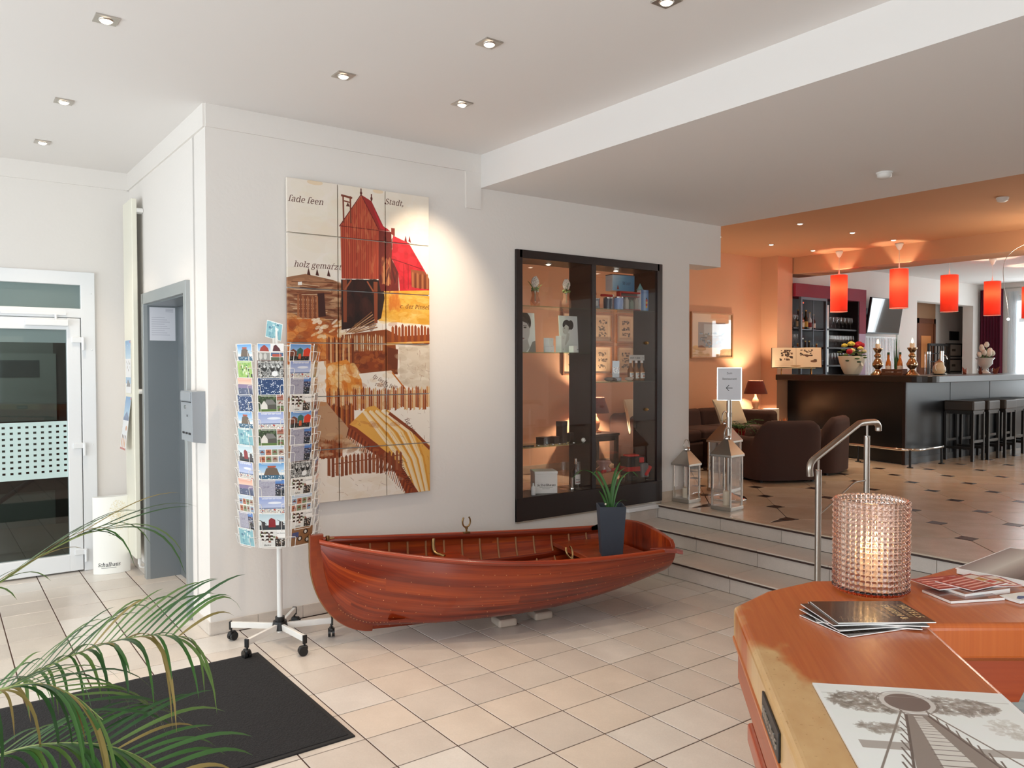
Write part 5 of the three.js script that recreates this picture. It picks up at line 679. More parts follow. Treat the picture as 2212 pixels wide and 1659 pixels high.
  const jar = thing('preserve_jar', 'small dark jar in front of the wrapped parcel', 'jar', [5.0, 0.6135, -5.08]); mesh('jar', lathe([[0.001, 0.001], [0.026, 0.001], [0.028, 0.045], [0.022, 0.055], [0.001, 0.056]]), std(0x2e1812, 0.15), jar); mesh('lid', cyl(0.025, 0.025, 0.014, 0, 0.062, 0, 20), M.bronze, jar);
}
// ---------------------------------------------------------------- lounge: lanterns, sign, handrail
function lantern(p, w, body, label, ry) {
  const o = thing('lantern', label, 'lantern', p, ry, 'steel lanterns by the steps'), h = w / 2, f = (a, b, c2) => a;
  mesh('base', [box(w, 0.03, w, 0, 0.022, 0, 0.004), box(w * 0.9, 0.01, w * 0.9, 0, 0.006, 0)], M.steel, o);
  for (const [sx, sz] of [[-1, -1], [1, -1], [1, 1], [-1, 1]]) mesh('post', box(0.016, body - 0.03, 0.016, sx * (h - 0.012), 0.03 + (body - 0.03) / 2, sz * (h - 0.012), 0.003), M.chrome, o);
  for (const [sx, sz] of [[1, 0], [-1, 0], [0, 1], [0, -1]]) mesh('pane', box(sx ? 0.002 : w - 0.03, body - 0.04, sz ? 0.002 : w - 0.03, sx * (h - 0.012), 0.035 + (body - 0.04) / 2, sz * (h - 0.012)), M.pane, o);
  mesh('collar', box(w + 0.012, 0.022, w + 0.012, 0, body + 0.006, 0, 0.004), M.steel, o);
  mesh('roof', new THREE.CylinderGeometry(w * 0.16, w * 0.735, w * 0.62, 4, 1).rotateY(Math.PI / 4).toNonIndexed().translate(0, body + 0.016 + w * 0.31, 0), M.steel, o).geometry.computeVertexNormals();
  mesh('cap', [lathe([[0.03, 0], [0.034, 0.012], [0.026, 0.03], [0.001, 0.036]]).translate(0, body + 0.014 + w * 0.62, 0)], M.chrome, o);
  const r = w * 0.21, y = body + 0.03 + w * 0.62; mesh('handle', tube([[-r, y, 0], [-r * 1.05, y + r, 0], [-r * 0.7, y + r * 1.8, 0], [0, y + r * 2.15, 0], [r * 0.7, y + r * 1.8, 0], [r * 1.05, y + r, 0], [r, y, 0]], 0.0055, 28, 8), M.steel, o);
  mesh('candle', cyl(0.034, 0.034, body * 0.26, 0, 0.038 + body * 0.13, 0, 20), M.wax, o);
}
lantern([5.68, HP, -4.93], 0.19, 0.345, 'smallest steel lantern, standing at the wall end beside the showcase', 0.1);
lantern([5.66, HP, -4.45], 0.205, 0.475, 'steel lantern nearest the step edge, in front of the sign stand', 0.1);
lantern([6.47, HP, -5.12], 0.255, 0.5, 'largest steel lantern, half hidden behind the other one and the sign stand', 0.2);
{
  const o = thing('sign_stand', 'chrome post with a framed paper sign pointing left to the restaurant', 'sign', [6.106, HP, -4.781], -0.86);
  mesh('foot', lathe([[0.001, 0], [0.165, 0], [0.168, 0.012], [0.15, 0.026], [0.06, 0.05], [0.024, 0.07], [0.001, 0.07]], 40), M.chrome, o);
  mesh('post', cyl(0.0245, 0.0245, 0.9, 0, 0.51, 0, 24), M.brushed, o); mesh('sleeve', cyl(0.027, 0.027, 0.04, 0, 0.8, 0, 24), M.chrome, o);
  const reg = print(240, 330, (c, w, h) => { R(c, '#e9eaf0', 0, 0, w, h); T(c, 'Zum', w / 2, 62, '28px sans-serif', '#3a3c42'); T(c, 'Restaurant', w / 2, 122, '30px sans-serif', '#3a3c42'); P(c, '#2b2c30', [[88, 205], [152, 205]], false, 6); P(c, '#2b2c30', [[116, 175], [88, 205], [116, 235]], false, 6); });
  const h = mesh('sign_frame', ext(rect(-0.114, -0.157, 0.114, 0.157), 0.012, 0.002, [[[-0.104, -0.147], [-0.104, 0.147], [0.104, 0.147], [0.104, -0.147]]]).translate(0, 1.09, 0.024), M.chrome, o); h.rotation.x = -0.02;
  const q = mesh('sign_sheet', card(0.212, 0.298, 0.003, reg), M.print, o, 'white sheet reading Zum Restaurant with an arrow to the left'); q.position.set(0, 1.09, 0.031); q.rotation.x = -0.02; mesh('back_plate', box(0.2, 0.28, 0.004, 0, 1.09, 0.022), M.brushed, o);
}
{
  const z = -3.055, o = thing('handrail', 'brushed stainless handrail with two posts on the steps', 'handrail', [4.85, 0.135, z]), X = (x) => x - 4.85, Y = (y) => y - 0.135;
  mesh('post', cyl(0.0205, 0.0205, 0.825, 0, 0.4125, 0, 24), M.brushed, o); mesh('post', cyl(0.0205, 0.0205, 0.755, X(5.46), Y(HP) + 0.3775, 0, 24), M.brushed, o);
  for (const [x, y] of [[4.85, 0.96], [5.46, 1.155]]) { mesh('rail_pin', cyl(0.0075, 0.0075, 0.1, X(x), Y(y + 0.045), 0, 12), M.brushed, o); mesh('post_cap', cyl(0.021, 0.021, 0.008, X(x), Y(y), 0, 24), M.chrome, o); }
  for (const [x, y] of [[4.85, 0.135], [5.46, HP]]) mesh('flange', lathe([[0.001, 0], [0.045, 0], [0.045, 0.006], [0.022, 0.012]]).translate(X(x), Y(y), 0), M.brushed, o);
  mesh('top_rail', [tube([[4.752, 0.93], [4.748, 0.985], [4.762, 1.015], [4.8, 1.04]].map(([x, y]) => [X(x), Y(y), 0]), 0.0225, 20, 16), rod([X(4.798), Y(1.038), 0], [X(5.335), Y(1.247), 0], 0.0225, 20), tube([[5.333, 1.2465], [5.36, 1.254], [5.4, 1.256], [5.52, 1.256], [5.58, 1.25], [5.612, 1.225], [5.615, 1.19]].map(([x, y]) => [X(x), Y(y), 0]), 0.0225, 30, 16), ball(0.0225, X(4.752), Y(0.93), 0, [1, 0.3, 1]), ball(0.0225, X(5.615), Y(1.19), 0, [1, 0.3, 1])], M.brushed, o);
  mesh('middle_rail', tube([[4.87, 0.66], [5.0, 0.712], [5.28, 0.83], [5.31, 0.838], [5.45, 0.838]].map(([x, y]) => [X(x), Y(y), 0]), 0.0065, 40, 8), M.brushed, o);
}
// ---------------------------------------------------------------- lounge seats
function tubChair(p, ry, label) {                                // open towards +z, its back to -z
  const o = thing('armchair', label, 'armchair', p, ry, 'brown tub armchairs'), hw = 0.4, path = [];
  const N = 40; for (let i = 0; i <= N; i++) { const a = lerp(-0.12, Math.PI + 0.12, i / N), c = Math.cos(a), s = Math.sin(a); path.push([hw * Math.sign(c) * Math.pow(Math.abs(c), 0.45), -0.4 * Math.sign(s) * Math.pow(Math.abs(s), 0.45)]); }
  path[0] = [hw, 0.34]; path[N] = [-hw, 0.34]; path[1] = [hw, 0.15]; path[N - 1] = [-hw, 0.15];
  const g = grid(N, 12, (u, v) => {
    const i = Math.round(u * N), [x, z] = path[i], back = Math.pow(Math.sin(Math.PI * clamp((u - 0.16) / 0.68, 0, 1)), 0.55), H = lerp(0.47, 0.66, clamp(back * 1.15, 0, 1)), w = v * 12;
    const prof = [[0, 0.03], [0.004, 0.2], [0.015, H - 0.09], [0.008, H - 0.03], [-0.03, H], [-0.07, H + 0.006], [-0.11, H - 0.02], [-0.135, H - 0.08], [-0.14, 0.3], [-0.14, 0.2], [-0.12, 0.05], [-0.06, 0.03], [0, 0.03]][Math.round(w)], d = Math.hypot(x, z), nx = x / d, nz = (z - 0.02) / d, k = z > 0.1 ? [Math.sign(x), 0] : [nx, nz];
    return [x + k[0] * prof[0], prof[1], z + k[1] * prof[0]];
  });
  mesh('back_and_arms', [g, box(0.13, 0.43, 0.02, hw - 0.065, 0.25, 0.34, 0.008), box(0.13, 0.43, 0.02, -hw + 0.065, 0.25, 0.34, 0.008)], M.fabricBrown, o);
  mesh('seat_cushion', box(0.56, 0.16, 0.66, 0, 0.36, 0.05, 0.05, 4), M.fabricBrown, o); mesh('seat_base', box(0.56, 0.26, 0.62, 0, 0.16, 0.03, 0.01), M.fabricBrown, o);
  for (const [x, z] of [[-0.3, -0.28], [0.3, -0.28], [-0.3, 0.27], [0.3, 0.27]]) mesh('foot', cyl(0.02, 0.018, 0.035, x, 0.017, z, 12), M.blackPlastic, o);
  return o;
}
tubChair([7.64, HP, -5.36], Math.PI - 0.47, 'dark brown tub armchair seen from behind, left of the two nearest the steps');
tubChair([8.53, HP, -5.5], Math.PI + 0.3, 'dark brown tub armchair on the right, its rounded back beside the handrail');
{
  const s = thing('sofa', 'long dark brown sofa against the apricot lounge wall', 'sofa', [8.05, HP, -6.82]);
  mesh('base', box(2.3, 0.28, 0.82, 0, 0.18, 0, 0.03), M.fabricBrown, s);
  for (const x of [-0.7, 0, 0.7]) { mesh('seat_cushion', box(0.69, 0.15, 0.62, x, 0.39, 0.09, 0.045, 4), M.fabricBrown, s); mesh('back_cushion', rot(box(0.69, 0.34, 0.17, 0, 0, 0, 0.06, 4), -0.14).translate(x, 0.51, -0.27), M.fabricBrown, s); }
  for (const x of [-1.11, 1.11]) mesh('arm', box(0.16, 0.62, 0.82, x, 0.345, 0, 0.06, 4), M.fabricBrown, s);
  mesh('back', box(2.3, 0.62, 0.16, 0, 0.355, -0.34, 0.05, 4), M.fabricBrown, s);
  for (const [x, z] of [[-1.05, 0.3], [1.05, 0.3], [-1.05, -0.3], [1.05, -0.3]]) mesh('foot', cyl(0.02, 0.02, 0.045, x, 0.022, z, 12), M.blackPlastic, s);
}
function cushion(p, rx, ry, rz, label, c) { const g = new THREE.BoxGeometry(0.42, 0.42, 0.13, 12, 12, 4), q = g.attributes.position; for (let i = 0; i < q.count; i++) { const x = q.getX(i) / 0.21, y = q.getY(i) / 0.21, k = Math.pow((1 - x * x * 0.96) * (1 - y * y * 0.96), 0.35); q.setZ(i, q.getZ(i) * k); q.setX(i, q.getX(i) * (1 - 0.06 * (1 - y * y))); q.setY(i, q.getY(i) * (1 - 0.06 * (1 - x * x))); } g.computeVertexNormals(); const o = thing('cushion', label, 'cushion', p, 0, 'cream cushions on the sofa'); o.rotation.set(rx, ry, rz); mesh('cover', g, std(c, 0.95, { bumpMap: weaveBump, bumpScale: 0.0004 }), o); mesh('piping', tube([[-0.19, -0.19, 0], [0, -0.195, 0], [0.19, -0.19, 0], [0.195, 0, 0], [0.19, 0.19, 0], [0, 0.195, 0], [-0.19, 0.19, 0], [-0.195, 0, 0]], 0.004, 60, 6, true), std(0xe6dac2, 0.9), o); }
cushion([8.72, 1.04, -6.82], -0.3, -0.25, 0.12, 'cream cushion leaning on the sofa behind the red plant pot', 0xe9dfc2);
cushion([7.55, 1.03, -6.85], -0.32, 0.2, -0.25, 'cream cushion on the sofa next to the white wall end', 0xe6d6b6);
cushion([7.05, 1.05, -6.9], -0.2, 0.1, 0.05, 'cream cushion at the left end of the sofa, seen through the showcase', 0xe9dfc2);
function tableLamp(p, label, power) {
  const o = thing('table_lamp', label, 'lamp', p, 0, 'table lamps with dark red shades');
  mesh('base', lathe([[0.001, 0], [0.07, 0], [0.072, 0.012], [0.03, 0.03], [0.05, 0.08], [0.056, 0.12], [0.03, 0.17], [0.014, 0.2], [0.014, 0.25], [0.001, 0.25]], 28), std(0xc9a27c, 0.4), o);
  mesh('lamp_shade', lathe([[0.165, 0.235], [0.105, 0.42], [0.103, 0.42], [0.163, 0.235]], 36), phys(0x5c2010, 0.9, { transmission: 0.22, thickness: 0, side: THREE.DoubleSide }), o);
  mesh('socket', cyl(0.016, 0.016, 0.05, 0, 0.265, 0, 12), M.bronze, o); mesh('bulb', ball(0.03, 0, 0.32, 0, [1, 1.2, 1]), M.bulb, o);
  const l = new THREE.PointLight(WARM, power, 0, 2); l.name = 'table_lamp_light'; l.castShadow = true; l.position.set(0, 0.33, 0); l.shadow.radius = 1.5; o.add(l);
}
function sideTable(p, w, d, h, label, m) { const o = thing('side_table', label, 'table', p, 0); mesh('tabletop', box(w, 0.03, d, 0, h - 0.015, 0, 0.004), m, o); for (const [x, z] of [[-1, -1], [1, -1], [1, 1], [-1, 1]]) mesh('leg', box(0.04, h - 0.03, 0.04, x * (w / 2 - 0.03), (h - 0.03) / 2, z * (d / 2 - 0.03)), m, o); mesh('apron', box(w - 0.05, 0.06, d - 0.05, 0, h - 0.06, 0), m, o); return o; }
sideTable([9.52, HP, -6.98], 0.48, 0.42, 0.62, 'dark side table under the lamp in the lounge corner', M.darkOak); tableLamp([9.5, HP + 0.621, -6.98], 'table lamp with a dark red shade in the lounge corner beside the sign', 3.2);
sideTable([6.44, HP, -7.02], 0.46, 0.4, 0.46, 'dark side table left of the sofa, seen through the showcase', M.darkOak); tableLamp([6.47, HP + 0.461, -7.03], 'table lamp with a dark red shade seen through the showcase glass', 3.2);
{
  const t = thing('coffee_table', 'low dark glossy cube table before the sofa', 'table', [7.86, HP, -6.12], 0.04); const gm = phys(0x2b1a14, 0.12, { clearcoat: 0.6 });
  mesh('cube', box(0.62, 0.36, 0.38, 0, 0.185, 0, 0.012), gm, t); mesh('glass_top', box(0.64, 0.012, 0.4, 0, 0.374, 0, 0.004), phys(0x3a2c24, 0.05, { clearcoat: 1 }), t); mesh('knob', ball(0.012, -0.2, 0.2, 0.197), M.bronze, t);
  const p = thing('potted_plant', 'leafy fern in a red pot on the dark coffee table', 'plant', [7.97, HP + 0.381, -6.08]); mesh('pot', lathe([[0.001, 0], [0.055, 0], [0.075, 0.11], [0.08, 0.115], [0.07, 0.115], [0.066, 0.09], [0.001, 0.09]], 24), phys(0xa31318, 0.25, { clearcoat: 0.6 }), p);
  mesh('soil', cyl(0.064, 0.064, 0.008, 0, 0.094, 0, 16), std(0x2c211a, 1), p);
  for (let i = 0; i < 26; i++) { const a = i * 2.4, l = 0.16 + rnd() * 0.22, dr = 0.5 + rnd() * 0.9; const g = []; for (let k = 0; k < 7; k++) for (const s of [-1, 1]) { const q = (k + 1) / 7.5, r = q * l * 0.9, y = 0.1 + q * l * (0.9 - dr * q), w = 0.032 * (1 - q * 0.6); g.push(ball(w * 0.55, Math.cos(a + s * 0.1 * (1 - q)) * r + Math.cos(a + s * 1.5) * w * 0.6, y, Math.sin(a + s * 0.1 * (1 - q)) * r + Math.sin(a + s * 1.5) * w * 0.6, [1, 0.18, 1], 6, 4)); } g.push(tube([[0, 0.095, 0], [Math.cos(a) * l * 0.45, 0.1 + l * 0.5 * (0.9 - dr * 0.5), Math.sin(a) * l * 0.45], [Math.cos(a) * l * 0.9, 0.1 + l * (0.9 - dr), Math.sin(a) * l * 0.9]], 0.002, 6, 4)); mesh('frond', g, i % 3 ? M.leaf : M.darkLeaf, p); }
  sideTable([8.95, HP, -6.2], 0.42, 0.36, 0.42, 'small dark table between sofa and armchairs', M.darkOak);
  const j = thing('glass_jar', 'squat glass jar with a metal lid on the small lounge table', 'jar', [8.86, HP + 0.421, -6.2]); mesh('jar', lathe([[0.001, 0.002], [0.06, 0.002], [0.066, 0.06], [0.05, 0.1], [0.048, 0.1], [0.06, 0.06], [0.001, 0.01]], 24), M.clearGlass, j); mesh('lid', cyl(0.054, 0.054, 0.02, 0, 0.11, 0, 24), M.steel, j);
  const f = thing('flower_arrangement', 'orange spiky flower head in a bowl, glowing in the lamp light', 'flowers', [9.05, HP + 0.421, -6.2]); mesh('bowl', lathe([[0.001, 0], [0.03, 0], [0.05, 0.04], [0.048, 0.042], [0.001, 0.01]], 20), M.cream, f); for (let i = 0; i < 18; i++) { const a = i * 2.4, e = 0.35 + (i % 5) * 0.25; mesh('petal', grid(2, 4, (u, v) => [Math.cos(a) * Math.cos(e) * v * 0.12 - Math.sin(a) * (u - 0.5) * 0.03 * (1 - v), 0.04 + Math.sin(e) * v * 0.13, Math.sin(a) * Math.cos(e) * v * 0.12 + Math.cos(a) * (u - 0.5) * 0.03 * (1 - v)]), std(0xe8905a, 0.6, { side: THREE.DoubleSide }), f); }
  const reg = print(90, 150, (c, w, h) => { R(c, '#efe6d4', 0, 0, w, h); P(c, '#5f8a3c', [[30, 60], [50, 20], [66, 40], [58, 74], [40, 78]]); R(c, '#c9d0a8', 8, 96, 74, 46); });
  const b = thing('leaf_print_box', 'pale box printed with a green leaf beside the corner lamp', 'box', [9.38, HP + 0.001, -6.64], 0.25); mesh('box_body', card(0.2, 0.66, 0.16, reg).translate(0, 0.33, 0), M.print, b); mesh('lid_seam', box(0.201, 0.002, 0.161, 0, 0.6, 0), M.cream, b);
}
// framed pictures on the lounge wall
function framed(p, w, h, ry, label, group, draw, frameM, mat = 0.2, glass = true, t = 0.022) {
  const o = thing('framed_picture', label, 'picture', p, ry, group), reg = print(Math.min(170, Math.round(w * 260)), Math.min(190, Math.round(h * 260)), draw);
  mesh('frame', ext(rect(-w / 2, -h / 2, w / 2, h / 2), t, 0.002, [[[-w / 2 + 0.022, -h / 2 + 0.022], [-w / 2 + 0.022, h / 2 - 0.022], [w / 2 - 0.022, h / 2 - 0.022], [w / 2 - 0.022, -h / 2 + 0.022]]]).translate(0, 0, 0.003), frameM, o);
  const m = mesh('print', card(w - 0.04, h - 0.04, 0.004, reg), M.print, o); m.position.z = 0.008; if (glass) mesh('glass', box(w - 0.042, h - 0.042, 0.002, 0, 0, 0.014), M.pane, o);
}
const oakFrame = std(0xa06a40, 0.45), engr = (c, w, h) => { R(c, '#e6cfae', 0, 0, w, h); R(c, '#d9bc96', w * 0.16, h * 0.1, w * 0.68, h * 0.8); for (let j = 0; j < 3; j++) for (let i = 0; i < 16; i++) R(c, ['#5d4a3c', '#8a735e', '#3f332b'][i % 3], w * 0.26 + rnd() * w * 0.44, h * (0.18 + j * 0.23) + rnd() * h * 0.13, 2 + rnd() * 8, 2 + rnd() * 5); };
framed([8.925, 2.08, -7.3], 0.9, 0.645, 0, 'large landscape picture in a light oak frame on the lounge wall', undefined, (c, w, h) => { R(c, '#e2c298', 0, 0, w, h); R(c, '#8a7460', w * 0.16, h * 0.2, w * 0.68, h * 0.58); R(c, '#a9a49c', w * 0.3, h * 0.24, w * 0.54, h * 0.26); for (let i = 0; i < 70; i++) R(c, ['#4a3c30', '#6f6248', '#8d98a0', '#5a6a74'][i % 4], w * 0.17 + rnd() * w * 0.62, h * 0.42 + rnd() * h * 0.32, 3 + rnd() * 12, 2 + rnd() * 7); }, std(0xb98a5c, 0.4), 0.2);
[[6.33, 'left column'], [6.82, 'middle column'], [7.225, 'right column']].forEach(([x, n]) => [[2.13, 'upper'], [1.73, 'lower']].forEach(([y, v]) => framed([x, y, -7.3], 0.33, 0.365, 0, v + ' small engraving of the ' + n + ' on the lounge wall, seen through the showcase', 'six small framed engravings', engr, oakFrame, 0.2, false)));
// warm ceiling spots of the lounge
{
  const ring = lathe([[0.032, 0], [0.042, 0], [0.043, -0.004], [0.036, -0.006], [0.031, 0]], 24);
  [[7.981, -5.282, 'round lounge downlight nearest the white wall end, front row'], [9.03, -5.26, 'round lounge downlight in the middle of the front row'], [9.99, -5.26, 'round lounge downlight nearest the red pendants, front row'], [9.055, -6.42, 'round lounge downlight above the framed picture, back row'], [10.0, -6.41, 'round lounge downlight by the beam, back row'], [7.98, -6.42, 'round lounge downlight at the edge of the white wall, back row']].forEach(([x, z, label]) => {
    const o = thing('downlight', label, 'downlight', [x, CEIL - 0.012, z], 0, 'round lounge downlights'); mesh('ring', ring, M.chrome, o); mesh('bulb', ball(0.028, 0, -0.003, 0, [1, 0.35, 1], 16, 8), M.bulb, o);
    const sp = new THREE.SpotLight(WARM, 3.2, 0, 0.75, 0.9, 2); sp.name = 'downlight_beam'; sp.castShadow = true; sp.position.set(0, -0.03, 0); sp.target.position.set(0, -1, 0); o.add(sp, sp.target);
  });
  const sd = (p, label) => { const o = thing('smoke_detector', label, 'detector', p); mesh('base', cyl(0.055, 0.055, 0.012, 0, -0.006, 0, 24), M.whitePlastic, o); mesh('cover', lathe([[0.05, -0.012], [0.048, -0.032], [0.03, -0.042], [0.001, -0.043]], 24), M.whitePlastic, o); };
  sd([5.45, SOFFIT, -2.94], 'white smoke detector under the dropped ceiling'); sd([8.29, CEIL - 0.012, -3.31], 'smoke detector on the apricot lounge ceiling');
}
// ---------------------------------------------------------------- the bar
{
  const b = thing('bar_counter', 'long dark bar counter turning a corner under the red pendants', 'bar', [9.914, HP, -5.05]), o = [9.914, -5.05], sh = (pts) => pts.map(([x, z]) => [x - o[0], -(z - o[1])]);
  mesh('bar_front', ext(sh([[10.3, -7.0], [9.914, -5.05], [14.6, -5.05], [14.6, -5.3], [10.2, -5.3], [10.55, -7.0]]).reverse(), 1.04).rotateX(-Math.PI / 2).translate(0, 0.012, 0), M.barFront, b);
  mesh('corner_post', bb(-0.012, 0.03, 0.0, 1.05, -0.03, 0.012, 0.004), M.darkOak, b); mesh('plinth', bb(0.02, 4.66, 0, 0.08, -0.05, 0.006), M.barBlack, b);
  const c = [[10.0, -7.0], [9.9, -5.6], [9.875, -5.05]]; for (let i = 0; i <= 6; i++) { const a = Math.PI - i / 6 * Math.PI / 2; c.push([10.1 + 0.23 * Math.cos(a), -4.95 + 0.23 * Math.sin(a)]); }
  mesh('bar_top', ext(sh([...c, [14.6, -4.72], [14.6, -5.55], [10.85, -5.55], [10.6, -5.8], [10.6, -7.0]]).reverse(), 0.07, 0.006).rotateX(-Math.PI / 2).translate(0, 1.05, 0), M.barBlack, b);
  for (const x of [1.2, 2.4, 3.6]) mesh('front_joint', bb(x - 0.003, x + 0.003, 0.09, 1.04, 0.0, 0.003), M.blackPlastic, b);
  const r = thing('foot_rail', 'chrome foot rail curving round the bar corner on short posts', 'rail', [9.68, HP, -4.89]);
  mesh('rail', tube([[0.2, 0.22, -1.7], [0.1, 0.22, -0.7], [0.0, 0.22, -0.05], [0.12, 0.22, 0.06], [0.5, 0.22, 0.06], [0.78, 0.22, 0.055], [0.83, 0.215, 0.02]], 0.018, 60, 10), M.chrome, r);
  for (const [x, z] of [[0.02, 0.02], [0.74, 0.058], [0.1, -0.7], [0.17, -1.4]]) { mesh('post', cyl(0.014, 0.014, 0.21, x, 0.105, z, 10), M.blackPlastic, r); mesh('post_foot', cyl(0.035, 0.04, 0.01, x, 0.005, z, 16), M.blackPlastic, r); }
}
{
  const s = thing('bar_stool', 'leftmost dark padded bar stool at the counter', 'bar stool', [11.1, HP, -4.86], 0, 'bar stools along the counter'), pad = phys(0x38322e, 0.4, { clearcoat: 0.15 }), leg = phys(0x1c1917, 0.3, { clearcoat: 0.3 });
  mesh('seat', box(0.34, 0.13, 0.38, 0, 0.725, 0, 0.02, 3), pad, s); mesh('seat_frame', box(0.32, 0.05, 0.36, 0, 0.64, 0), leg, s);
  for (const [x, z] of [[-1, -1], [1, -1], [1, 1], [-1, 1]]) mesh('leg', box(0.034, 0.64, 0.034, x * 0.152, 0.321, z * 0.17, 0.003), leg, s);
  mesh('stretcher', box(0.28, 0.035, 0.022, 0, 0.26, 0.17), leg, s); mesh('stretcher', box(0.28, 0.035, 0.022, 0, 0.26, -0.17), leg, s); for (const x of [-1, 1]) mesh('stretcher', box(0.022, 0.035, 0.31, x * 0.152, 0.17, 0), leg, s);
  [[11.5, -4.84, 'second dark bar stool from the left, close beside the first'], [11.92, -4.8, 'third dark bar stool from the left, standing slightly apart'], [12.36, -4.86, 'fourth dark bar stool from the left, near the photo edge'], [12.8, -4.86, 'dark bar stool cut by the right edge of the photo']].forEach(([x, z, l]) => { const q = s.clone(); q.name = numbered('bar_stool'); scene.add(q); q.position.set(x, HP, z); q.userData.label = l; });
}
const BT = 1.5265;                                              // top of the bar
{
  const l = thing('pendant_lamp', 'red cylinder pendant lamp on the far left, above the flower bowl', 'lamp', [10.36, 2.41, -6.23], 0, 'red cylinder pendants over the bar');
  const shade = phys(0xd4412a, 0.95, { transmission: 0.17, thickness: 0, side: THREE.DoubleSide });
  mesh('lamp_shade', [cyl(0.113, 0.113, 0.515, 0, 0.2575, 0, 40, true)], shade, l); mesh('shade_ring', [new THREE.TorusGeometry(0.113, 0.003, 6, 40).rotateX(Math.PI / 2), new THREE.TorusGeometry(0.113, 0.003, 6, 40).rotateX(Math.PI / 2).translate(0, 0.515, 0), rod([-0.113, 0.5, 0], [0.113, 0.5, 0], 0.002), rod([0, 0.5, -0.113], [0, 0.5, 0.113], 0.002)], M.whitePlastic, l);
  mesh('diffuser', cyl(0.108, 0.108, 0.004, 0, 0.012, 0, 36), phys(0xf6e6cc, 0.9, { transmission: 0.5, thickness: 0 }), l);
  mesh('socket', [cyl(0.02, 0.02, 0.07, 0, 0.47, 0, 16), new THREE.ConeGeometry(0.014, 0.12, 16).translate(0, 0.575, 0)], M.whitePlastic, l); mesh('cord', cyl(0.003, 0.003, 0.3, 0, 0.7, 0, 8), M.whitePlastic, l);
  mesh('canopy', lathe([[0.001, 0.76], [0.02, 0.77], [0.05, 0.835], [0.05, 0.855], [0.001, 0.855]], 24), M.whitePlastic, l); mesh('bulb', ball(0.03, 0, 0.33, 0, [1, 1.3, 1]), glow(new THREE.Color(1, 0.8, 0.5), 4), l);
  const addLight = (o) => { const p = new THREE.PointLight(WARM, 1.0, 0, 2); p.name = 'pendant_light'; p.castShadow = true; p.position.set(0, 0.33, 0); p.shadow.radius = 1.4; o.add(p); };
  [[10.33, -5.36, 'red cylinder pendant lamp second from left, in front of the television'], [11.62, -5.31, 'red cylinder pendant lamp third from left, before the pale doorway'], [13.04, -5.33, 'red cylinder pendant lamp fourth from left, before the purple curtain'], [14.42, -5.33, 'red cylinder pendant lamp cut by the right photo edge']].forEach(([x, z, lab]) => { const q = l.clone(); q.name = numbered('pendant_lamp'); scene.add(q); q.position.set(x, 2.41, z); q.userData.label = lab; addLight(q); });
  addLight(l);
}
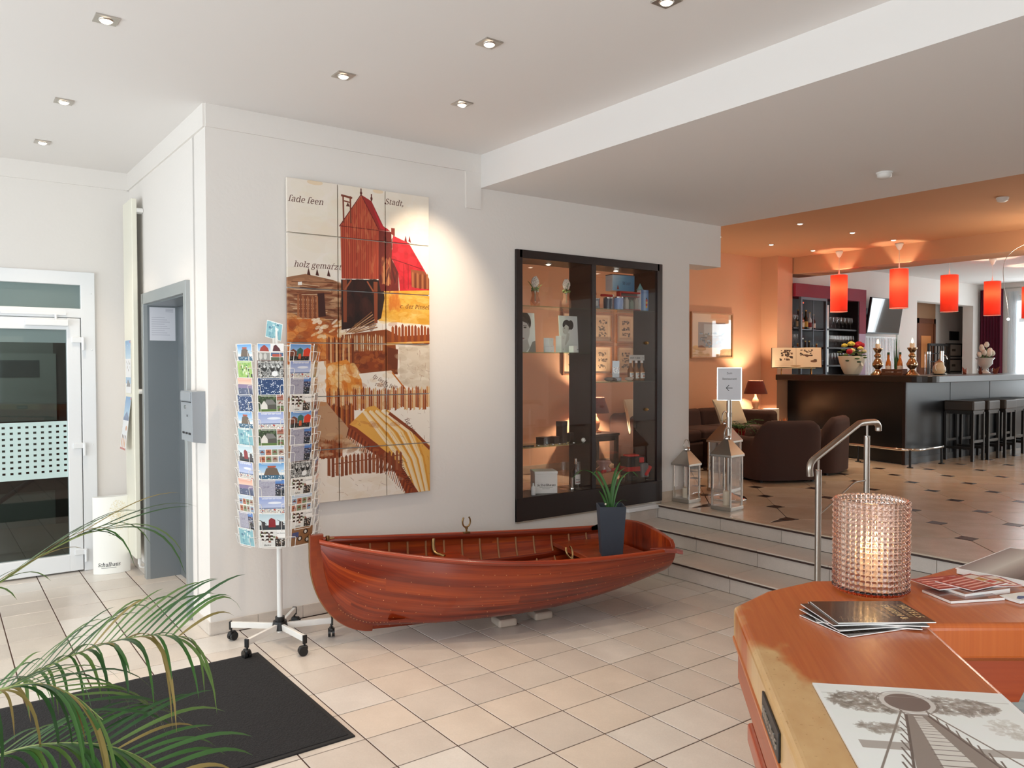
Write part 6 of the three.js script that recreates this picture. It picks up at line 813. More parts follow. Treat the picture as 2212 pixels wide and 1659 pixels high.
// things on the bar
{
  const f = thing('flower_bowl', 'big cream bowl filled with red and yellow flowers on the bar', 'flower bowl', [10.2, BT, -5.93]);
  const bg = grid(40, 16, (u, v) => { const a = u * Math.PI * 2, pr = [[0.001, 0], [0.1, 0], [0.12, 0.02], [0.16, 0.09], [0.19, 0.17], [0.212, 0.255], [0.205, 0.258], [0.185, 0.2], [0.02, 0.17]], k = v * 8, i = Math.min(7, Math.floor(k)), t = k - i, r = lerp(pr[i][0], pr[i + 1][0], t), y = lerp(pr[i][1], pr[i + 1][1], t); return [Math.cos(-a) * r * 1.0, y, Math.sin(-a) * r * 0.8]; }, true);
  const reg = print(64, 64, (c, w, h) => { R(c, '#efe4cc', 0, 0, w, h); T(c, '\u2766', 32, 44, '40px sans-serif', '#6a5c24'); });
  mesh('bowl', bg, phys(0xf0e4ca, 0.35, { clearcoat: 0.4 }), f); const om = mesh('painted_ornament', card(0.06, 0.07, 0.001, reg), M.print, f); om.position.set(0.02, 0.17, 0.155); om.rotation.set(-0.28, 0.1, 0); om.position.set(-0.02, 0.16, 0.152);
  const add = (name, x, y, z, r, col, pet) => { const g = []; if (pet) for (let i = 0; i < 9; i++) { const a = i * 0.698; g.push(ball(r * 0.5, x + Math.cos(a) * r * 0.55, y + (i % 2) * r * 0.2, z + Math.sin(a) * r * 0.55, [1, 0.75, 1], 8, 6)); } g.push(ball(r * 0.75, x, y + r * 0.15, z, [1, 0.9, 1], 12, 8)); mesh(name, g, std(col, 0.7), f); };
  add('flower', 0.13, 0.4, 0.02, 0.075, 0xa8122a, true); add('flower', -0.24, 0.31, 0.1, 0.055, 0xb4122c, false); add('flower', -0.03, 0.42, 0.0, 0.05, 0xd8cf58, true); add('flower', -0.14, 0.33, 0.08, 0.04, 0xe6d88a, true); add('flower', 0.19, 0.32, 0.06, 0.04, 0xe8dcb0, true); add('flower', 0.24, 0.3, -0.02, 0.04, 0xe8e0c0, true); add('flower', 0.03, 0.36, 0.1, 0.04, 0xe4d272, true); add('flower', -0.09, 0.4, -0.06, 0.04, 0xd6c850, true);
  for (let i = 0; i < 34; i++) { const a = i * 2.4, r = 0.08 + 0.13 * rnd(), y = 0.22 + rnd() * 0.16 - r * 0.25; mesh('leaf', ball(0.035, Math.cos(a) * r, y, Math.sin(a) * r * 0.85, [1.3, 0.35, 0.8], 8, 6).rotateX(0), i % 3 ? std(0x4f6a34, 0.6) : M.darkLeaf, f); }
  // book stand
  const reg2 = print(330, 200, (c, w, h) => { R(c, '#f2e2c4', 0, 0, w, h); R(c, '#c9b494', w * 0.49, 0, 3, h); for (let i = 0; i < 40; i++) R(c, ['#4a3424', '#6f5238', '#3a2a20'][i % 3], 50 + rnd() * 80, 20 + rnd() * 100, 6 + rnd() * 14, 5 + rnd() * 16); for (let i = 0; i < 30; i++) R(c, ['#3a2a20', '#5c4432'][i % 2], 186 + rnd() * 80, 20 + rnd() * 66, 6 + rnd() * 14, 4 + rnd() * 10); E(c, '#7a5a40', 280, 140, 22, 12); E(c, '#5c4432', 290, 128, 12, 8); for (let i = 0; i < 6; i++) R(c, '#cdb796', 20, 132 + i * 10, 120, 3); E(c, '#b89c74', 160, 186, 36, 9); });
  const k = thing('book_stand', 'open picture book propped on a stand at the left end of the bar', 'book', [10.0, BT, -6.66], -0.95);
  const pg = grid(30, 1, (u, v) => { const x = (u - 0.5) * 0.66, d = Math.abs(u - 0.5) * 2; return [x, v * 0.3, 0.012 + 0.012 * Math.sin(d * Math.PI) - 0.006 * (1 - d)]; }), uv = pg.attributes.uv; for (let i = 0; i < uv.count; i++) uv.setXY(i, lerp(reg2[0], reg2[2], uv.getX(i)), lerp(reg2[1], reg2[3], uv.getY(i)));
  const lean = new THREE.Group(); const pgm = mesh('open_pages', rot(pg, -0.38).translate(0, 0.1, 0.06), M.print, k); pgm.material = M.print.clone(); pgm.material.side = THREE.DoubleSide;
  mesh('cover_boards', rot(box(0.68, 0.31, 0.008, 0, 0.152, -0.0), -0.38).translate(0, 0.098, 0.055), std(0x4a3020, 0.7), k); mesh('stand_leg', [rod([-0.2, 0.003, 0.12], [-0.2, 0.16, 0.03], 0.008), rod([-0.2, 0.003, -0.12], [-0.2, 0.2, 0.0], 0.008)], M.bronze, k); mesh('stand_leg', [rod([0.2, 0.003, 0.12], [0.2, 0.16, 0.03], 0.008), rod([0.2, 0.003, -0.12], [0.2, 0.2, 0.0], 0.008)], M.bronze, k); mesh('ledge', box(0.5, 0.012, 0.06, 0, 0.094, 0.085), M.bronze, k);
  // candlesticks
  const cs = thing('candlestick', 'left one of two silver-gold candlesticks with a lit candle on the bar', 'candlestick', [10.15, BT, -5.54], 0, 'candlesticks on the bar');
  mesh('stick', lathe([[0.001, 0], [0.085, 0], [0.088, 0.012], [0.05, 0.05], [0.028, 0.075], [0.03, 0.085], [0.062, 0.12], [0.068, 0.15], [0.045, 0.2], [0.025, 0.225], [0.042, 0.245], [0.046, 0.262], [0.026, 0.285], [0.03, 0.3], [0.05, 0.33], [0.062, 0.355], [0.05, 0.36], [0.001, 0.355]], 32), M.silverGlass, cs);
  mesh('candle', cyl(0.03, 0.031, 0.055, 0, 0.387, 0, 20), M.wax, cs); mesh('flame', lathe([[0.001, 0.415], [0.013, 0.43], [0.011, 0.45], [0.001, 0.48]], 12), M.flame, cs);
  const cp = cs.clone(); cp.name = numbered('candlestick'); scene.add(cp); cp.position.set(10.15, BT, -5.085); cp.userData.label = 'right one of two silver-gold candlesticks, beside the crate of bottles'; cp.rotation.y = 1;
  const cr = thing('wooden_crate', 'low brown crate holding orange bottles and a spiky plant', 'crate', [10.15, BT, -5.315], -1.55), cw = std(0x6a4028, 0.8); mesh('bottom', box(0.27, 0.01, 0.14, 0, 0.006, 0), cw, cr); for (const z of [-1, 1]) for (const y of [0.025, 0.065]) mesh('slat', box(0.27, 0.034, 0.01, 0, y, z * 0.068, 0.002), cw, cr); for (const x of [-1, 1]) mesh('end_board', box(0.01, 0.084, 0.13, x * 0.13, 0.044, 0, 0.002), cw, cr);
  const ob = thing('juice_bottle', 'left orange bottle standing in the brown crate', 'bottle', [10.14, BT + 0.012, -5.39], 0, 'orange bottles in the crate'); mesh('bottle', lathe([[0.001, 0.001], [0.034, 0.001], [0.036, 0.12], [0.03, 0.16], [0.014, 0.21], [0.013, 0.26], [0.001, 0.26]], 24), phys(0xd98238, 0.12, { transmission: 0.3, thickness: 0 }), ob); mesh('cap', cyl(0.014, 0.015, 0.03, 0, 0.275, 0, 16), M.darkLeaf, ob); mesh('bottle_label', cyl(0.0366, 0.0366, 0.09, 0, 0.07, 0, 24, true), std(0xe8d6c4, 0.7), ob);
  const ob2 = ob.clone(); ob2.name = numbered('juice_bottle'); scene.add(ob2); ob2.position.set(10.14, BT + 0.012, -5.235); ob2.userData.label = 'right orange bottle standing in the brown crate';
  const ag = thing('spiky_plant', 'upright spiky green plant between the two orange bottles', 'plant', [10.19, BT + 0.012, -5.31]); mesh('pot', cyl(0.036, 0.03, 0.07, 0, 0.036, 0, 20), std(0x3a3a38, 0.7), ag); for (let i = 0; i < 8; i++) { const a = i * 0.785, l = 0.46 - (i % 4) * 0.07; mesh('leaf', grid(2, 6, (u, v) => { const w = 0.03 * (1 - v), r = 0.006 + 0.035 * v * (i % 4) * 0.4; return [Math.cos(a) * (r + 0.012 * (1 - Math.abs(u - 0.5) * 2)) - Math.sin(a) * (u - 0.5) * w, 0.06 + v * l, Math.sin(a) * (r + 0.012) + Math.cos(a) * (u - 0.5) * w]; }), std(0x3f6a3a, 0.5, { side: THREE.DoubleSide }), ag); }
  const car = thing('glass_carafe', 'slim clear cylinder carafe on the bar right of the candlesticks', 'carafe', [11.0, BT, -5.3]); mesh('carafe', lathe([[0.001, 0.002], [0.036, 0.002], [0.036, 0.29], [0.034, 0.29], [0.033, 0.01], [0.001, 0.01]], 24), M.clearGlass, car); mesh('steel_lid', cyl(0.037, 0.037, 0.03, 0, 0.3, 0, 20), M.chrome, car);
  const tap = thing('beer_tap', 'chrome twin beer tap column behind the cream jug', 'tap', [11.5, BT, -5.35], 0.4); mesh('base', cyl(0.06, 0.065, 0.02, 0, 0.011, 0, 24), M.chrome, tap); for (const x of [-0.07, 0.05]) mesh('column', cyl(0.028, 0.028, 0.32, x * 0.6, 0.17, 0, 20), M.chrome, tap); mesh('spout', tube([[0.03, 0.26, 0], [0.05, 0.26, 0.05], [0.05, 0.21, 0.07]], 0.01, 12, 8), M.chrome, tap); mesh('tap_handle', cyl(0.009, 0.012, 0.09, 0.03, 0.36, 0.01, 12), M.blackPlastic, tap);
  const jug = thing('cream_jug', 'rounded cream jug with a lid on a plate on the bar', 'jug', [11.2, BT, -5.24]); mesh('plate', lathe([[0.001, 0.001], [0.06, 0.001], [0.11, 0.014], [0.108, 0.018], [0.001, 0.006]], 28), M.cream, jug); mesh('body', lathe([[0.001, 0.012], [0.05, 0.012], [0.085, 0.05], [0.08, 0.1], [0.055, 0.15], [0.06, 0.17], [0.05, 0.17], [0.001, 0.165]], 28), phys(0xe2cfae, 0.3, { clearcoat: 0.4 }), jug); mesh('lid', lathe([[0.056, 0.17], [0.03, 0.19], [0.01, 0.195], [0.014, 0.21], [0.001, 0.216]], 24), phys(0xa97f58, 0.3), jug); mesh('handle', tube([[-0.06, 0.15, 0], [-0.11, 0.13, 0], [-0.105, 0.08, 0], [-0.08, 0.06, 0]], 0.008, 16, 8), M.cream, jug);
  [[11.86, -5.2, 'folded rust napkin beside a small glass, left of the urn'], [12.36, -5.2, 'folded rust napkin and glass just before the white urn'], [12.98, -5.25, 'folded rust napkin right of the white urn']].forEach(([x, z, lab], i) => { const n = thing('napkin', lab, 'napkin', [x, BT, z], i * 0.7, 'folded napkins on the bar'); mesh('fold', [new THREE.ConeGeometry(0.05, 0.13, 5).scale(1, 1, 0.4).rotateZ(0.7).translate(-0.03, 0.064, 0), new THREE.ConeGeometry(0.045, 0.1, 5).scale(1, 1, 0.4).rotateZ(-0.5).translate(0.02, 0.052, 0.01)], std(0x8a4630, 0.9), n); mesh('tumbler', lathe([[0.001, 0.002], [0.024, 0.002], [0.03, 0.08], [0.028, 0.08], [0.001, 0.008]], 20).translate(0.09, 0, 0.02), M.clearGlass, n); });
  const u = thing('tulip_urn', 'white footed urn filled with pale tulips on the bar', 'flower vase', [12.75, BT, -5.3]); mesh('urn', lathe([[0.001, 0], [0.075, 0], [0.075, 0.015], [0.03, 0.05], [0.026, 0.07], [0.06, 0.1], [0.1, 0.15], [0.1, 0.2], [0.13, 0.235], [0.125, 0.24], [0.08, 0.19], [0.001, 0.18]], 36), phys(0xe9e2da, 0.3, { clearcoat: 0.4 }), u);
  [[-0.1, 0.31, 0.03], [-0.05, 0.36, -0.02], [0.0, 0.33, 0.06], [0.05, 0.43, 0], [0.1, 0.34, 0.03], [0.0, 0.39, -0.05], [0.13, 0.3, -0.03], [-0.12, 0.28, -0.03], [0.06, 0.3, 0.08], [-0.05, 0.29, 0.08]].forEach(([x, y, z]) => { const t = mesh('tulip', lathe([[0.001, -0.04], [0.03, -0.02], [0.036, 0.01], [0.022, 0.042], [0.012, 0.05], [0.001, 0.03]], 12).translate(x, y, z), std(0xf0e6d6, 0.6), u); mesh('stem', tube([[x * 0.5, 0.18, z * 0.5], [x, y - 0.03, z]], 0.004, 4, 6), M.leaf, t); });
  for (let i = 0; i < 12; i++) { const a = i * 0.52; mesh('leaf', grid(2, 5, (q, v) => [Math.cos(a) * (0.04 + v * 0.08) - Math.sin(a) * (q - 0.5) * 0.03 * (1 - v), 0.19 + v * 0.13 - v * v * 0.04, Math.sin(a) * (0.04 + v * 0.08) + Math.cos(a) * (q - 0.5) * 0.03 * (1 - v)]), std(0x5d7f45, 0.6, { side: THREE.DoubleSide }), u); }
}
// ---------------------------------------------------------------- shelves behind the bar
{
  const z = -6.98, c = thing('back_bar_cabinet', 'dark glazed bottle cabinet with a purple surround behind the bar', 'cabinet', [11.4, HP, -7.3]), X = (x) => x - 11.4, Y = (y) => y - HP, D = 0.31, bl = std(0x1d1517, 0.5), blue = std(0x5d6670, 0.4, { metalness: 0.3 });
  mesh('back_panel', bb(X(10.45), X(12.21), Y(0.42), Y(2.69), 0.002, 0.02), bl, c); mesh('fascia', bb(X(10.45), X(12.41), Y(2.69), Y(2.885), 0.002, D + 0.012), M.purple, c); mesh('side_panel', bb(X(12.21), X(12.41), Y(2.17), Y(2.69), 0.002, D + 0.01), M.purple, c);
  mesh('lower_side_panel', bb(X(12.21), X(12.41), Y(0.42), Y(2.168), 0.002, D + 0.008), std(0xb9a0bb, 0.6), c); mesh('base', bb(X(10.45), X(12.21), Y(0.4), Y(1.3), 0.002, D - 0.02), bl, c);
  for (const x of [10.62, 11.28]) mesh('upright', bb(X(x - 0.018), X(x + 0.018), Y(1.3), Y(2.69), D - 0.04, D + 0.004, 0.003), blue, c);
  mesh('thin_upright', bb(X(10.935), X(10.947), Y(1.72), Y(2.66), D - 0.016, D - 0.006), blue, c); mesh('top_rail', bb(X(10.62), X(11.28), Y(2.65), Y(2.69), D - 0.03, D + 0.002), blue, c);
  for (const y of [2.205, 1.735]) mesh('glass_shelf', bb(X(10.63), X(11.27), Y(y - 0.012), Y(y), 0.03, D - 0.02), blue, c); for (const y of [2.23, 1.94, 1.66]) { mesh('shelf', bb(X(11.34), X(12.2), Y(y - 0.024), Y(y), 0.03, D - 0.02), bl, c); mesh('shelf', bb(X(10.45), X(10.6), Y(y - 0.024), Y(y), 0.03, D - 0.02), bl, c); }
  mesh('mirror', bb(X(11.31), X(11.42), Y(1.5), Y(2.6), D - 0.05, D - 0.044), std(0xdfe8ec, 0.05, { metalness: 1 }), c); for (const y of [2.6, 2.33, 2.06]) mesh('hinge', box(0.03, 0.024, 0.016, X(10.65), Y(y), D + 0.002, 0.003), M.chrome, c); mesh('end_upright', bb(X(12.19), X(12.21), Y(1.3), Y(2.69), 0.0, D), bl, c);
  const wg = thing('wine_glass', 'wine glass in the rows on the back bar shelves', 'glass', [11.5, 1.9405, -7.12], 0, 'wine glasses on the back bar'); mesh('glass', lathe([[0.001, 0.001], [0.03, 0.002], [0.004, 0.008], [0.0035, 0.07], [0.025, 0.095], [0.034, 0.135], [0.028, 0.19], [0.027, 0.19], [0.032, 0.135], [0.001, 0.085]], 16), M.clearGlass, wg);
  const pos = []; for (let i = 0; i < 9; i++) for (const zz of [-7.12, -7.05]) { pos.push([11.5 + i * 0.077, 1.9405, zz]); } for (let i = 0; i < 8; i++) pos.push([11.52 + i * 0.08, 1.6605, -7.06]); for (let i = 0; i < 6; i++) pos.push([11.54 + i * 0.11, 2.2305, -7.06]); for (const y of [1.9405, 2.2305]) for (const x of [10.49, 10.56]) pos.push([x, y, -7.04]);
  const ord = ['first', 'second', 'third', 'fourth', 'fifth', 'sixth', 'seventh', 'eighth', 'ninth'], gl = ([x, y, zz]) => 'wine glass, ' + (x < 11 ? (x < 10.52 ? 'left' : 'right') + ' one of two on the ' + (y > 2.1 ? 'upper' : 'middle') + ' shelf beside the pillar' : ord[Math.round((x - 11.5) / (y > 2.1 ? 0.11 : 0.079))] + ' from left on the ' + (y > 2.1 ? 'upper' : y > 1.8 ? 'middle' : 'lowest') + ' back bar shelf' + (y > 1.8 && y < 2.1 ? (zz < -7.1 ? ', rear row' : ', front row') : ''));
  wg.userData.label = gl(pos[0]); pos.slice(1).forEach((v) => { const q = wg.clone(); q.name = numbered('wine_glass'); scene.add(q); q.position.set(...v); q.userData.label = gl(v); });
  const kinds = [[0x2a1a10, 0xd8c8a8, 0.3], [0x8a4a1c, 0xe8dcc8, 0.26], [0x1c2a1c, 0xc9a24a, 0.3], [0xc9d0d4, 0x7a1f24, 0.27], [0x3a1412, 0xe0d8cc, 0.24]];
  const bp = kinds.map(([g, l, h], i) => { const o = thing('liquor_bottle', ['tall dark bottle with a beige label', 'amber bottle with a white label', 'dark green bottle with a gold label', 'clear bottle with a red label', 'short red-brown bottle with a pale label'][i] + ' on the upper back bar shelf', 'bottle', [10.7 + i * 0.1, 2.206, -7.1], 0, 'liquor bottles on the back bar'); mesh('bottle', lathe([[0.001, 0.001], [0.034, 0.001], [0.035, h * 0.55], [0.013, h * 0.72], [0.013, h * 0.94], [0.001, h * 0.94]], 20), std(g, 0.1), o); mesh('cap', cyl(0.014, 0.014, h * 0.07, 0, h * 0.965, 0, 12), std(0xc0a860, 0.4), o); mesh('bottle_label', cyl(0.0357, 0.0357, h * 0.28, 0, h * 0.27, 0, 20, true), std(l, 0.7), o); return o; });
  for (let i = 0; i < 6; i++) { const q = bp[(i * 2 + 1) % 5].clone(); q.name = numbered('liquor_bottle'); scene.add(q); q.position.set(10.69 + i * 0.1, 1.736, -7.1); q.userData.label = bp[(i * 2 + 1) % 5].userData.label.replace('upper', 'lower') + (i === 5 ? ', at its right end' : ', ' + ['first', 'second', 'third', 'fourth', 'fifth'][i] + ' from left'); }
}
// television, wall with doorway, frames, lattice, curtain
{
  const t = thing('television', 'flat black television tilted forward on the white restaurant wall', 'television', [13.03, 2.48, -7.0]); const sc = mesh('panel', rot(box(1.04, 0.6, 0.04, 0, 0, 0, 0.006), 0.15), M.blackPlastic, t); mesh('screen', rot(box(1.01, 0.565, 0.003, 0, 0.006, 0.0215), 0.15), phys(0x0a0d12, 0.06, { clearcoat: 1 }), t); mesh('wall_mount', [rod([0, 0, -0.02], [0, 0.02, -0.295], 0.025), box(0.2, 0.25, 0.03, 0, 0.02, -0.283)], M.blackPlastic, t);
  const reliefs = thing('relief_panel', 'tall white panel with fine vertical relief lines below the television', 'wall panel', [13.55, HP, -7.3]); mesh('panel', bb(-0.75, 0.45, 0, 1.75, 0, 0.012), M.upvc, reliefs); for (let i = 0; i < 24; i++) mesh('rib', bb(-0.72 + i * 0.049, -0.712 + i * 0.049, 0.02, 1.73, 0.012, 0.018), M.upvc, reliefs);
  const dr = thing('door_3', 'brown wooden door with an orange pane seen through the far doorway', 'door', [16.47, HP, -8.0]); dr.userData.kind = 'structure'; const wm = std(0x6a3a20, 0.5); mesh('door_frame', [bb(-0.38, -0.31, 0, 2.2, 0, 0.04), bb(0.31, 0.38, 0, 2.2, 0, 0.04), bb(-0.38, 0.38, 2.1, 2.2, 0, 0.04)], wm, dr); mesh('door_leaf', bb(-0.31, 0.31, 0, 2.1, 0, 0.025), std(0x7c4626, 0.5), dr); mesh('door_pane', bb(-0.2, 0.2, 1.2, 1.85, 0.02, 0.03), std(0xd98a4c, 0.5), dr); mesh('transom_panel', bb(-0.38, 0.38, 2.2, 2.6, 0, 0.03), std(0x9a7252, 0.6), dr);
  const fb = std(0x1a1614, 0.5);
  framed([17.72, 2.273, -8.0], 0.4, 0.19, 0, 'small square black panel on the far white wall', undefined, (c, w, h) => R(c, '#1c1a19', 0, 0, w, h), fb, 0.2, false);
  for (const [y, l] of [[1.968, 'upper black framed print on the far white wall'], [1.642, 'lower black framed print on the far white wall']]) framed([17.72, y, -8.0], 0.72, 0.285, 0, l, 'black framed prints', (c, w, h) => { R(c, '#e4d8cc', 0, 0, w, h); R(c, '#6a5a4c', w * 0.38, h * 0.4, w * 0.24, h * 0.2); }, fb, 0.2, false);
  const la = thing('lattice_screen', 'dark open lattice screen standing behind the bar glasses', 'screen', [16.55, HP, -7.75]); for (const x of [-0.42, 0.42]) mesh('stile', bb(x - 0.025, x + 0.025, 0, 1.68, -0.02, 0.02), fb, la); for (const y of [0.03, 1.66]) mesh('rail', bb(-0.42, 0.42, y - 0.025, y + 0.025, -0.02, 0.02), fb, la); for (let i = 1; i < 7; i++) mesh('vertical_bar', bb(-0.42 + i * 0.12 - 0.009, -0.42 + i * 0.12 + 0.009, 0.05, 1.64, -0.008, 0.008), fb, la); for (let i = 1; i < 10; i++) mesh('cross_bar', bb(-0.4, 0.4, i * 0.165 - 0.009, i * 0.165 + 0.009, -0.01, 0.01), fb, la);
  const cu = thing('curtain', 'long plum purple curtain beside the bright far window', 'curtain', [17.22, HP + 0.02, -7.06]); mesh('drape', grid(60, 10, (u, v) => [0.03 * Math.sin(u * 46) * (0.7 + 0.3 * v), v * 2.74, (u - 0.5) * 0.42 + 0.01 * Math.sin(u * 90 + v)]), std(0x5c0f2c, 0.9, { side: THREE.DoubleSide }), cu); mesh('curtain_rail', rod([0, 2.75, -0.21], [0, 2.75, 3.2], 0.012), M.steel, cu);
  const sh = thing('sheer_curtain', 'pale sheer curtain hanging at the bright far window', 'curtain', [17.25, HP + 0.7, -6.66]); mesh('sheer', grid(30, 4, (u, v) => [0.014 * Math.sin(u * 50), v * 2.0, (u - 0.5) * 0.2]), phys(0xf2f6f8, 0.9, { transmission: 0.6, thickness: 0, side: THREE.DoubleSide }), sh); mesh('hem', bb(-0.012, 0.012, -0.01, 0.01, -0.1, 0.1), M.paper, sh);
  const rl = [[11.9, -6.6, 'round restaurant downlight between the third and fourth pendants']]; const ring = lathe([[0.032, 0], [0.042, 0], [0.043, -0.004], [0.036, -0.006], [0.031, 0]], 24);
  for (const [x, zz, label] of rl) { const o = thing('downlight', label, 'downlight', [x, CEIL, zz], 0); mesh('ring', ring, M.chrome, o); mesh('bulb', ball(0.028, 0, -0.003, 0, [1, 0.35, 1], 16, 8), M.bulb, o); }
  // wire chandelier cut by the right edge
  const ch = thing('chandelier', 'wire chandelier with small bright bulbs at the right photo edge', 'chandelier', [9.9, 2.95, -3.32]); mesh('cable', cyl(0.004, 0.004, 0.25, 0, 0.2, 0, 8), M.chrome, ch); mesh('canopy', cyl(0.07, 0.07, 0.025, 0, 0.312, 0, 24), M.chrome, ch);
  for (let i = 0; i < 8; i++) { const a = i * 0.785 + 0.3, r = 0.42 + 0.1 * (i % 2), e = [Math.cos(a) * r, -0.5 - 0.14 * (i % 3), Math.sin(a) * r]; const w = mesh('wire_arm', tube([[0, 0.1, 0], [Math.cos(a) * r * 0.5, 0.12 - 0.04 * (i % 2), Math.sin(a) * r * 0.5], [Math.cos(a) * r * 1.05, -0.1, Math.sin(a) * r * 1.05], [e[0], e[1] + 0.03, e[2]]], 0.003, 30, 6), M.chrome, ch); mesh('bulb', ball(0.014, ...e), glow(new THREE.Color(1, 0.88, 0.7), 20), w); }
  const cl = new THREE.PointLight(WARM, 2.5, 0, 2); cl.name = 'chandelier_light'; cl.castShadow = true; cl.position.set(0, -0.5, 0); cl.shadow.radius = 4; ch.add(cl);
}
// ---------------------------------------------------------------- reception counter in the foreground
{
  const cw = tex(1024, 1024, (u, v) => { // metres / 1.6: u along x, v along z of the counter's own frame
    const s = vnoise(u * 8, v * 128, 128, 80) * 0.5 + vnoise(u * 16, v * 256, 256, 82) * 0.3 + fbm(u, v, 8, 3, 84) * 0.4, k = clamp(s - 0.1, 0, 1);
    return [lerp(176, 206, k), lerp(86, 116, k), lerp(30, 50, k)];
  });
  const wood = phys(0xffffff, 0.3, { map: cw, clearcoat: 0.35, clearcoatRoughness: 0.28 }), woodDark = phys(0xd8a890, 0.4, { map: cw, clearcoat: 0.25 }), dark = std(0x241510, 0.8);
  const r = thing('reception_counter', 'orange wooden reception counter with worn pale front edge', 'counter', [1.54, 0, -1.19]), o = [1.54, -1.19], L = (pts) => pts.map(([x, z]) => [x - o[0], -(z - o[1])]);
  const d = [-0.714, 0.70], A = [1.555, -1.2], far = [A[0] + d[0] * 1.35, A[1] + d[1] * 1.35], n = [0.70, 0.714], in0 = [far[0] + n[0] * 0.41, far[1] + n[1] * 0.41], I = [1.786, -0.85];
  const outline = [A, [1.72, -1.232], [1.904, -1.217], [2.117, -1.068], [3.5, -1.0], [3.5, -0.6], [2.12, -0.605], I, in0, far];
  // the top: worn pale along the front edge, where sleeves and bags rub
  const cvw = document.createElement('canvas'); cvw.width = 1024; cvw.height = 512; const c = cvw.getContext('2d'); { const im = c.createImageData(1024, 512); for (let y = 0; y < 512; y++) for (let x = 0; x < 1024; x++) { const u = x / 1024, v = y / 512, nn = fbm(u, v, 8, 4, 90), n2 = fbm(u, v, 32, 3, 93), s = vnoise(u * 8, v * 128, 128, 80) * 0.5 + vnoise(u * 16, v * 256, 256, 82) * 0.3, w = clamp((0.04 + 0.2 * clamp((u - 0.12) / 0.3, 0, 1) - v * 1.0 + (nn - 0.5) * 0.3 + (n2 - 0.5) * 0.1) * 9, 0, 1) * clamp((0.6 - v) * 5, 0, 1), sp = vnoise(x / 4, y / 4, 128, 96) > 0.93 && w > 0.4 ? -26 : 0; const a = [lerp(180, 202, s), lerp(84, 108, s), lerp(28, 44, s)], b = [lerp(206, 222, n2), lerp(166, 188, n2), lerp(112, 134, n2)], q = (y * 1024 + x) * 4; for (let k = 0; k < 3; k++) im.data[q + k] = clamp(lerp(a[k], b[k], w * 0.9) + sp, 0, 255); im.data[q + 3] = 255; } c.putImageData(im, 0, 0); }
  const wt = new THREE.CanvasTexture(cvw); wt.colorSpace = THREE.SRGBColorSpace; wt.flipY = false; wt.wrapS = wt.wrapT = THREE.ClampToEdgeWrapping; wt.generateMipmaps = true;
  const topM = phys(0xffffff, 0.26, { map: wt, clearcoat: 0.3, clearcoatRoughness: 0.3, bumpMap: grainBump, bumpScale: 0.0003 });
  const tg = flat(ext(L(outline).reverse(), 0.058, 0.014, [], 4).rotateX(-Math.PI / 2)); { const p = tg.attributes.position, u = tg.attributes.uv; for (let i = 0; i < p.count; i++) { const x = p.getX(i) + o[0] - A[0], z = p.getZ(i) + o[1] - A[1]; const al = x * d[0] + z * d[1], ac = x * n[0] + z * n[1]; u.setXY(i, al / 1.4 + 0.001, clamp(ac, 0.001, 5) / 0.7 + 0.002); } }
  mesh('counter_top', tg.translate(0, 1.028, 0), topM, r);
  // bead line under the rounded edge, apron, front, shelf
  const inset = (k) => { const q = outline.map((p) => p.slice()); const e = [0.70 * k, 0.714 * k]; for (const i of [0, 9]) { q[i][0] += e[0]; q[i][1] += e[1]; } q[1][1] += k; q[2][1] += k; q[3][1] += k; q[4][1] += k; return q; };
  mesh('bead', ext(L(inset(-0.003)).reverse(), 0.006, 0.003).rotateX(-Math.PI / 2).translate(0, 1.018, 0), wood, r);
  mesh('apron', ext(L(inset(0.01)).reverse(), 0.1).rotateX(-Math.PI / 2).translate(0, 0.925, 0), woodDark, r);
  const body = [[A[0] + 0.2, A[1] + 0.09], [1.9, -1.13], [2.1, -0.99], [3.45, -0.94], [3.45, -0.9], [2.08, -0.94], [1.86, -1.05], [1.72, -0.98], [far[0] + n[0] * 0.2, far[1] + n[1] * 0.2], [far[0] + n[0] * 0.14, far[1] + n[1] * 0.14]];
  mesh('front_panel', ext(L(body).reverse(), 0.93).rotateX(-Math.PI / 2), woodDark, r);
  const sA = [A[0] + d[0] * 0.2 + n[0] * 0.006, A[1] + d[1] * 0.2 + n[1] * 0.006], sB = [far[0] + n[0] * 0.006, far[1] + n[1] * 0.006];
  const shG = ext(L([sA, [sA[0] + n[0] * 0.18, sA[1] + n[1] * 0.18], [sB[0] + n[0] * 0.18, sB[1] + n[1] * 0.18], sB]), 0.03, 0.012, [], 4).rotateX(-Math.PI / 2);
  mesh('bag_shelf', uvWorld(shG, 1.4).translate(0, 0.868, 0), phys(0xe0a080, 0.34, { map: cw, clearcoat: 0.3 }), r, 'narrow lower shelf along the counter front');
  // nameplate on the edge
  const np = thing('name_plate', 'small black plate with raised metal lettering on the counter edge', 'plate', [1.165, 1.055, -0.822], 0); np.rotation.y = Math.atan2(-n[0], -n[1]); np.position.set(A[0] + d[0] * 0.545 - n[0] * 0.0005, 1.057, A[1] + d[1] * 0.545 - n[1] * 0.0005);
  const { FontLoader } = await import('three/addons/loaders/FontLoader.js'), { TextGeometry } = await import('three/addons/geometries/TextGeometry.js'), font = await new FontLoader().loadAsync('fonts/droid/droid_sans_bold.typeface.json');
  mesh('plate', box(0.17, 0.05, 0.004, 0, 0, 0.002, 0.0015), M.blackPlastic, np); const tx = new TextGeometry('ANMELDUNG', { font, size: 0.0165, depth: 0.002, curveSegments: 3 }); tx.computeBoundingBox(); mesh('letters', tx.translate(-tx.boundingBox.max.x / 2, -0.0095, 0.004), M.brushed, np);
  const CT = 1.1005;
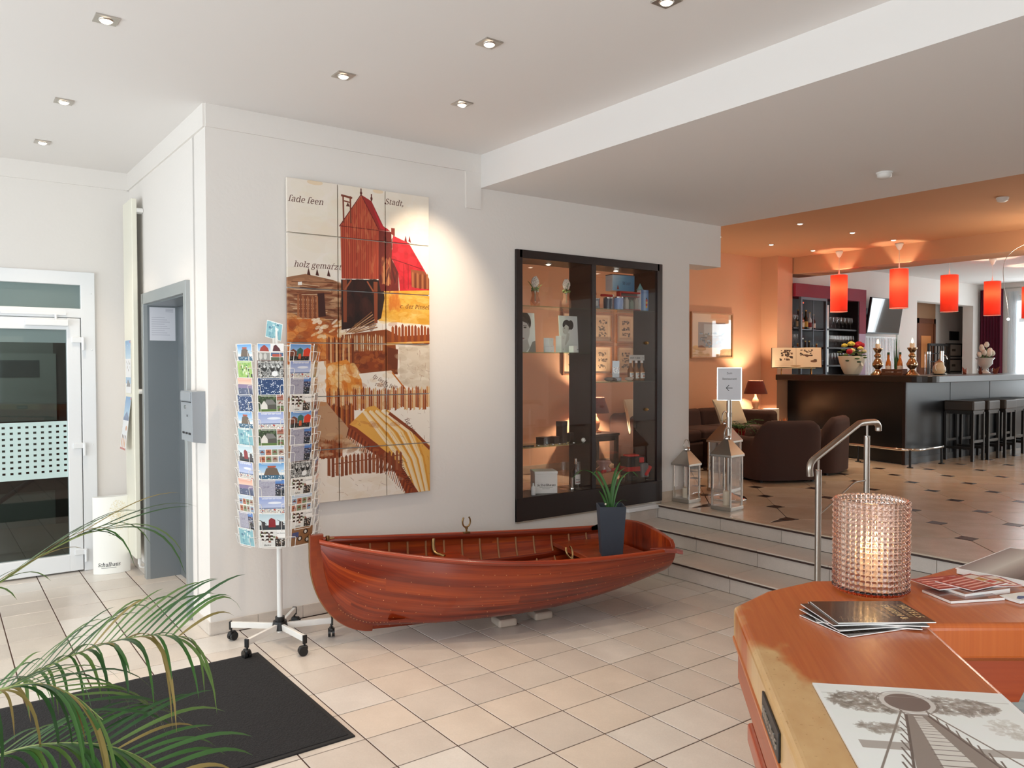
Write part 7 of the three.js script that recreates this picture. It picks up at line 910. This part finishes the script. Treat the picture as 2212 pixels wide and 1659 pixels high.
  // studded glass lantern with a candle
  const g = thing('glass_candle_holder', 'round blush glass candle holder covered in studs, candle lit inside', 'candle holder', [1.945, CT, -1.075]), NS = 42, NR = 17, Rg = 0.087, Hg = 0.232;
  const stud = (u, v) => { const a = u * NS, b = v * NR, da = (a - Math.floor(a) - 0.5) * 2, db = (b - Math.floor(b) - 0.5) * 2, q = 1 - (da * da + db * db) / 0.76; return q > 0 ? Math.sqrt(q) * 0.006 : 0; };
  const out = grid(NS * 7, NR * 7, (u, v) => { const r2 = Rg + stud(u, v) * (v > 0.004 && v < 0.996 ? 1 : 0), a = u * Math.PI * 2; return [Math.sin(a) * r2, 0.002 + v * Hg, Math.cos(a) * r2]; }, true);
  const inn = grid(64, 1, (u, v) => { const a = -u * Math.PI * 2; return [Math.sin(a) * (Rg - 0.0045), 0.012 + v * (Hg - 0.01), Math.cos(a) * (Rg - 0.0045)]; }, true);
  const rim = grid(64, 2, (u, v) => { const a = u * Math.PI * 2, q = Rg - 0.0045 * v; return [Math.sin(a) * q, 0.002 + Hg + 0.001 * Math.sin(v * Math.PI), Math.cos(a) * q]; });
  const bot = [new THREE.CircleGeometry(Rg, 64).rotateX(Math.PI / 2).translate(0, 0.002, 0), new THREE.CircleGeometry(Rg - 0.0045, 64).rotateX(-Math.PI / 2).translate(0, 0.012, 0)];
  mesh('glass', [out, inn, rim, ...bot], phys(0xffffff, 0.02, { transmission: 1, thickness: 0.004, ior: 1.48, attenuationColor: new THREE.Color(0.93, 0.72, 0.62), attenuationDistance: 0.02 }), g);
  mesh('candle', lathe([[0.001, 0.013], [0.034, 0.013], [0.034, 0.098], [0.03, 0.102], [0.012, 0.096], [0.001, 0.095]], 32), M.wax, g); mesh('wick', cyl(0.0008, 0.0008, 0.012, 0, 0.1, 0, 6), M.blackPlastic, g);
  mesh('flame', lathe([[0.001, 0.103], [0.0065, 0.112], [0.0075, 0.12], [0.004, 0.134], [0.0005, 0.146]], 16), glow(new THREE.Color(1, 0.68, 0.3), 60), g);
  const fl = new THREE.PointLight(new THREE.Color(1, 0.62, 0.28), 0.09, 0, 2); fl.name = 'flame_light'; fl.castShadow = true; fl.shadow.radius = 0.25; fl.position.set(0, 0.12, 0); g.add(fl);
  // brochures
  const br = print(520, 370, (c2, w, h) => { R(c2, '#33261f', 0, 0, w, h); const gr = c2.createLinearGradient(0, 0, w, 0); c2.globalAlpha = 0.35; for (let i = 0; i < 60; i++) R(c2, i % 2 ? '#241a15' : '#45342a', rnd() * w, 0, rnd() * 12, h); c2.globalAlpha = 1; c2.save(); c2.translate(w - 20, 70); c2.rotate(Math.PI / 2); T(c2, 'HOTELS', 0, 40, 'bold 62px sans-serif', '#d3b884', 'left'); T(c2, 'GASTRONOMIE', 0, 76, '32px sans-serif', '#b79c6c', 'left'); T(c2, 'EMDEN &', 0, 132, 'bold 56px sans-serif', '#d3b884', 'left'); T(c2, 'OSTFRIESLAND', 0, 166, '30px sans-serif', '#a98d60', 'left'); T(c2, 'essen & schlafen', 30, 200, 'italic 24px serif', '#b9a78c', 'left'); c2.restore(); c2.strokeStyle = '#8a7764'; c2.lineWidth = 2.5; for (let i = 0; i < 7; i++) { c2.beginPath(); c2.arc(60 + i * 34, 290 + (i % 2) * 22, 16, 0.4, 5.4); c2.stroke(); c2.beginPath(); c2.moveTo(40 + i * 30, 340); c2.lineTo(62 + i * 30, 262); c2.stroke(); } });
  const rots = [0.36, 0.14, 0.3, -0.02, 0.5, 0.02], lab = ['lowest dark brochure of the fanned pile, turned furthest round', 'second lowest dark brochure in the fanned pile by the candle holder', 'third dark brochure from the bottom of the fanned pile', 'fourth dark brochure from the bottom of the fanned pile', 'second dark brochure from the top of the fanned pile', 'topmost dark hotel brochure with gold lettering, before the candle holder'];
  const cx = 1.708, cz = -0.962; rots.forEach((q, i) => { const b = tag(mesh('brochure', card(0.215, 0.155, 0.0022, br).rotateX(-Math.PI / 2), M.gloss), lab[i], 'brochure', 'fanned brochures on the counter'); b.position.set(cx + [-0.02, 0.008, -0.012, 0.006, -0.004, 0.012][i], CT + 0.0016 + i * 0.0028, cz + [0.01, -0.006, 0.004, 0.004, 0, 0.012][i]); b.rotation.y = -0.62 + [0.32, -0.25, 0.18, -0.12, 0.08, 0][i]; });
  // big poster photo on the counter
  const po = print(560, 760, (c2, w, h) => {
    R(c2, '#f7f6f2', 0, 0, w, h); const g2 = c2.createLinearGradient(0, 0, 0, h); g2.addColorStop(0, '#f3f4ee'); g2.addColorStop(1, '#fbfaf6'); R(c2, g2, 12, 12, w - 24, h - 24);
    const tree = (x, y, a, b2, nn, cols) => { for (let i = 0; i < nn; i++) { const t = rnd() * 6.3, q = Math.sqrt(rnd()); c2.globalAlpha = 0.35; E(c2, cols[i % cols.length], x + Math.cos(t) * q * a, y + Math.sin(t) * q * b2, 8 + rnd() * 14, 3 + rnd() * 5, rnd() * 3); } c2.globalAlpha = 1; };
    tree(150, 120, 130, 70, 420, ['#8d8076', '#6f635a', '#a79b90']); tree(380, 120, 120, 60, 360, ['#8d8076', '#756a60', '#b3a79b']); tree(470, 250, 50, 60, 60, ['#c9bfb4']); tree(120, 290, 60, 30, 90, ['#8d8076', '#a79b90']);
    E(c2, '#7a6860', 250, 110, 62, 62); c2.strokeStyle = '#d9d2ca'; c2.lineWidth = 14; c2.beginPath(); c2.ellipse(250, 110, 70, 68, 0, 0, 7); c2.stroke(); c2.lineWidth = 3; c2.strokeStyle = '#8a7d74'; c2.beginPath(); c2.ellipse(250, 110, 84, 80, 0, 0, 7); c2.stroke();
    R(c2, '#b6aca3', 40, 372, 150, 44); R(c2, '#b6aca3', 330, 380, 200, 40); P(c2, '#94867c', [[215, 190], [285, 190], [440, h - 12], [90, h - 12]]); P(c2, '#ddd5cb', [[238, 200], [262, 200], [330, h - 12], [190, h - 12]]); for (let i = 0; i < 26; i++) { const y = 210 + i * i * 0.85, s = (y - 190) / (h - 190); P(c2, '#6f6058', [[250 - 12 - 60 * s, y], [250 + 12 + 70 * s, y]], false, 1 + s * 5); }
    for (const sx of [-1, 1]) { P(c2, '#6a5c54', [[250 + sx * 30, 195], [250 + sx * 175, h - 12]], false, 7); for (let i = 0; i < 12; i++) { const s = i / 12, x = 250 + sx * (32 + 140 * s), y = 200 + 540 * s; P(c2, '#75675e', [[x, y], [x + sx * 6, y - 40 - 60 * s]], false, 3 + 4 * s); } P(c2, '#8b7e74', [[250 + sx * 34, 165], [250 + sx * 215, h - 190]], false, 6); }
    P(c2, '#a39a92', [[12, 70], [w - 12, 76]], false, 2);
  });
  const p = thing('photo_poster', 'large pale sepia photo print of a boardwalk lying on the counter', 'poster', [1.19, CT, -0.57], Math.atan2(-d[0], -d[1]) + Math.PI); p.rotation.y = Math.atan2(d[0], d[1]);
  { const f0 = [1.28, -0.815], w = 0.315, l = 0.44; p.position.set(f0[0] + n[0] * w / 2 + d[0] * l / 2, CT, f0[1] + n[1] * w / 2 + d[1] * l / 2); const m = mesh('print', card(w, l, 0.003, po).rotateX(-Math.PI / 2), M.gloss, p); m.position.y = 0.0022; mesh('backing', box(w - 0.004, 0.0008, l - 0.004, 0, 0.0005, 0), M.paper, p); }
  // magazine, leaflets, cards on the right wing
  const mg = print(300, 400, (c2, w, h) => { R(c2, '#b9aea4', 0, 0, w, h); R(c2, '#5d4740', 0, h * 0.6, w, h * 0.4); const gr = c2.createLinearGradient(0, 0, 0, h * 0.6); gr.addColorStop(0, '#8d7a74'); gr.addColorStop(0.5, '#c9c0b6'); gr.addColorStop(1, '#6d5750'); R(c2, gr, 0, 0, w, h * 0.6); R(c2, '#e6ded6', w * 0.5, h * 0.8, 26, 7); c2.strokeStyle = '#f2f0ee'; c2.lineWidth = 10; c2.strokeRect(0, 0, w, h); });
  const m1 = thing('magazine', 'thick white-edged magazine with a grey cover on the counter right', 'magazine', [2.475, CT, -0.9], 0.04); mesh('pages', box(0.39, 0.014, 0.24, 0, 0.0075, 0, 0.002), M.paper, m1); const mc = mesh('cover', card(0.394, 0.244, 0.0012, mg).rotateX(-Math.PI / 2), M.print, m1); mc.position.y = 0.0155;
  const lf = print(190, 120, (c2, w, h) => { R(c2, '#a8222a', 0, 0, w, h); for (let i = 0; i < 5; i++) R(c2, '#e6b0a6', 14, 14 + i * 20, 110, 9); R(c2, '#e8e0d4', 130, 10, 50, 100); R(c2, '#b98a3c', 140, 40, 30, 30); R(c2, '#c02a2e', 140, 74, 30, 24); }), cardP = print(120, 80, (c2, w, h) => { R(c2, '#efe9e0', 0, 0, w, h); P(c2, '#4a5a86', [[20, 50], [50, 30], [90, 46], [90, 58], [20, 60]]); R(c2, '#8a8a90', 20, 64, 60, 4); }), dkP = print(190, 120, (c2, w, h) => { R(c2, '#6d3a32', 0, 0, w, h); for (let i = 0; i < 40; i++) R(c2, ['#8a4a40', '#4f2a26', '#9a6a5a'][i % 3], rnd() * w, rnd() * h, 20 + rnd() * 30, 6 + rnd() * 14); });
  [[2.07, -0.905, 0.006, -0.45, dkP, 'left dark red booklet under the fanned leaflets', 0.006], [2.135, -0.915, 0.013, -0.3, dkP, 'thicker dark red booklet with curling pages in front', 0.012], [2.12, -0.965, 0.024, -0.35, lf, 'red leaflet with pale lines at the back of the pile', 0.002], [2.165, -0.925, 0.0275, -0.15, lf, 'topmost red and cream leaflet of the small pile', 0.002], [2.2, -0.915, 0.0245, -0.55, lf, 'red striped leaflet sliding off the right of the pile', 0.0016]].forEach(([x, z, y, ry, reg, l, t]) => { const b = tag(mesh('leaflet', card(0.15, 0.1, t, reg).rotateX(-Math.PI / 2), M.gloss), l, 'leaflet', 'leaflets beside the candle holder'); b.position.set(x, CT + (t > 0.005 ? t / 2 + 0.0003 : y * 0.55), z); b.rotation.y = ry; if (t <= 0.005) b.position.y = CT + y * 0.55; });
  const bc = thing('business_card_stack', 'small stack of cream business cards with a blue mark', 'cards', [2.16, CT, -0.805], -0.3); mesh('stack', box(0.085, 0.006, 0.055, 0, 0.0033, 0, 0.001), M.paper, bc); const bcm = mesh('top_card', card(0.085, 0.055, 0.0005, cardP).rotateX(-Math.PI / 2), M.print, bc); bcm.position.y = 0.0068;
  // monitor behind the counter
  const mo = thing('monitor', 'black framed office monitor behind the counter at the right edge', 'monitor', [2.02, 0.72, -0.6], -0.05), sreg = print(200, 170, (c2, w, h) => { R(c2, '#5c5d50', 0, 0, w, h); R(c2, '#6d6e60', 0, 0, w, 20); for (let i = 0; i < 9; i++) for (let j = 0; j < 4; j++) R(c2, '#45463c', 12 + j * 48, 30 + i * 15, 16 + (i * j * 7) % 20, 4); }), sreg2 = print(70, 40, (c2, w, h) => { R(c2, '#dcd4d2', 0, 0, w, h); for (let i = 0; i < 3; i++) R(c2, '#777', 14, 12 + i * 8, 40, 3); });
  mo.rotation.y = -1.05; mesh('foot', box(0.24, 0.012, 0.2, 0, 0.007, -0.02, 0.004), M.blackPlastic, mo); mesh('stem', box(0.06, 0.2, 0.03, 0, 0.1, -0.06, 0.006), M.blackPlastic, mo);
  const tilt = -0.2, TM = (q) => rot(q, tilt).translate(0, 0.2, 0); mesh('casing', TM(box(0.44, 0.3, 0.045, 0, 0, -0.03, 0.01)), std(0x2c3036, 0.4), mo); mesh('bezel', TM(ext(rect(-0.215, -0.145, 0.215, 0.145), 0.012, 0.003, [[[-0.19, -0.12], [-0.19, 0.115], [0.19, 0.115], [0.19, -0.12]]]).translate(0, 0, -0.008)), M.blackPlastic, mo); mesh('silver_edge', TM(box(0.014, 0.292, 0.016, -0.219, 0, -0.004, 0.003)), std(0x9aa0a8, 0.35, { metalness: 0.6 }), mo);
  const sm = mesh('screen', TM(card(0.382, 0.237, 0.002, sreg).translate(0, -0.002, -0.003)), M.gloss, mo); const st = mesh('sticker', TM(card(0.035, 0.02, 0.001, sreg2).translate(-0.1, 0.13, 0.0065)), M.print, mo);
  const desk = thing('desk', 'brown working desk behind the reception counter', 'desk', [2.05, 0, -0.5]); mesh('desktop', bb(-0.3, 1.3, 0.705, 0.738, -0.3, 0.35, 0.004), std(0x4a2a1c, 0.5), desk); for (const [x, z] of [[-0.26, 0.3], [1.25, 0.3], [1.25, -0.26], [-0.1, -0.26]]) mesh('leg', bb(x - 0.03, x + 0.03, 0, 0.706, z - 0.03, z + 0.03), std(0x3a2016, 0.6), desk);
}
renderer.render(scene, camera);
